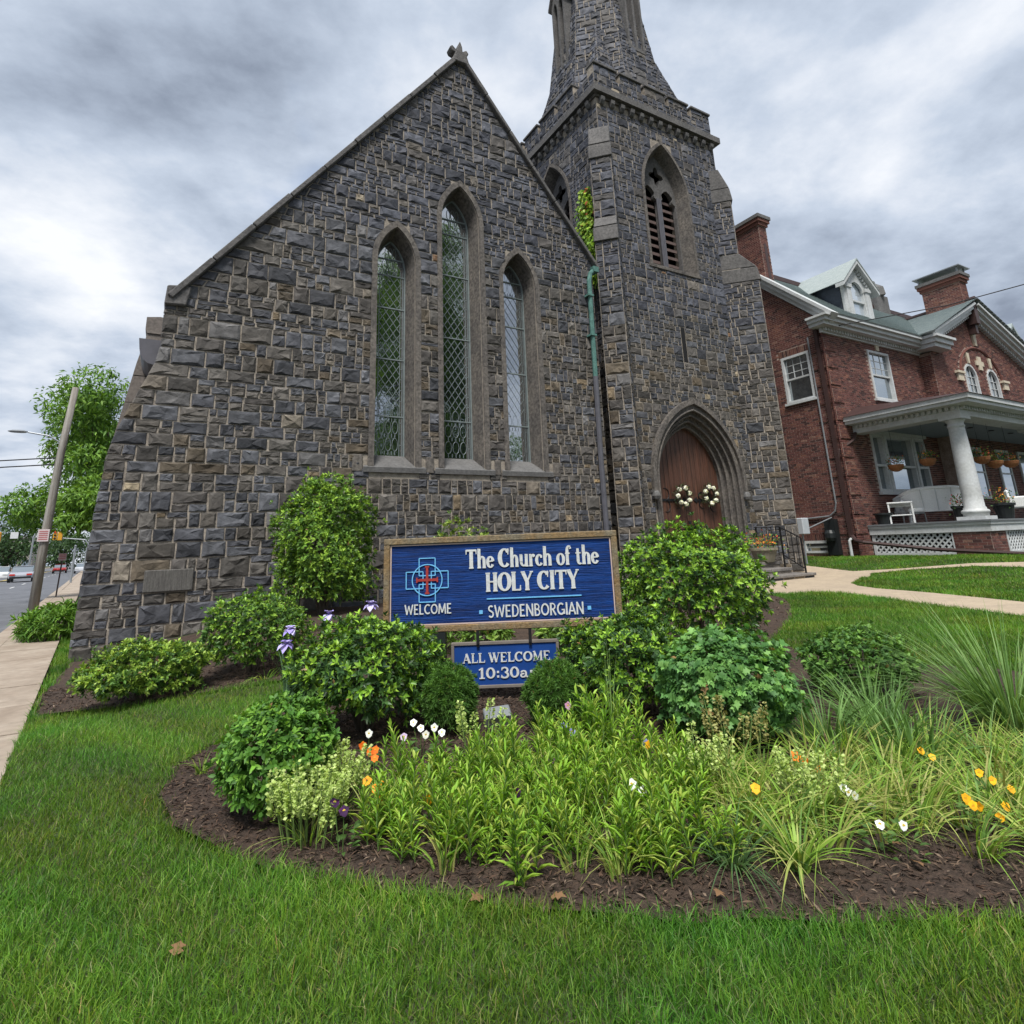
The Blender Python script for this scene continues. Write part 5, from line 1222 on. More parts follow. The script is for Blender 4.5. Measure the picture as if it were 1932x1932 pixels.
def potted(name, loc, prof, potmat, label, cols, r, h, z, n=120, cat='planter', group=None):
    e = empty(name, loc, label, cat, group); MB().lathe(prof, (0, 0, 0), 16).build('pot', potmat, e)
    a, b = posy(r, h, n, cols); a = (a[0] + np.array([0, 0, z]), a[1], a[2]); b = (b[0] + np.array([0, 0, z]), b[1], b[2])
    fastmesh('foliage', *a, M['leaf'], e); fastmesh('blossom', *b, M['petal'], e); return e
PP = [(.13, 0), (.17, .30), (.20, .32), (.20, .37), (.17, .37), (.16, .30)]
potted('flower_pot', (20.28, 8.55, DZk), [(a * 1.15, b * 1.15) for a, b in PP], M['pot'], 'black pot of pink flowers in front of the wicker settee', [(.45, .07, .09), (.5, .12, .08)], .2, .3, .38)
potted('flower_pot', (21.6, 7.98, DZk), [(a * 1.5, b * 1.25) for a, b in PP], M['pot'], 'large black pot of orange flowers right of the porch column', [(.55, .16, .03), (.6, .25, .04)], .3, .4, .42)
thing_mesh(MB().lathe([(a * 1.4, b * .95) for a, b in PP], (19.98, 10.62, DZk), 16), 'empty_pot', M['pot'], 'dark empty pot at the left end of the porch floor', 'pot')
hb = [(20.3, 10.1, 3.10, 'left hanging basket of small flowers in front of the triple window'), (20.3, 9.15, 3.15, 'hanging basket of trailing flowers between window and porch column'), (21.75, 8.3, 3.15, 'hanging basket just right of the porch column'), (22.6, 8.3, 3.05, 'hanging basket of orange flowers, middle of the right-hand three'), (23.75, 8.3, 3.1, 'rightmost hanging basket on the porch')]
for x, y, z, lb in hb:
    e = potted('hanging_basket', (x, y, z), [(.06, 0), (.15, .04), (.21, .12), (.23, .2), (.22, .22)], M['terra'], lb, [(.5, .16, .04), (.45, .08, .05), (.55, .3, .1)], .22, .26, .2, 110, 'hanging basket', 'hanging flower baskets on the porch')
    for k in range(3):
        a = k * 2.1; MB().tube([(.21 * math.cos(a), .21 * math.sin(a), .2), (0, 0, .75)], .004, 4).build('hanger_wire', M['iron'], e)
    MB().tube([(0, 0, .75), (0, 0, ZE + .18 - z)], .005, 4).build('hook', M['iron'], e)
# service wire over the porch
thing_mesh(MB().tube([(HX - .02, 11.3, 8.2), (21.5, 8.2, 8.35), (25, 4.5, 9.2), (30, -1, 11.2), (36, -7, 13.9)], .018, 5), 'overhead_wire', M['iron'], 'dark service wire running from the house eave to the upper right', 'wire')

# ------------------------------------------------------------------ entrance details
def torus_cloud(R0, r0_, n):
    a = nrng.uniform(0, 2 * math.pi, n); b = nrng.uniform(0, 2 * math.pi, n); c = np.cos(b) * r0_ * nrng.uniform(.5, 1.2, n)
    return np.stack([(R0 + c) * np.cos(a), np.sin(b) * r0_ * .7 - .03, (R0 + c) * np.sin(a)], 1), a
for x, z, gap, lb in ((12.79, 2.46, 2.0, 'left door wreath of white roses and twigs'), (13.91, 2.49, 4.4, 'right door wreath of white roses and twigs')):
    e = empty('wreath', (x, T + .36, z), lb, 'wreath', 'wreaths on the church doors'); e.scale = (1.15, 1.15, 1.15)
    MB().tube([(.2 * math.cos(t), 0, .2 * math.sin(t)) for t in [i * math.pi / 12 for i in range(25)]], .03, 6).build('twig_ring', M['bark'], e)
    P, a = torus_cloud(.21, .07, 260); T_ = np.stack([np.cos(a), np.full(260, -.3), np.sin(a)], 1) + nrng.normal(0, .6, (260, 3))
    fastmesh('foliage', *leafcloud(P, T_, nrng.normal(0, .5, (260, 3)) + np.array([0, -1, 0]), nrng.uniform(.05, .11, 260), .022, colmix(260, [(.03, .05, .02), (.05, .08, .03), (.06, .045, .03)], .2)), M['leaf'], e)
    for k in range(7):
        t = gap + k * .86 + .3; c = np.array([.21 * math.cos(t), -.07, .21 * math.sin(t)]); n = 26
        Q = nrng.normal(0, 1, (n, 3)); Q = norm(Q); Q[:, 1] = -abs(Q[:, 1])
        fastmesh('rose', *leafcloud(c + Q * .035, np.cross(Q, nrng.normal(0, 1, (n, 3))), Q, .055, .055, colmix(n, [(.80, .80, .74), (.7, .72, .64)], .06)), M['petal'], e)
def railing(x, label):
    e = empty('handrail', (x, 10.6, .2), label, 'railing'); o = Vector(e.location)
    pts = [Vector(p) - o for p in ((x, 11.55, 1.50), (x, 10.72, 1.48), (x, 10.10, 1.15))]
    for a, b in zip(pts, pts[1:]): MB().bar(a, b, .05, .022).build('top_rail', M['iron'], e)
    MB().bar(Vector((x, 11.5, .72)) - o, Vector((x, 10.72, .72)) - o, .03, .02).build('lower_rail', M['iron'], e); MB().bar(Vector((x, 10.72, .72)) - o, Vector((x, 10.12, .36)) - o, .03, .02).build('lower_rail', M['iron'], e)
    for y, z0, z1 in ((11.5, .55, 1.5), (10.72, .38, 1.48), (10.12, .12, 1.15)): MB().bar(Vector((x, y, z0)) - o, Vector((x, y, z1)) - o, .035).build('post', M['iron'], e)
    for y in np.arange(10.25, 11.45, .15):
        zt = 1.48 if y > 10.72 else lerp(1.15, 1.48, (y - 10.1) / .62); zb = .72 if y > 10.72 else lerp(.36, .72, (y - 10.1) / .62)
        MB().bar(Vector((x, y, zb)) - o, Vector((x, y, zt)) - o, .016).build('baluster', M['iron'], e)
railing(14.82, 'black iron handrail on the right side of the church steps'); railing(11.6, 'black iron handrail on the left side of the church steps')
e = empty('stone_planter', (14.45, 11.05, .545), 'round stone planter of orange and green flowers beside the church door', 'planter')
MB().lathe([(.24, 0), (.26, .05), (.34, .30), (.38, .32), (.38, .38), (.33, .38), (.31, .30)], (0, 0, 0), 18).build('bowl', M['planter'], e)
a_, b_ = posy(.42, .34, 240, [(.65, .16, .03), (.7, .3, .06), (.55, .1, .05)], ((.12, .22, .05), (.16, .26, .06), (.07, .14, .04)))
sh = np.array([0, 0, .36]); fastmesh('foliage', a_[0] + sh, a_[1], a_[2], M['leaf'], e); fastmesh('blossom', b_[0] + sh, b_[1], b_[2], M['petal'], e)
# ivy on the tower corner
n = 2200; y = nrng.uniform(12.1, 13.2, n); zt = nrng.uniform(0, 1, n) ** .8; z = 8.6 + zt * 3.4; keep = (np.abs(y - 12.62) < .52 * (1 - .62 * zt) + .04 * np.sin(z * 9)); y, z, zt = y[keep], z[keep], zt[keep]; n = len(y)
P = np.stack([np.full(n, XL - .05) - nrng.uniform(0, .5, n) * (1 - .6 * zt), y, z], 1)
e = empty('ivy', (XL, 12.3, 8.6), 'bright green ivy climbing the tower between gable and buttress', 'ivy')
C = colmix(n, [(.21, .34, .03), (.15, .27, .03), (.27, .38, .05), (.11, .21, .03)], .15); red = nrng.uniform(0, 1, n) < .07 * (zt > .5) ; C[red] = np.array([.34, .10, .03])
o = fastmesh('foliage', *leafcloud(P - np.array([XL, 12.3, 8.6]), nrng.normal(0, .5, (n, 3)) + np.array([-.3, 0, -1]), nrng.normal(0, .35, (n, 3)) + np.array([-1, -.3, .3]), nrng.uniform(.09, .16, n), nrng.uniform(.08, .14, n), C, 'leaf'), M['leaf'], e)
MB().tube([(-.03, 0, 0), (-.03, .05, 1.5), (-.03, -.06, 3.0)], .02, 5).build('stem', M['bark'], e)

# ------------------------------------------------------------------ shrubs
def bush(name, xy, rx, ry, h, ros, per, ll, lw, cols, young, label, cat='shrub', tpl='diamond', material='gloss', lumpy=.10, yfrac=.35, tilt=(.5, 1.25), base=.10, flat=1.0, z0=None, group=None, inner=.35, top=0.0, rz=0, lean=0):
    x, y = xy; gz = g(x, y) if z0 is None else z0
    e = empty(name, (x, y, gz), label, cat, group, rz=rz)
    d = norm(nrng.normal(0, 1, (ros * 2, 3))); d = d[d[:, 2] > -.75][:ros]; n = len(d)
    s = nrng.uniform(0, 6.28, 6)
    L = np.sin(d[:, 0] * 4.1 + s[0]) * np.sin(d[:, 1] * 4.7 + s[1]) + .7 * np.sin(d[:, 2] * 6.3 + s[2] + 3 * d[:, 0]) + .5 * np.sin(9 * d[:, 1] + s[3] + 7 * d[:, 2])
    rad = (1 + lumpy * L) * np.where(nrng.uniform(0, 1, n) < inner, nrng.uniform(.55, .93, n), nrng.uniform(.93, 1.04, n))
    hz = h * (1 - base) / 2; cz = h * base + hz
    sq = np.sign(d[:, 2]) * np.abs(d[:, 2]) ** flat
    wide = 1 - top * np.clip(d[:, 2], 0, 1)
    shoot = nrng.uniform(0, 1, n) < .10; rad = np.where(shoot, rad * nrng.uniform(1.04, 1.20, n), rad)
    P = np.stack([d[:, 0] * rx * rad * wide + lean * (d[:, 2] + 1), d[:, 1] * ry * rad * wide, cz + sq * hz * rad], 1)
    A = norm(np.stack([d[:, 0] / rx, d[:, 1] / ry, d[:, 2] / hz], 1) * min(rx, ry, hz) + np.array([0, 0, .45]) + nrng.normal(0, .28, (n, 3)))
    Q = np.cross(A, nrng.normal(0, 1, (n, 3))); Q = norm(Q); B = np.cross(A, Q)
    Ps = []; Ts = []; Ns = []; Cs = []; Ls = []
    yr = nrng.uniform(0, 1, n) < yfrac; base_c = colmix(n, cols, .22)
    for k in range(per):
        ph = 2 * math.pi * k / per * 1.9 + nrng.uniform(0, .5, n); ti = lerp(tilt[0], tilt[1], (k + 1) / per) + nrng.uniform(-.15, .15, n)
        pp = Q * np.cos(ph)[:, None] + B * np.sin(ph)[:, None]
        Tt = A * np.cos(ti)[:, None] + pp * np.sin(ti)[:, None]; Nn = A * np.sin(ti)[:, None] - pp * np.cos(ti)[:, None] + A * .2
        Ps.append(P - A * ll * .25 * (k / per)); Ts.append(Tt); Ns.append(Nn); Ls.append(ll * nrng.uniform(.7, 1.2, n))
        c = base_c.copy(); yy = yr & (k < per * .7); yc = colmix(n, young, .18); c[yy] = yc[yy]; Cs.append(c)
    Ls = np.concatenate(Ls); Cs = np.concatenate(Cs); dead = nrng.uniform(0, 1, len(Cs)) < .006; Cs[dead] = np.array([.20, .12, .05])
    Cs = Cs * nrng.uniform(.8, 1.2, (len(Cs), 1)); Cs = [Cs]
    fastmesh('foliage', *leafcloud(np.concatenate(Ps), np.concatenate(Ts), np.concatenate(Ns), Ls, Ls * lw / ll, np.concatenate(Cs), tpl, .12), M[material], e)
    m = MB()
    for k in range(9):
        a = k * 2.4; q = .75 * math.sqrt((k + 1) / 9); m.tube([(.04 * math.cos(a), .04 * math.sin(a), 0), (q * rx * .45 * math.cos(a), q * ry * .45 * math.sin(a), h * .35), (q * rx * .85 * math.cos(a), q * ry * .85 * math.sin(a), h * .74)], [.016 * h + .004, .010 * h + .003, .003], 5)
    m.build('stems', M['bark'], e)
    return e
HOL = [(.036, .085, .018), (.055, .118, .024), (.023, .055, .018), (.044, .096, .028)]; HOY = [(.17, .31, .030), (.22, .36, .04), (.125, .25, .026)]
bush('holly_bush', (5.12, 4.95), .79, .79, 1.34, 2400, 7, .060, .027, HOL, HOY, 'largest glossy evergreen bush, right of the church sign before the door', yfrac=.7, lumpy=.12)
bush('holly_bush', (3.02, 3.60), .45, .45, .63, 1700, 7, .044, .019, HOL, HOY, 'glossy evergreen bush overlapping the lower right corner of the sign', yfrac=.55, lumpy=.14)
bush('holly_bush', (1.28, 4.32), .49, .47, .70, 1900, 7, .046, .020, HOL, HOY, 'glossy evergreen bush left of the black sign post', yfrac=.52, lumpy=.13)
bush('evergreen_shrub', (0.93, 7.30), .50, .50, .80, 1800, 6, .046, .020, [(.055, .125, .022), (.08, .16, .028), (.038, .085, .02)], [(.17, .30, .035), (.21, .34, .045)], 'rounded green shrub on the mulch before the left wall', yfrac=.4, lumpy=.07)
bush('azalea_shrub', (-.06, 6.92), .53, .40, .50, 1900, 6, .048, .020, [(.06, .13, .022), (.085, .165, .028), (.038, .085, .02)], [(.20, .31, .045), (.25, .35, .06)], 'low spreading shrub with pale tips at the left corner of the church', yfrac=.5, lumpy=.12, base=.05, rz=R(35))
bush('tall_shrub', (2.32, 10.35), .76, .70, 2.08, 4000, 6, .070, .029, [(.075, .155, .024), (.105, .20, .03), (.05, .11, .02)], [(.19, .32, .035), (.24, .37, .05)], 'tallest leafy shrub standing against the gable wall left of the lancets', yfrac=.4, lumpy=.14, base=.03, top=.10, flat=.85)
bush('background_shrub', (4.0, 8.6), .55, .5, 1.42, 420, 6, .07, .03, [(.07, .13, .03), (.09, .16, .03)], [(.2, .28, .05)], 'yellow-green shrub just showing above the top of the sign', yfrac=.6)
MUM = [(.07, .17, .026), (.095, .21, .032), (.05, .125, .022)]; MUY = [(.15, .29, .04), (.125, .255, .036)]
bush('chrysanthemum_mound', (.58, 3.42), .255, .255, .50, 1300, 6, .034, .019, MUM, MUY, 'rounded light green leafy mound at the left end of the flower bed', 'plant', 'leaf', 'leaf', .03, .35, (.5, 1.3), .03, inner=.25)
MUG = [(.075, .18, .048), (.10, .22, .06), (.055, .135, .04)]; MUGY = [(.155, .30, .08), (.13, .265, .066)]
bush('chrysanthemum_mound', (3.10, 2.80), .40, .39, .61, 1150, 6, .050, .040, MUG, MUGY, 'wide grey-green mound of lobed leaves right of the lower sign', 'plant', 'lobed', 'leaf', .05, .35, (.5, 1.3), .03, inner=.25)
bush('leafy_mound', (4.85, 2.98), .40, .38, .48, 900, 6, .042, .024, [(.06, .14, .032), (.085, .175, .036), (.045, .105, .026)], [(.13, .25, .05)], 'green leafy mound on the right beside the lawn', 'plant', 'leaf', 'leaf', .07, .3, base=.02)
FIN = [(.06, .14, .026), (.085, .18, .03), (.045, .105, .022)]
bush('feathery_shrub', (1.70, 3.86), .17, .17, .41, 1500, 9, .036, .005, FIN, [(.10, .20, .045)], 'small round feathery shrub left of the hanging sign', 'shrub', 'diamond', 'leaf', .04, .3, (.3, 1.1), .06)
bush('feathery_shrub', (2.30, 3.50), .175, .175, .40, 1500, 9, .036, .005, FIN, [(.10, .20, .045)], 'small feathery shrub covering the right end of the hanging sign', 'shrub', 'diamond', 'leaf', .06, .3, (.3, 1.1), .06)
bush('low_plant', (3.3, 6.6), .4, .4, .5, 260, 6, .10, .035, [(.11, .20, .04), (.14, .24, .05)], [(.2, .3, .06)], 'light green plants behind the sign seen between its two boards', 'plant', 'leaf', 'leaf', .1)
bush('low_plant', (4.4, 6.2), .45, .4, .45, 260, 6, .10, .035, [(.11, .20, .04), (.09, .16, .05)], [(.2, .3, .06)], 'light green plants behind the sign near its right post', 'plant', 'leaf', 'leaf', .1)
def spray(name, xy, n, h, w, lean, cols, label, cat='plant', spread=.08, seg=5, curl=1.8, group=None, jit=.15, bias=None):
    x, y = xy; e = empty(name, (x, y, g(x, y)), label, cat, group)
    a = nrng.uniform(0, 2 * math.pi, n); D = np.stack([np.cos(a), np.sin(a)], 1)
    if bias is not None: D = norm(D + np.array(bias))
    P = np.concatenate([D * (spread * nrng.uniform(0, 1, n) ** .5)[:, None], np.zeros((n, 1))], 1)
    fastmesh('blades', *blades(P, D, h * nrng.uniform(.55, 1.15, n), w * nrng.uniform(.7, 1.3, n), lean * nrng.uniform(.25, 1.25, n), colmix(n, cols, jit), seg, curl), M['leaf'], e)
    return e
spray('ornamental_grass', (4.70, 1.95), 480, .86, .010, 1.15, [(.10, .19, .05), (.14, .25, .065), (.08, .15, .04), (.18, .28, .10)], 'large arching ornamental grass at the right edge of the photo', 'ornamental grass', .16, 6, 1.5)
for x, y, lb in ((3.55, 2.45, 'blue-green strap leaves right of the grey-green mound'), (3.95, 2.30, 'blue-green strap leaves beside the ornamental grass'), (3.75, 2.05, 'blue-green strap leaves behind the white and yellow pansies'), (4.2, 2.55, 'blue-green strap leaves before the right leafy mound')):
    spray('strap_leaf_plant', (x, y), 100, .40, .014, 1.05, [(.11, .21, .06), (.145, .26, .075), (.08, .155, .045)], lb, 'plant', .20, 6, 1.7, 'blue-green strap-leaf plants')
LIR = [(.16, .28, .04), (.21, .33, .05), (.105, .20, .04), (.31, .36, .095)]
spray('lily_clump', (2.20, 1.72), 75, .26, .013, 1.25, LIR, 'neat spiky clump of arching leaves at the front edge of the bed', 'plant', .03, 6, 1.5)
spray('lily_clump', (2.02, 1.88), 110, .22, .008, 1.5, [(.06, .115, .045), (.085, .15, .05)], 'dark drooping tuft of narrow leaves at the front of the bed', 'plant', .05, 6, 1.4)
RZONE = [(2.15, 2.0), (2.40, 1.72), (2.70, 1.70), (2.80, 1.40), (3.05, 1.10), (4.1, 1.0), (4.3, 1.75), (3.7, 2.2), (3.1, 2.35), (2.5, 2.6)]
rp_ = []
for _ in range(900):
    x, y = nrng.uniform(2.1, 4.3), nrng.uniform(1.1, 2.6)
    if len(rp_) < 66 and inside((x, y), RZONE) and all(math.dist((x, y), p) > .112 for p in rp_): rp_.append((x, y))
for k, (x, y) in enumerate(rp_):
    spray('lily_foliage', (x, y), 46, nrng.uniform(.18, .34), nrng.uniform(.008, .013), nrng.uniform(1.0, 1.6), LIR + [(.30, .30, .10)], 'sprawling yellow-green lily foliage in the right half of the bed', 'plant', .08, 5, 1.45, 'sprawling lily foliage', .22, tuple(nrng.normal(0, .4, 2) + np.array([.15, -.3])))
spray('fallen_foliage', (0.30, 4.25), 26, .14, .010, 1.3, LIR, 'small grassy tuft on the mulch left of the leafy mound', 'plant', .03)
spray('tall_grass_stems', (2.32, 2.95), 26, .62, .005, .45, [(.12, .20, .05), (.15, .22, .07)], 'few tall thin grass stems rising before the right-hand bush', 'plant', .05, 6, 2.2)
spray('iris_leaves', (1.05, 5.75), 16, .5, .03, .3, [(.06, .12, .06), (.08, .15, .07)], 'upright iris leaves behind the left bush', 'plant', .05, 4, 2)
spray('fallen_foliage', (1.0, 6.9), 20, .16, .014, 1.6, LIR, 'flattened pale leaves on the mulch before the rounded shrub', 'plant', .1, 5, 1.3)
bush('verge_plant', (-1.62, 14.6), .55, .6, .62, 420, 6, .17, .035, [(.07, .16, .025), (.10, .20, .03)], [(.14, .26, .04)], 'low leafy green plant spilling over the sidewalk edge by the church corner', 'plant', 'leaf', 'leaf', .1, .3, base=.02)
# lance-leaved stalks fill the bed
LZ = [(.15, .29, .028), (.20, .36, .036), (.11, .22, .028), (.25, .38, .055), (.30, .38, .07)]
def stalk(seed, h):
    n = 26; t = np.linspace(.06, 1, n); a = np.arange(n) * 2.4 + seed
    P = np.stack([.02 * np.sin(t * 3 + seed), .02 * np.cos(t * 2 + seed), t * h], 1); up = .75 + 1.3 * t
    T_ = np.stack([np.cos(a), np.sin(a), up], 1); Nn = np.stack([-np.cos(a) * .6, -np.sin(a) * .6, np.ones(n)], 1)
    return leafcloud(P, T_, Nn, (.125 - .06 * t) * nrng.uniform(.75, 1.3, n), .0155 * nrng.uniform(.7, 1.25, n), colmix(n, LZ, .15), 'leaf', .14), [(x, y, z) for x, y, z in P[::5]]
PROTO = []
for k in range(6):
    L_, pts = [], []
    for q in range(3 + k % 2):
        lc, pp = stalk(k * 1.7 + q * 2.1, .21 + .035 * (k % 3) + .03 * q); off = np.array([.05 * math.cos(q * 2.2 + k), .05 * math.sin(q * 2.2 + k), 0]); L_.append((lc[0] + off, lc[1], lc[2])); pts.append([(a + off[0], b + off[1], c) for a, b, c in pp])
    PROTO.append((L_, pts))
LZONE = [(.98, 3.15), (.82, 2.75), (.95, 2.52), (1.25, 2.24), (1.7, 1.92), (2.1, 1.95), (2.35, 2.3), (2.5, 2.75), (2.35, 3.15), (1.95, 3.2), (1.3, 3.25)]
cnt = 0; meshes = {}
cand = [(nrng.uniform(.65, 2.5), nrng.uniform(1.85, 3.5)) for _ in range(700)]; placed = []
for x, y in cand:
    if cnt >= 96 or not inside((x, y), LZONE) or any(math.dist((x, y), p) < .096 for p in placed): continue
    placed.append((x, y)); k = cnt % 6
    e = empty('leafy_stalk_plant', (x, y, g(x, y)), 'upright plant with narrow pointed light green leaves massed in the flower bed', 'plant', 'leafy stalks filling the flower bed', rz=nrng.uniform(0, 6.28))
    s = nrng.uniform(.5, .95); s *= 1.3 if x > 1.9 and y > 2.7 else 1; e.scale = (s, s, s * nrng.uniform(.85, 1.2)); e.rotation_euler = (nrng.normal(0, .17), nrng.normal(0, .17), nrng.uniform(0, 6.28))
    if k not in meshes:
        o = fastmesh('leaves', *joinclouds(PROTO[k][0]), M['leaf'], e); m = MB()
        for pts in PROTO[k][1]: m.tube([(pts[0][0], pts[0][1], -.01)] + pts, .0035, 5)
        st_ = m.build('stems', mat('green_stem', (.09, .16, .04), .6, .2), e); meshes[k] = (o.data, st_.data)
    else: link('leaves', meshes[k][0], None, e); link('stems', meshes[k][1], None, e)
    cnt += 1
for k in range(26):
    for _ in range(30):
        x, y = nrng.uniform(.75, 2.5), nrng.uniform(1.85, 3.4)
        if inside((x, y), LZONE): break
    spray('grassy_tuft', (x, y), 26, .27, .0075, .95, LIR + [(.30, .30, .10)], 'tuft of narrow yellow-green blades among the leafy stalks', 'plant', .05, 5, 1.6, 'grassy tufts among the leafy stalks', .2)
# seed heads of grape hyacinth
def seedhead(xy, n, label, h=.24, cols=((.36, .46, .14), (.44, .52, .20), (.28, .38, .10))):
    x, y = xy; e = empty('seed_head_clump', (x, y, g(x, y)), label, 'plant', 'pale green seed-head clumps')
    m = MB(); L_ = []
    for k in range(n):
        a = nrng.uniform(0, 6.28); r_ = .11 * math.sqrt(nrng.uniform()); hh = h * nrng.uniform(.7, 1.2); b = (r_ * math.cos(a), r_ * math.sin(a)); tp = (b[0] * 1.6, b[1] * 1.6)
        m.tube([(b[0], b[1], 0), (lerp(b[0], tp[0], .5), lerp(b[1], tp[1], .5), hh * .6), (tp[0], tp[1], hh)], .0025, 4)
        q = 70; t = nrng.uniform(.55, 1.05, q); aa = nrng.uniform(0, 6.28, q); rr = .017 * (1.15 - t) / .6 + .004
        P = np.stack([lerp(b[0], tp[0], t) + rr * np.cos(aa), lerp(b[1], tp[1], t) + rr * np.sin(aa), t * hh], 1); T_ = np.stack([np.cos(aa), np.sin(aa), nrng.uniform(-.2, .5, q)], 1)
        L_.append(leafcloud(P, T_, nrng.normal(0, 1, (q, 3)), .019, .015, colmix(q, cols, .15)))
    m.build('stems', M['leaf'] if False else mat('pale_stem', (.14, .21, .06), .6, .2), e); tag(fastmesh('seed_pods', *joinclouds(L_), M['leaf'], e), kind='stuff')
    nb = 40; a = nrng.uniform(0, 6.28, nb); D = np.stack([np.cos(a), np.sin(a)], 1); P = np.concatenate([D * .04, np.zeros((nb, 1))], 1)
    fastmesh('blades', *blades(P, D, nrng.uniform(.12, .22, nb), .006, nrng.uniform(.5, 1.5, nb), colmix(nb, LIR, .2), 5, 1.4), M['leaf'], e)
seedhead((.66, 3.02), 34, 'largest clump of pale green seed heads, left front of the bed'); seedhead((.80, 3.20), 20, 'pale green seed heads beside the rounded left mound'); seedhead((2.38, 2.35), 12, 'pale seed heads before the grey-green mound'); seedhead((2.62, 1.95), 12, 'pale seed heads between lily leaves right of centre')
seedhead((2.70, 2.42), 8, 'thin brownish seed spikes before the grey-green mound', .32, ((.24, .22, .08), (.3, .3, .12))); seedhead((1.62, 3.3), 6, 'few pale seed heads behind the leafy stalks in mid bed', .28)
# pansies
PC = dict(white=((.80, .80, .78), (.74, .76, .78)), orange=((.75, .20, .02), (.70, .15, .02)), amber=((.80, .33, .02), (.75, .27, .02)), yellow=((.80, .45, .02), (.75, .38, .02)), purple=((.035, .008, .05), (.06, .01, .08)), lilac=((.45, .36, .52), (.5, .42, .5)), lav=((.24, .24, .55), (.34, .36, .62)), pink=((.48, .26, .40), (.5, .32, .42)), violet=((.16, .02, .20), (.12, .02, .16)))
PAN = [('white', 1.4, 3.59, 3, 'three white pansies before the small feathery shrub'), ('white', 1.47, 3.44, 2, 'white pansies right of the three by the feathery shrub'), ('white', 1.13, 3.72, 1, 'white pansy in the shade below the left bush'), ('white', .87, 3.46, 2, 'white pansies beside the rounded left mound'), ('lilac', 1.27, 3.52, 1, 'pale lilac pansy at the back left of the bed'),
       ('orange', 1.05, 3.43, 4, 'cluster of deep orange pansies at the left of the bed'), ('amber', .94, 2.97, 4, 'cluster of amber pansies above the dark purple one'), ('yellow', 1.10, 2.73, 1, 'single yellow pansy among light green stalks'), ('purple', .76, 2.84, 2, 'dark purple pansy at the left front of the bed'), ('purple', 1.45, 2.56, 1, 'dark purple pansy in mid bed'),
       ('pink', 2.22, 3.24, 1, 'pink pansy on a tall stem before the right feathery shrub'), ('lav', 2.09, 3.02, 2, 'blue lavender pansies below the pink one'), ('violet', 1.76, 2.75, 1, 'magenta violet pansy in mid bed'), ('lav', 2.32, 2.67, 1, 'pale lavender pansy left of the yellow pair'), ('yellow', 2.30, 2.56, 3, 'yellow pansies before the grey-green mound'), ('white', 1.92, 2.26, 2, 'white pansy in the centre front of the bed'),
       ('yellow', 2.35, 2.01, 1, 'lone yellow pansy right of centre'), ('orange', 2.89, 2.14, 5, 'orange pansies beyond the lily foliage on the right'), ('white', 2.71, 1.78, 4, 'cluster of white pansies on the right'), ('white', 2.53, 1.58, 1, 'low white pansy on the mulch, left of two'), ('white', 2.60, 1.53, 1, 'low white pansy on the mulch, right of two'), ('yellow', 3.45, 1.82, 2, 'yellow pansies before the ornamental grass'), ('yellow', 3.36, 1.53, 3, 'yellow pansies at the right edge of the bed'), ('yellow', 3.02, 1.44, 6, 'large cluster of yellow pansies at the lower right')]
for colr, x, y, k, lb in PAN:
    e = empty('pansy', (x, y, g(x, y)), lb, 'flower', 'pansies in the flower bed')
    psz = .78 if x < 2.4 else .62
    tocam = np.array([-x, -y, .9]); tocam = tocam / np.linalg.norm(tocam); m = MB()
    for q in range(k):
        ra = .045 * math.sqrt(q); c = np.array([ra * math.cos(q * 2.4), ra * math.sin(q * 2.4), (.155 if x < 2.45 else .125) + .03 * math.sin(q * 1.9) + (.06 if colr == 'pink' else 0)])
        m.tube([(c[0] * .4, c[1] * .4, 0), (c[0] * .8, c[1] * .8, c[2] * .7), tuple(c)], .002, 4)
        Nf = norm(tocam + nrng.normal(0, .3, 3) + np.array([0, 0, .1])); up = np.array([0, 0, 1]) - Nf * Nf[2]; up = norm(up); rt = np.cross(up, Nf)
        ang = np.array([1.57, .45, 2.69, -.75, -2.39, -1.57]) + nrng.normal(0, .12, 6); T_ = up * np.sin(ang)[:, None] + rt * np.cos(ang)[:, None]
        Ppet = np.tile(c, (6, 1)) + Nf * np.linspace(.0, .005, 6)[:, None]
        V_, F_, C_ = leafcloud(Ppet, T_ + Nf * .12, np.tile(Nf, (6, 1)), np.array([.030, .030, .030, .028, .028, .032]) * psz, np.array([.036, .036, .036, .034, .034, .042]) * psz, colmix(6, PC[colr], .08), 'leaf')
        fastmesh('bloom', V_, F_, C_, M['petal'], e)
        fastmesh('bloom_eye', *leafcloud(np.tile(c + Nf * .008, (3, 1)), T_[:3], np.tile(Nf, (3, 1)), .007, .007, np.tile(np.array([[.5, .35, .03]]) if colr != 'amber' else np.array([[.15, .05, .01]]), (3, 1))), M['petal'], e)
    m.build('stems', mat('pansy_stem', (.07, .13, .03), .6, .2), e)
    nl = 22; a = nrng.uniform(0, 6.28, nl); P = np.stack([.05 * np.cos(a) * nrng.uniform(.2, 1.2, nl), .05 * np.sin(a), nrng.uniform(.02, .11, nl)], 1)
    fastmesh('leaves', *leafcloud(P, np.stack([np.cos(a), np.sin(a), nrng.uniform(0, .6, nl)], 1), nrng.normal(0, .3, (nl, 3)) + np.array([0, 0, 1]), .04, .02, colmix(nl, [(.06, .12, .03), (.08, .15, .035)], .2), 'leaf'), M['leaf'], e)
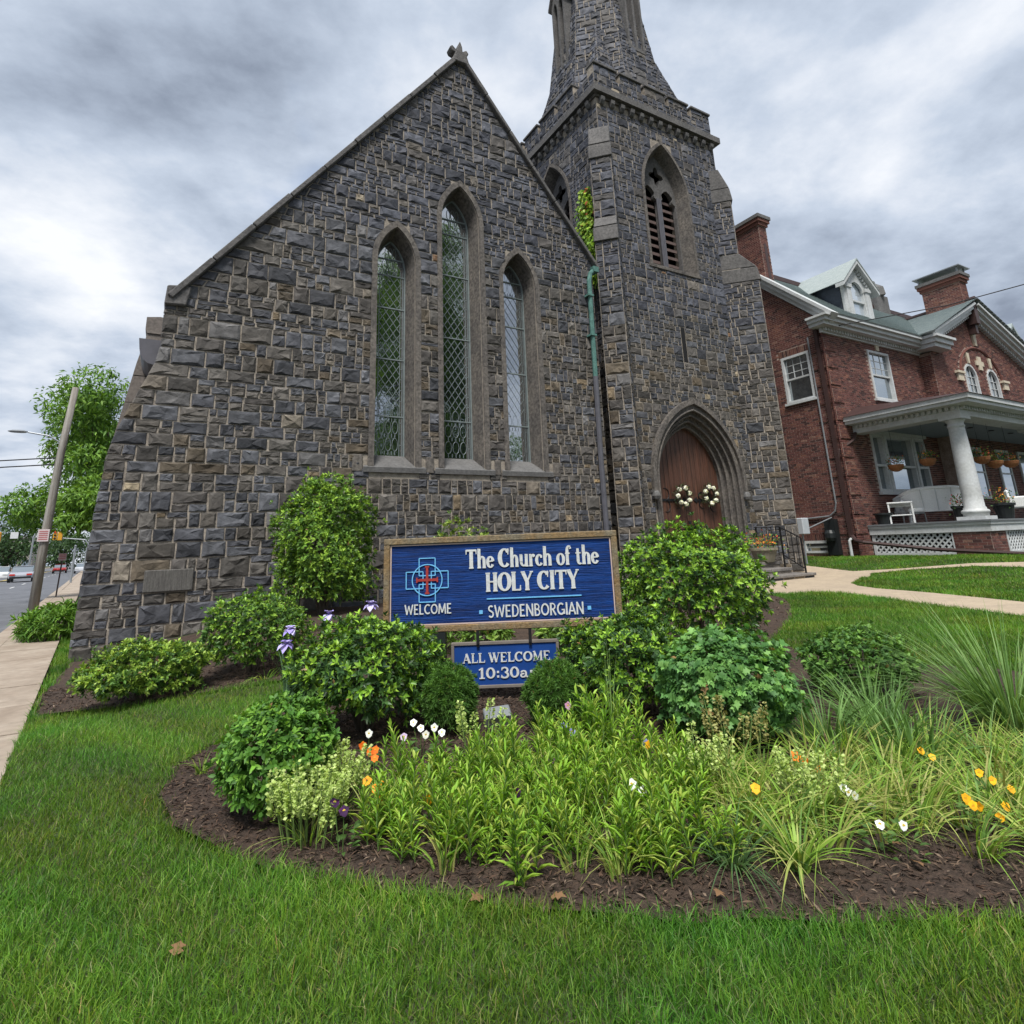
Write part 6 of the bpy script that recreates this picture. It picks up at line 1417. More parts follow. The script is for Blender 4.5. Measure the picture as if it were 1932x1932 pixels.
# irises
for x, y, z, lb in ((1.0, 5.68, .62, 'lavender iris with two blooms left of the bush, left one'), (1.27, 5.45, .74, 'lavender iris bloom above the left bush'), (1.60, 5.32, .80, 'pale lavender iris half hidden at the left edge of the sign')):
    e = empty('iris', (x, y, g(x, y)), lb, 'flower', 'lavender irises'); gz = g(x, y)
    MB().tube([(0, 0, 0), (.01, 0, z - gz - .03)], .006, 6).build('stem', mat('iris_stem', (.07, .14, .06), .6, .2), e)
    for dz in ((0, -.11) if x < 1.1 else (0,)):
        c = np.array([.01 - .03 * (dz < 0), -.02 * (dz < 0), z - gz + dz]); n = 16; a = np.arange(n) * 2 * math.pi / 8 + nrng.uniform(0, .5, n); fall = np.arange(n) < 8; o_ = nrng.uniform(.7, 1.2, n)
        T_ = np.stack([np.cos(a), np.sin(a), np.where(fall, -.15, 1.5)], 1) + nrng.normal(0, .2, (n, 3)); Nn = np.stack([np.cos(a) * np.where(fall, .2, -1), np.sin(a) * np.where(fall, .2, -1), np.where(fall, 1, .3)], 1)
        fastmesh('bloom', *leafcloud(np.tile(c, (n, 1)), T_, Nn, np.where(fall, .075, .07) * o_, np.where(fall, .075, .065) * o_, colmix(n, [(.36, .31, .66), (.46, .42, .74), (.30, .25, .60), (.5, .47, .74)], .1), 'leaf', .45), M['petal'], e)
# fallen leaves
for x, y, lb in ((2.56, 1.49, 'dry brown oak leaf on the mulch at the right front'), (1.81, 1.76, 'dry tan leaf on the mulch edge right of centre'), (1.29, 2.06, 'small dry leaf at the grass edge in the centre'), (1.09, 2.20, 'small tan leaf at the grass edge left of centre'), (.97, 2.95, 'curled brown leaf among the stalks at left'), (2.62, 1.62, 'pale brown leaf below the white pansies'), (.14, 2.47, 'small tan leaf lying on the front lawn')):
    e = fastmesh('fallen_leaf', *leafcloud(np.array([[0, 0, .0]]), np.array([[math.cos(x * 9), math.sin(x * 9), .25]]), np.array([[.1, -.3, 1.]]), .062, .046, np.array([[.20, .115, .06]]), 'lobed'), M['petal']); e.location = (x, y, g(x, y) + .03); tag(e, lb, 'leaf', 'dry fallen leaves')

# ------------------------------------------------------------------ church sign
SU = Vector((math.cos(YAW), -math.sin(YAW), 0)); SN = Vector((-math.sin(YAW), -math.cos(YAW), 0)); SO = Vector((2.415, 4.385, 0))
fsg = Frame(SO, SU, (0, 0, 1), SN); SW, SZ0, SZ1 = 1.93, .605, 1.345; UL = -SW / 2
blue = mat('sign_blue', (.005, .042, .20), .55, .6, 1.3, .7, 4, stretch=(1.0, 1.0, 30), col2=(.003, .017, .085), spec=.15)
blue2 = mat('panel_blue', (.010, .048, .21), .6, .15, 3, spec=.15)
oak = mat('weathered_oak', (.21, .135, .06), .8, .4, 2.2, .6, 30, stretch=(3, 3, 3), col2=(.17, .145, .10)); pinkl = mat('sign_edge', (.50, .38, .33), .6, .1)
lett = mat('letter_white', (.56, .58, .58), .5, .14, 25, .15, 60, col2=(.48, .49, .48)); lblue = mat('emblem_light_blue', (.14, .42, .70), .5, .1, 20); red = mat('emblem_red', (.30, .035, .03), .5, .15, 20)
sign = empty('church_sign', tuple(SO), 'large blue carved church sign with timber frame and white lettering', 'sign'); 
def spart(mb, name, material, parent=None, root=None, **k):
    o = mb.build(name, material, None, **k); o.parent = parent or root or sign
    if parent is None: o.matrix_parent_inverse = Matrix.Translation(-SO)
    return o
board = spart(MB().fbox(fsg, UL + .03, -UL - .03, SZ0 + .03, SZ1 - .03, -.02, .012), 'board', blue)
fw_ = .05
for nme, r in (('frame_rail', (UL, -UL, SZ1 - fw_, SZ1)), ('frame_rail', (UL, -UL, SZ0, SZ0 + fw_)), ('frame_stile', (UL, UL + fw_, SZ0 + fw_, SZ1 - fw_)), ('frame_stile', (-UL - fw_, -UL, SZ0 + fw_, SZ1 - fw_))): spart(MB().fbox(fsg, *r, -.04, .035), nme, oak, bevel=.006)
i_ = fw_ + .003
m = MB()
for r in ((UL + i_, -UL - i_, SZ1 - i_ - .009, SZ1 - i_), (UL + i_, -UL - i_, SZ0 + i_, SZ0 + i_ + .009), (UL + i_, UL + i_ + .009, SZ0 + i_ + .009, SZ1 - i_ - .009), (-UL - i_ - .009, -UL - i_, SZ0 + i_ + .009, SZ1 - i_ - .009)): m.fbox(fsg, *r, .0, .020)
spart(m, 'inner_border', pinkl)
for u in (UL + .445, -UL - .40): spart(MB().fbox(fsg, u - .055, u + .055, -.1, SZ0 + .0, -.075, .03), 'post', M['pot'])
# stroke letters: (points, widths)
TK, TN = .20, .085
def arcp(cx, cy, rx, ry, a0, a1, n=16): return [(cx + rx * math.cos(R(a0 + (a1 - a0) * i / n)), cy + ry * math.sin(R(a0 + (a1 - a0) * i / n))) for i in range(n + 1)]
def bowl(cx, cy, rx, ry, a0, a1, tk=TK, tn=TN, n=18):
    p = arcp(cx, cy, rx, ry, a0, a1, n); return (p, [tn + (tk - tn) * abs(math.cos(R(a0 + (a1 - a0) * i / n))) ** 1.3 for i in range(n + 1)])
def ln(a, b, w0, w1=None): return ([a, b], [w0, w0 if w1 is None else w1])
def sf(x, y, w=.30): return ln((x - w / 2, y), (x + w / 2, y), .065)
SER = {
 'T': (.86, [ln((.43, 0), (.43, .98), TK), ln((.02, .95), (.84, .95), .10), ln((.05, .97), (.03, .74), .08, .04), ln((.81, .97), (.83, .74), .08, .04), sf(.43, .03, .36)]),
 'h': (.70, [ln((.15, 0), (.15, 1.02), .17), bowl(.37, .40, .17, .20, 165, 0, .16, .08), ln((.54, .42), (.54, 0), .165), sf(.15, .03, .28), sf(.54, .03, .26), ln((.03, 1.0), (.16, 1.0), .06)]),
 'e': (.58, [bowl(.29, .31, .21, .27, 8, 330, .17, .08), ln((.10, .34), (.51, .36), .07)]),
 'C': (.84, [bowl(.45, .5, .36, .45, 42, 318, .24, .09), ln((.74, .98), (.73, .66), .09, .05)]),
 'u': (.72, [ln((.14, .62), (.14, .26), .165), bowl(.34, .24, .20, .19, 180, 345, .15, .08), ln((.55, .64), (.55, 0), .165), sf(.12, .61, .2), sf(.53, .62, .2), sf(.60, .03, .2)]),
 'r': (.48, [ln((.14, .62), (.14, 0), .165), bowl(.33, .42, .15, .18, 160, 50, .12, .09), ln((.36, .56), (.43, .50), .13, .13), sf(.14, .03, .28), sf(.10, .61, .18)]),
 'c': (.54, [bowl(.29, .31, .21, .27, 40, 325, .17, .08), ln((.43, .50), (.46, .42), .12, .10)]),
 'o': (.62, [bowl(.31, .31, .23, .28, 0, 360, .17, .08)]),
 'f': (.44, [ln((.18, 0), (.18, .76), .165), bowl(.33, .76, .15, .22, 180, 50, .15, .08), ln((.42, .90), (.46, .84), .12, .10), ln((.02, .60), (.38, .60), .07), sf(.18, .03, .28)]),
 't': (.46, [ln((.20, .84), (.20, .16), .13, .165), bowl(.33, .16, .13, .13, 180, 320, .14, .07), ln((.02, .60), (.42, .60), .07)]),
 'H': (.88, [ln((.17, 0), (.17, 1), TK), ln((.70, 0), (.70, 1), TK), ln((.17, .52), (.70, .52), .08), sf(.17, .03, .34), sf(.70, .03, .34), sf(.17, .97, .34), sf(.70, .97, .34)]),
 'O': (.94, [bowl(.47, .5, .37, .45, 0, 360, .24, .09)]),
 'L': (.70, [ln((.17, 0), (.17, 1), TK), ln((.05, .04), (.66, .04), .08), ln((.64, .03), (.66, .28), .09, .05), sf(.17, .97, .34)]),
 'Y': (.84, [ln((.12, .98), (.42, .44), .21, .19), ln((.76, .98), (.44, .46), .10, .09), ln((.42, .48), (.42, 0), TK), sf(.12, .97, .3), sf(.76, .97, .24), sf(.42, .03, .34)]),
 'I': (.36, [ln((.18, 0), (.18, 1), TK), sf(.18, .03, .34), sf(.18, .97, .34)]),
 'A': (.86, [ln((.12, .02), (.40, .98), .09), ln((.40, .98), (.72, .02), .22), ln((.22, .32), (.60, .32), .07), sf(.12, .03, .24), sf(.72, .03, .32)]),
 'W': (1.14, [ln((.10, .98), (.34, .02), .21), ln((.34, .02), (.56, .90), .08), ln((.52, .95), (.78, .02), .21), ln((.78, .02), (1.04, .98), .08), sf(.10, .97, .28), sf(.54, .97, .26), sf(1.04, .97, .24)]),
 'E': (.74, [ln((.17, 0), (.17, 1), TK), ln((.05, .04), (.66, .04), .08), ln((.05, .96), (.64, .96), .08), ln((.17, .52), (.50, .52), .08), ln((.64, .03), (.66, .26), .08, .05), ln((.62, .97), (.64, .76), .08, .05)]),
 'M': (1.04, [ln((.15, 0), (.15, 1), .09), ln((.15, 1), (.50, .05), .20), ln((.50, .05), (.84, 1), .08), ln((.86, 0), (.86, 1), TK), sf(.15, .03, .26), sf(.86, .03, .34), sf(.12, .97, .2), sf(.90, .97, .22)]),
 '1': (.52, [ln((.28, 0), (.28, 1), TK), ln((.06, .80), (.28, .96), .09), sf(.28, .03, .40)]),
 '0': (.68, [bowl(.34, .5, .25, .45, 0, 360, .21, .085)]), ':': (.30, [ln((.15, .06), (.15, .24), .18), ln((.15, .48), (.15, .66), .18)]),
 '3': (.62, [bowl(.28, .74, .22, .22, 150, -85, .17, .085), bowl(.28, .27, .25, .25, 85, -155, .19, .085), ln((.06, .80), (.13, .80), .14), ln((.03, .18), (.11, .18), .14)]),
 'a': (.62, [bowl(.27, .42, .17, .17, 170, 0, .14, .08), ln((.44, .44), (.44, .08), .165), bowl(.24, .18, .16, .15, 60, 330, .15, .08), ln((.44, .06), (.58, .03), .08)]),
 'm': (1.06, [ln((.15, 0), (.15, .62), .165), bowl(.35, .40, .17, .20, 165, 0, .15, .08), ln((.52, .42), (.52, 0), .165), bowl(.71, .40, .17, .20, 165, 0, .15, .08), ln((.88, .42), (.88, 0), .165), sf(.15, .03, .26), sf(.52, .03, .24), sf(.88, .03, .24)]),
 ' ': (.30, []),
}
SAN = {
 'S': (.60, [(arcp(.30, .74, .19, .20, 35, 250, 12) + arcp(.30, .27, .20, .22, 75, -150, 12), [.12] * 26)]),
 'W': (.98, [ln((.06, 1), (.26, .02), .13, .11), ln((.26, .02), (.48, .88), .10), ln((.48, .88), (.70, .02), .10), ln((.70, .02), (.90, 1), .11, .13)]),
 'E': (.58, [ln((.12, 0), (.12, 1), .14), ln((.1, .055), (.52, .055), .11), ln((.1, .945), (.50, .945), .11), ln((.1, .50), (.44, .50), .11)]),
 'D': (.70, [ln((.12, 0), (.12, 1), .14), ([(.1, .945), (.30, .945)] + arcp(.28, .5, .32, .445, 90, -90, 14) + [(.1, .055)], [.11] * 18)]),
 'N': (.74, [ln((.11, 0), (.11, 1), .13), ln((.12, .98), (.62, .02), .13), ln((.63, 0), (.63, 1), .13)]),
 'B': (.62, [ln((.12, 0), (.12, 1), .14), ([(.1, .945), (.28, .945)] + arcp(.28, .74, .19, .205, 90, -90, 10) + [(.1, .535)], [.10] * 14), ([(.1, .53), (.30, .53)] + arcp(.30, .29, .22, .235, 90, -90, 10) + [(.1, .055)], [.11] * 14)]),
 'O': (.80, [(arcp(.40, .5, .31, .43, 0, 360, 22), [.13] * 23)]),
 'R': (.64, [ln((.12, 0), (.12, 1), .14), ([(.1, .945), (.30, .945)] + arcp(.30, .72, .20, .225, 90, -90, 10) + [(.1, .495)], [.10] * 14), ln((.30, .48), (.56, .0), .13)]),
 'G': (.78, [(arcp(.41, .5, .31, .43, 50, 340, 18), [.13] * 19), ln((.70, .36), (.70, .08), .13), ln((.46, .42), (.76, .42), .10)]),
 'I': (.26, [ln((.13, 0), (.13, 1), .14)]),
 'A': (.70, [ln((.05, 0), (.34, 1), .13, .11), ln((.34, 1), (.64, 0), .11, .14), ln((.16, .30), (.54, .30), .10)]),
 'L': (.54, [ln((.12, 0), (.12, 1), .14), ln((.1, .055), (.50, .055), .11)]),
 'C': (.70, [(arcp(.40, .5, .31, .43, 48, 312, 18), [.13] * 19)]),
 'M': (.92, [ln((.10, 0), (.16, 1), .12), ln((.16, 1), (.46, .12), .12), ln((.46, .12), (.76, 1), .12), ln((.76, 1), (.82, 0), .12)]), ' ': (.3, []),
}
def ribbon(mb, fr, pts, ws, n0, n1):
    k = len(pts); Lp = []; Rp = []
    closed = math.dist(pts[0], pts[-1]) < 1e-6
    for i in range(k):
        a = pts[i - 1] if i else (pts[-2] if closed else pts[0]); b = pts[(i + 1) % k] if i < k - 1 else (pts[1] if closed else pts[-1])
        dx, dy = b[0] - a[0], b[1] - a[1]; d = math.hypot(dx, dy) or 1; nx_, ny_ = -dy / d, dx / d; w = ws[i] / 2
        Lp.append((pts[i][0] + nx_ * w, pts[i][1] + ny_ * w)); Rp.append((pts[i][0] - nx_ * w, pts[i][1] - ny_ * w))
    V_ = [fr(u, v, n1) for u, v in Lp + Rp] + [fr(u, v, n0) for u, v in Lp + Rp]
    F_ = [(i, i + 1, k + i + 1, k + i) for i in range(k - 1)] + [(i, 2 * k + i, 2 * k + i + 1, i + 1) for i in range(k - 1)] + [(k + i, k + i + 1, 3 * k + i + 1, 3 * k + i) for i in range(k - 1)] + [(0, k, 3 * k, 2 * k), (k - 1, 3 * k - 1, 4 * k - 1, 2 * k - 1)]
    mb.add(V_, F_)
def write(text, font, u0, u1, v, cap, n0, fr, material, parent, name='letter', sq=1.0, gap=.04):
    adv = [font[c][0] + gap for c in text]; sc = (u1 - u0) / (sum(adv)); x = u0
    for c, ad in zip(text, adv):
        mb = MB(); k = 0
        for pts, ws in font[c][1]:
            ribbon(mb, fr, [(x + p[0] * sc, v + p[1] * cap) for p in pts], [w * (sc + cap) / 2 * sq for w in ws], n0, n0 + .008 + .0004 * k); k += 1
        if mb.v: spart(mb, name, material, parent)
        x += ad * sc
V0 = SZ1
L_ = lambda u: UL + u
write('The Church of the', SER, L_(.675), L_(1.775), V0 - .262, .152, .012, fsg, lett, board, sq=1.16)
write('HOLY CITY', SER, L_(.835), L_(1.60), V0 - .448, .148, .012, fsg, lett, board, sq=1.16)
write('SWEDENBORGIAN', SAN, L_(.845), L_(1.625), V0 - .648, .094, .012, fsg, lett, board, sq=1.05, gap=.02)
write('WELCOME', SAN, L_(.172), L_(.556), V0 - .603, .078, .012, fsg, lett, board, sq=1.05, gap=.02)
spart(MB().fbox(fsg, L_(.84), L_(1.61), V0 - .508, V0 - .499, .012, .019), 'rule', lblue, board)
for u, v in ((.79, -.603), (1.667, -.603)): spart(MB().fbox(fsg, L_(u) - .014, L_(u) + .014, V0 + v - .014, V0 + v + .014, .012, .019), 'square_dot', lblue, board)
eu, ev = L_(.356), V0 - .337
for k, (dx, dy) in enumerate(((0, 1), (1, 0), (0, -1), (-1, 0))):
    a, b, w = .034, .172, .066
    r = [(-w, a), (w, a), (w, b), (-w, b), (-w, a)]; pts = [(eu + x * dy + y * dx, ev + y * dy - x * dx) for x, y in r]; mb = MB()
    for q in range(4): ribbon(mb, fsg, [pts[q], pts[q + 1]], [.0075] * 2, .012, .018 + .0005 * k + .0002 * q)
    spart(mb, 'emblem_cross_outline', lblue, board)
mb = MB(); ribbon(mb, fsg, arcp(eu, ev, .122, .122, 0, 360, 40), [.008] * 41, .012, .0210); spart(mb, 'emblem_circle', lblue, board)
mb = MB(); ribbon(mb, fsg, [(eu, ev - .108), (eu, ev + .108)], [.02] * 2, .012, .024); ribbon(mb, fsg, [(eu - .088, ev), (eu + .088, ev)], [.02] * 2, .012, .0244)
for s in (-1, 1): ribbon(mb, fsg, [(eu - .018, ev + s * .104), (eu + .018, ev + s * .104)], [.012] * 2, .012, .0248); ribbon(mb, fsg, [(eu + s * .084, ev - .02), (eu + s * .084, ev + .02)], [.012] * 2, .012, .0249)
spart(mb, 'emblem_red_cross', red, board)
# hanging service-time board
hs = empty('hanging_sign', tuple(SO), 'small blue board with service time hanging below the large sign', 'sign')
h0, h1, hz0, hz1 = L_(.545), L_(1.405), .175, .518; grey = mat('grey_frame', (.16, .14, .125), .7, .2, 8)
hb_ = spart(MB().fbox(fsg, h0 + .012, h1 - .012, hz0 + .012, hz1 - .012, -.008, .010), 'board', blue2, root=hs)
for nme, r in (('frame_rail', (h0, h1, hz1 - .024, hz1)), ('frame_rail', (h0, h1, hz0, hz0 + .024)), ('frame_stile', (h0, h0 + .024, hz0 + .024, hz1 - .024)), ('frame_stile', (h1 - .024, h1, hz0 + .024, hz1 - .024))): spart(MB().fbox(fsg, *r, -.014, .020), nme, grey, root=hs, bevel=.003)
for u in (L_(.760), L_(1.178)):
    st = spart(MB().fbox(fsg, u - .012, u + .012, hz1 - .035, SZ0 + .01, .022, .030), 'hanger_strap', M['iron'], root=hs); spart(MB().tube([fsg(u, hz1 - .01, .03), fsg(u, hz1 - .01, .04)], .008, 6), 'bolt', M['iron'], st)
write('ALL WELCOME', SER, L_(.635), L_(1.335), hz1 - .155, .070, .010, fsg, lett, hb_); write('10:30am', SER, L_(.756), L_(1.278), hz1 - .272, .078, .010, fsg, lett, hb_)
# floodlight on a stake
e = empty('floodlight', (1.91, 3.58, g(1.91, 3.58) - .04), 'grey box-shaped garden floodlight on a stake below the hanging sign', 'floodlight', rz=-YAW + R(10)); gm = mat('floodlight_metal', (.22, .235, .24), .4, .12, 6, metal=.3)
MB().bar((0, 0, -.05), (0, 0, .15), .02).build('stake', M['galv'], e); MB().bar((-.03, 0, .14), (.03, 0, .17), .04, .03).build('bracket', gm, e)
o = MB().box(-.10, .10, -.05, .07, .0, .085).build('housing', gm, e, bevel=.008); o.scale = (.85, .85, .85); o.location = (0, 0, .13); o.rotation_euler = (R(22), R(-4), 0)
for k in range(15): f = MB().box(-.075 + k * .0107 - .002, -.075 + k * .0107 + .002, -.057, -.049, .045, .078).build('vent_slot', M['black'], o)

# ------------------------------------------------------------------ trees and street
def tree(name, loc, h, crown_r, crown_z, n, leaf, cols, label, trunk_r=.18, lobes=14, seed=1, group=None, asp=1.0, leafw=.45, tpl='diamond', material='leaf', clump=.42):
    """tapered trunk, limbs to each foliage mass, thousands of separate leaves"""
    rs = np.random.default_rng(seed); e = empty(name, loc, label, 'tree', group); m = MB()
    fork = crown_z - crown_r * asp * .75
    m.tube([(0, 0, -.2), (.03, .02, fork * .5), (0, .04, fork), (.05, 0, crown_z + crown_r * asp * .3)], [trunk_r * 1.15, trunk_r * .9, trunk_r * .75, trunk_r * .2], 9)
    C0 = []
    for k in range(lobes):
        d = norm(rs.normal(0, 1, 3)); rr = rs.uniform(.35, .95); c = np.array([d[0] * crown_r * rr, d[1] * crown_r * rr, crown_z + d[2] * crown_r * asp * rr]); C0.append((c, crown_r * rs.uniform(clump * .7, clump * 1.2)))
        m.tube([(0, 0, fork + .1 * k / lobes), tuple(np.array([c[0] * .45, c[1] * .45, lerp(fork, c[2], .55)])), tuple(c * np.array([.9, .9, 1]) - np.array([0, 0, .1]))], [trunk_r * .42, trunk_r * .25, trunk_r * .06], 6)
    m.build('trunk', M['bark'], e)
    P = []; Nn = []
    for c, r_ in C0:
        q = n // lobes; d = norm(rs.normal(0, 1, (q, 3))); rad = r_ * rs.uniform(.25, 1.0, q) ** .55; P.append(c + d * rad[:, None] * np.array([1, 1, .78])); Nn.append(d + np.array([0, 0, .7]) + rs.normal(0, .5, (q, 3)))
    P = np.concatenate(P); Nn = np.concatenate(Nn); k = len(P); T_ = rs.normal(0, 1, (k, 3)) + np.array([0, 0, -.35]); L = leaf * rs.uniform(.6, 1.3, k)
    cc = np.array(cols)[rs.integers(0, len(cols), k)] * rs.uniform(.75, 1.25, (k, 1))
    fastmesh('crown', *leafcloud(P, T_, Nn, L, L * leafw, cc, tpl, .2), M[material], e)
    return e
TG = [(.085, .18, .028), (.12, .23, .034), (.06, .13, .026), (.155, .27, .045)]
tree('street_tree', (-2.7, 31, -.1), 11, 3.1, 5.7, 26000, .23, TG, 'bright green street tree behind the utility pole at the church corner', .16, 30, 3, asp=1.35, leafw=.34, clump=.42)
tree('street_tree', (-1.75, 26.5, -.1), 7, 1.9, 3.7, 8000, .20, [(.11, .21, .03), (.14, .25, .04), (.08, .16, .03)], 'low light green tree branches beside the church side wall', .10, 14, 5, asp=1.1, leafw=.36, clump=.38)
FT = [(.045, .085, .035), (.06, .11, .04), (.035, .07, .03)]
for k, (x, y, h, lb) in enumerate(((-30, 118, 9.5, 'dark green rounded tree at the far left across the road'), (-22, 125, 9.0, 'dark green tree beyond the traffic signals'), (-17.5, 150, 7.5, 'distant green tree behind the utility pole'), (-12, 170, 7.0, 'distant tree at the end of the street'), (-38, 135, 12.5, 'tallest distant tree at the left edge'), (-6.5, 120, 5.5, 'small distant tree right of the pole'))):
    tree('distant_tree', (x, y, -.2), h, h * .62, h * .62, 3600, .55, FT, lb, .3, 16, 20 + k, 'distant trees along the street', .8, .5, clump=.5)
# big trees behind the viewer, seen mirrored in the lancets
tree('park_tree', (13.6, -13.0, 0), 22, 5.6, 15.0, 22000, .46, TG, 'large tree across the street, mirrored in the lancet windows', .35, 40, 9, asp=1.7, leafw=.5, clump=.34)
tree('park_tree', (16.8, -13.8, 0), 12, 3.3, 9.3, 9000, .4, TG, 'middle tree across the street, mirrored low in the centre lancet', .25, 24, 12, asp=1.3, leafw=.5, clump=.4)
tree('park_tree', (22.5, -15.5, 0), 11, 3.2, 7.0, 5000, .36, TG, 'smaller tree across the street, mirrored in the right lancet', .25, 16, 10, leafw=.5, clump=.36)

# utility pole with lamp and notice
po = empty('utility_pole', (-3.06, 21.72, -.1), 'weathered wooden utility pole with a street lamp arm beside the sidewalk', 'utility pole')
MB().tube([(0, 0, -.2), (.02, 0, 2), (.10, 0, 4.6), (.22, 0, 6.62)], [.125, .115, .10, .085], 12).build('shaft', M['pole'], po, smooth=True)
arm = MB().tube([(.10, 0, 4.86), (-.25, 0, 5.08), (-.75, 0, 5.16)], .025, 6).build('lamp_arm', M['galv'], po)
hd = MB().lathe([(.02, -.03), (.10, -.02), (.13, .01), (.08, .05), (.02, .06)], (0, 0, 0), 12); hd.v = [(v[0] * 1.9 - .98, v[1], v[2] + 5.16) for v in hd.v]; hd.build('lamp_head', M['galv'], po)
pl = MB().box(-.13, .13, -.16, -.13, 2.0, 2.34).build('notice_plate', mat('notice_white', (.55, .47, .47), .6, .1), po)
nred = mat('notice_red', (.42, .12, .12), .6, .1)
for k in range(5): MB().box(-.10, .10, -.166, -.161, 2.27 - k * .055, 2.292 - k * .055).build('text_line', nred, pl)
for x0, z0, x1, y1, z1, lb in ((-2.86, 4.35, -60, 60, 5.2, 'upper thin overhead wire left of the utility pole'), (-2.86, 4.15, -60, 58, 4.6, 'lower thin overhead wire left of the utility pole')):
    thing_mesh(MB().tube([(x0, 21.7, z0), (lerp(x0, x1, .5), lerp(21.7, y1, .5), lerp(z0, z1, .5) - .5), (x1, y1, z1)], .018, 4), 'overhead_wire', M['iron'], lb, 'wire')
# parking sign on a post
ps = empty('parking_sign', (-3.88, 32.6, -.1), 'small parking sign on a thin dark post at the kerb beyond the pole', 'street sign')
MB().bar((0, 0, -.1), (.05, 0, 1.75), .05).build('post', M['brownmetal'], ps); sp_ = MB().box(-.10, .18, -.05, -.03, 1.5, 1.8).build('plate', mat('plate_red_white', (.42, .30, .31), .6, .2, 12), ps)
for k in range(3): MB().box(-.07, .15, -.056, -.051, 1.72 - k * .075, 1.75 - k * .075).build('text_line', nred, sp_)
for x, y, lb in ((-5.9, 56, 'nearer pale bollard-like post on the far sidewalk'), (-6.1, 66, 'farther thin post on the far sidewalk')):
    e = empty('street_post', (x, y, -.1), lb, 'post'); MB().tube([(0, 0, -.1), (0, 0, 2.6)], .07, 8).build('shaft', M['galv'], e); MB().lathe([(.08, 2.6), (.10, 2.64), (.02, 2.7)], (0, 0, 0), 8).build('cap', M['galv'], e)
# street lamps and signals on the far side
for x, y, h, lb in ((-22.5, 118, 9.6, 'tall grey street lamp nearest the left edge'), (-17.0, 112, 6.8, 'second grey street lamp right of the tall one')):
    e = empty('street_lamp', (x, y, -.1), lb, 'street lamp'); MB().tube([(0, 0, -.1), (0, 0, h * .8), (.5, 0, h * .95), (1.4, 0, h), (2.2, 0, h)], [.16, .12, .1, .08, .07], 8).build('pole', M['galv'], e); MB().box(2.0, 3.1, -.2, .2, h - .12, h + .08).build('lamp_head', M['galv'], e, bevel=.05)
sig_y = mat('signal_yellow', (.55, .27, .02), .5, .1); lit = mat('signal_red_lens', (.5, .03, .02), .4, .05)
for x, y, z, lb in ((-20.6, 110, 5.3, 'yellow traffic signal, leftmost of the hanging group'), (-14.2, 110, 5.4, 'yellow traffic signal just left of the utility pole')):
    e = empty('traffic_signal', (x, y, z), lb, 'traffic light', 'traffic signals at the crossing'); MB().box(-.24, .24, -.2, .2, -.7, .7).build('housing', sig_y, e, bevel=.04)
    for k, mt_ in enumerate((lit, M['pot'], M['pot'])): MB().tube([(0, -.2, .44 - k * .44), (0, -.26, .44 - k * .44)], .15, 10).build('lens', mt_, e)
    MB().tube([(0, 0, .7), (0, 0, 1.6)], .03, 5).build('hanger', M['iron'], e)
for x, y, z, lb in ((-18.9, 110, 5.5, 'white overhead street-name plate, left of two'), (-16.0, 110, 5.6, 'white overhead street-name plate, right of two')):
    thing_mesh(MB().box(x - .45, x + .45, y - .03, y + .03, z - .45, z + .45), 'overhead_sign_plate', mat('plate_white', (.55, .56, .58), .6, .1), lb, 'street sign', bevel=.02)
thing_mesh(MB().tube([(-24, 110, 6.9), (-18, 110, 6.7), (-11, 110, 7.0)], .03, 4), 'span_wire', M['iron'], 'dark span wire holding the traffic signals', 'wire')
e = empty('mast_arm_signal', (-8.2, 92, -.1), 'traffic signal mast with arm over the road right of the pole', 'traffic light'); MB().tube([(0, 0, 0), (0, 0, 3.4), (-.6, 0, 4.2), (-3.2, 0, 4.5)], [.12, .1, .08, .06], 8).build('mast', M['galv'], e); MB().box(-3.4, -2.95, -.2, .2, 4.2, 5.3).build('signal_head', sig_y, e, bevel=.03)
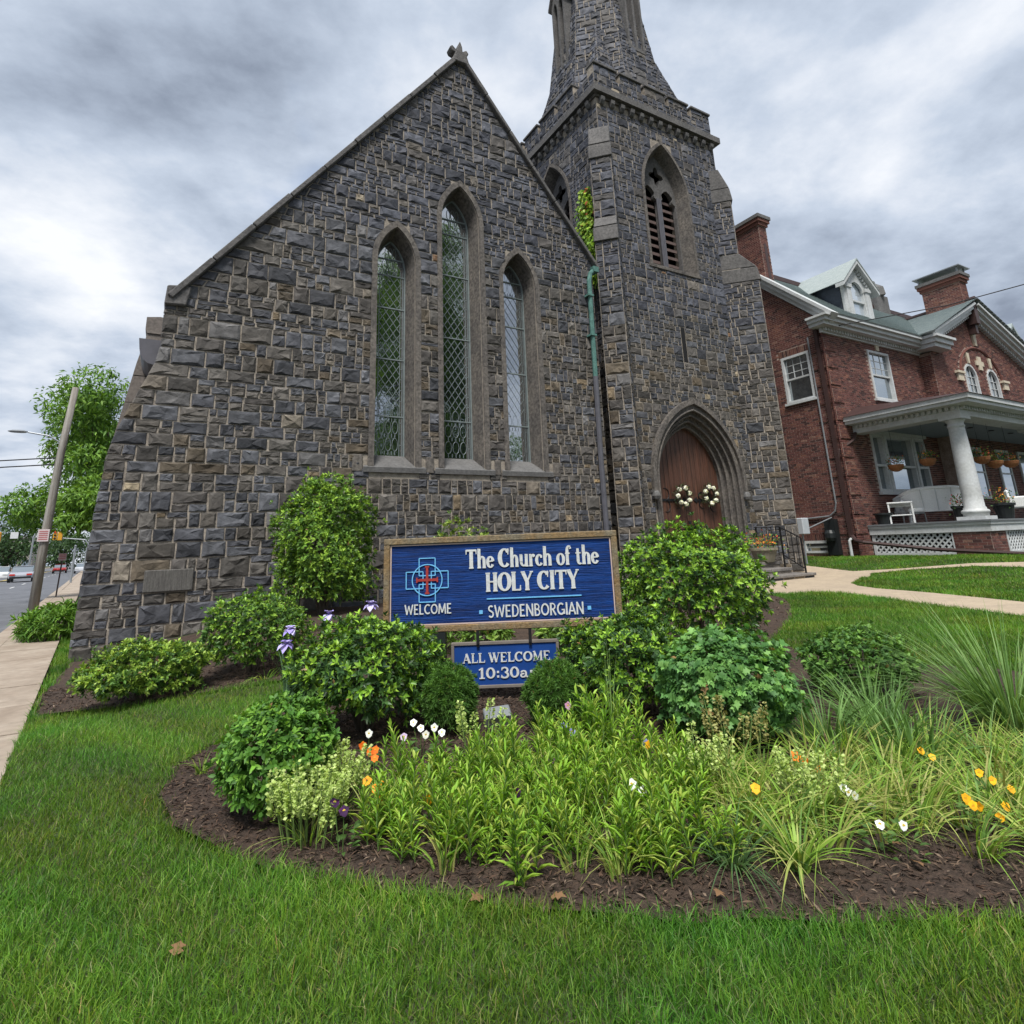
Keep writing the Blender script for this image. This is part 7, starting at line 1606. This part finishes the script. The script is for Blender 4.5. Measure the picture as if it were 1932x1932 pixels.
# cars
def car(name, loc, rz, colour, label, L=4.5):
    e = empty(name, loc, label, 'car', 'cars on the road', rz); pm = mat('car_paint_' + label.split()[0], colour, .25, .05, 3, spec=.6); W = .88
    prof = [(-L / 2, .35), (-L / 2 + .05, .72), (-L / 2 + .5, .86), (-L * .18 - .35, .92), (L * .24 + .4, .95), (L / 2 - .08, .90), (L / 2, .6), (L / 2, .35)]
    fr = Frame((0, 0, 0), (0, 1, 0), (0, 0, 1), (1, 0, 0)); MB().prism(prof, fr, -W, W).build('body', pm, e, bevel=.05)
    cab = [(-L * .18 - .35, .92), (-L * .08, 1.42), (L * .17, 1.44), (L * .24 + .4, .95)]; MB().prism(cab, fr, -W + .10, W - .10).build('glasshouse', M['wglass'], e, bevel=.04); MB().box(-W + .16, W - .16, -L * .09, L * .18, 1.42, 1.47).build('roof', pm, e, bevel=.03)
    for x in (-W + .02, W - .02):
        for y in (-L * .31, L * .31): w_ = MB().tube([(x - .1, y, .33), (x + .1, y, .33)], .33, 14).build('wheel', M['pot'], e); MB().tube([(x + .105 * (1 if x > 0 else -1), y, .33), (x + .115 * (1 if x > 0 else -1), y, .33)], .2, 10).build('rim', M['galv'], w_)
    for x in (-.62, .62): MB().box(x - .2, x + .2, -L / 2 - .015, -L / 2 + .04, .62, .76).build('tail_light', lit, e); MB().box(x - .2, x + .2, L / 2 - .04, L / 2 + .015, .6, .74).build('headlight', M['white'], e)
    MB().box(-.8, .8, -L / 2 - .06, -L / 2 + .1, .34, .52).build('bumper', M['pot'], e)
    return e
car('parked_car', (-11.6, 74, -.235), R(5), (.30, .31, .35), 'silver sedan seen from behind, left of the utility pole'); car('parked_car', (-14.4, 80, -.235), R(185), (.62, .63, .65), 'white car at the left edge of the photo facing the viewer')
car('parked_car', (-16.3, 108, -.235), R(5), (.03, .035, .05), 'dark car between the white and silver cars'); car('parked_car', (-11.0, 116, -.235), R(185), (.5, .52, .56), 'pale car right behind the utility pole'); 
car('parked_car', (-15.2, 128, -.235), R(5), (.40, .02, .015), 'red car farther off, just left of the utility pole')
# far buildings closing the street
def block(x0, x1, y0, y1, z1, wallc, label, nw, ns, roofc=(.2, .2, .2)):
    e = empty('far_building', ((x0 + x1) / 2, y0, -.2), label, 'building', 'far buildings at the end of the street'); ox, oy = (x0 + x1) / 2, y0
    MB().box(x0 - ox, x1 - ox, 0, y1 - y0, 0, z1).build('wall', mat('far_wall', wallc, .85, .15, .5), e); MB().box(x0 - ox - .3, x1 - ox + .3, -.3, y1 - y0 + .3, z1, z1 + .5).build('roof', mat('far_roof', roofc, .8, .1), e)
    for s in range(ns):
        for k in range(nw):
            u = lerp(x0 - ox, x1 - ox, (k + .5) / nw); z = 1.2 + s * (z1 - 1) / ns; w = MB().box(u - .55, u + .55, -.06, .05, z, z + 1.5).build('window', M['wglass'], e); MB().box(u - .65, u + .65, -.12, .02, z - .12, z - .01).build('sill', M['white'], w)
block(-14, -4, 190, 205, 8.5, (.42, .25, .16), 'tan brick building at the far end of the street', 7, 2); block(-3.8, 6, 170, 186, 6.5, (.40, .12, .09), 'low red building at the far end behind the poles', 6, 2); block(-40, -24, 160, 176, 7, (.35, .33, .30), 'pale low building behind the far left trees', 8, 2)
block(-62, -50, 62, 80, 9, (.45, .30, .25), 'building across the road at the left edge', 5, 3)
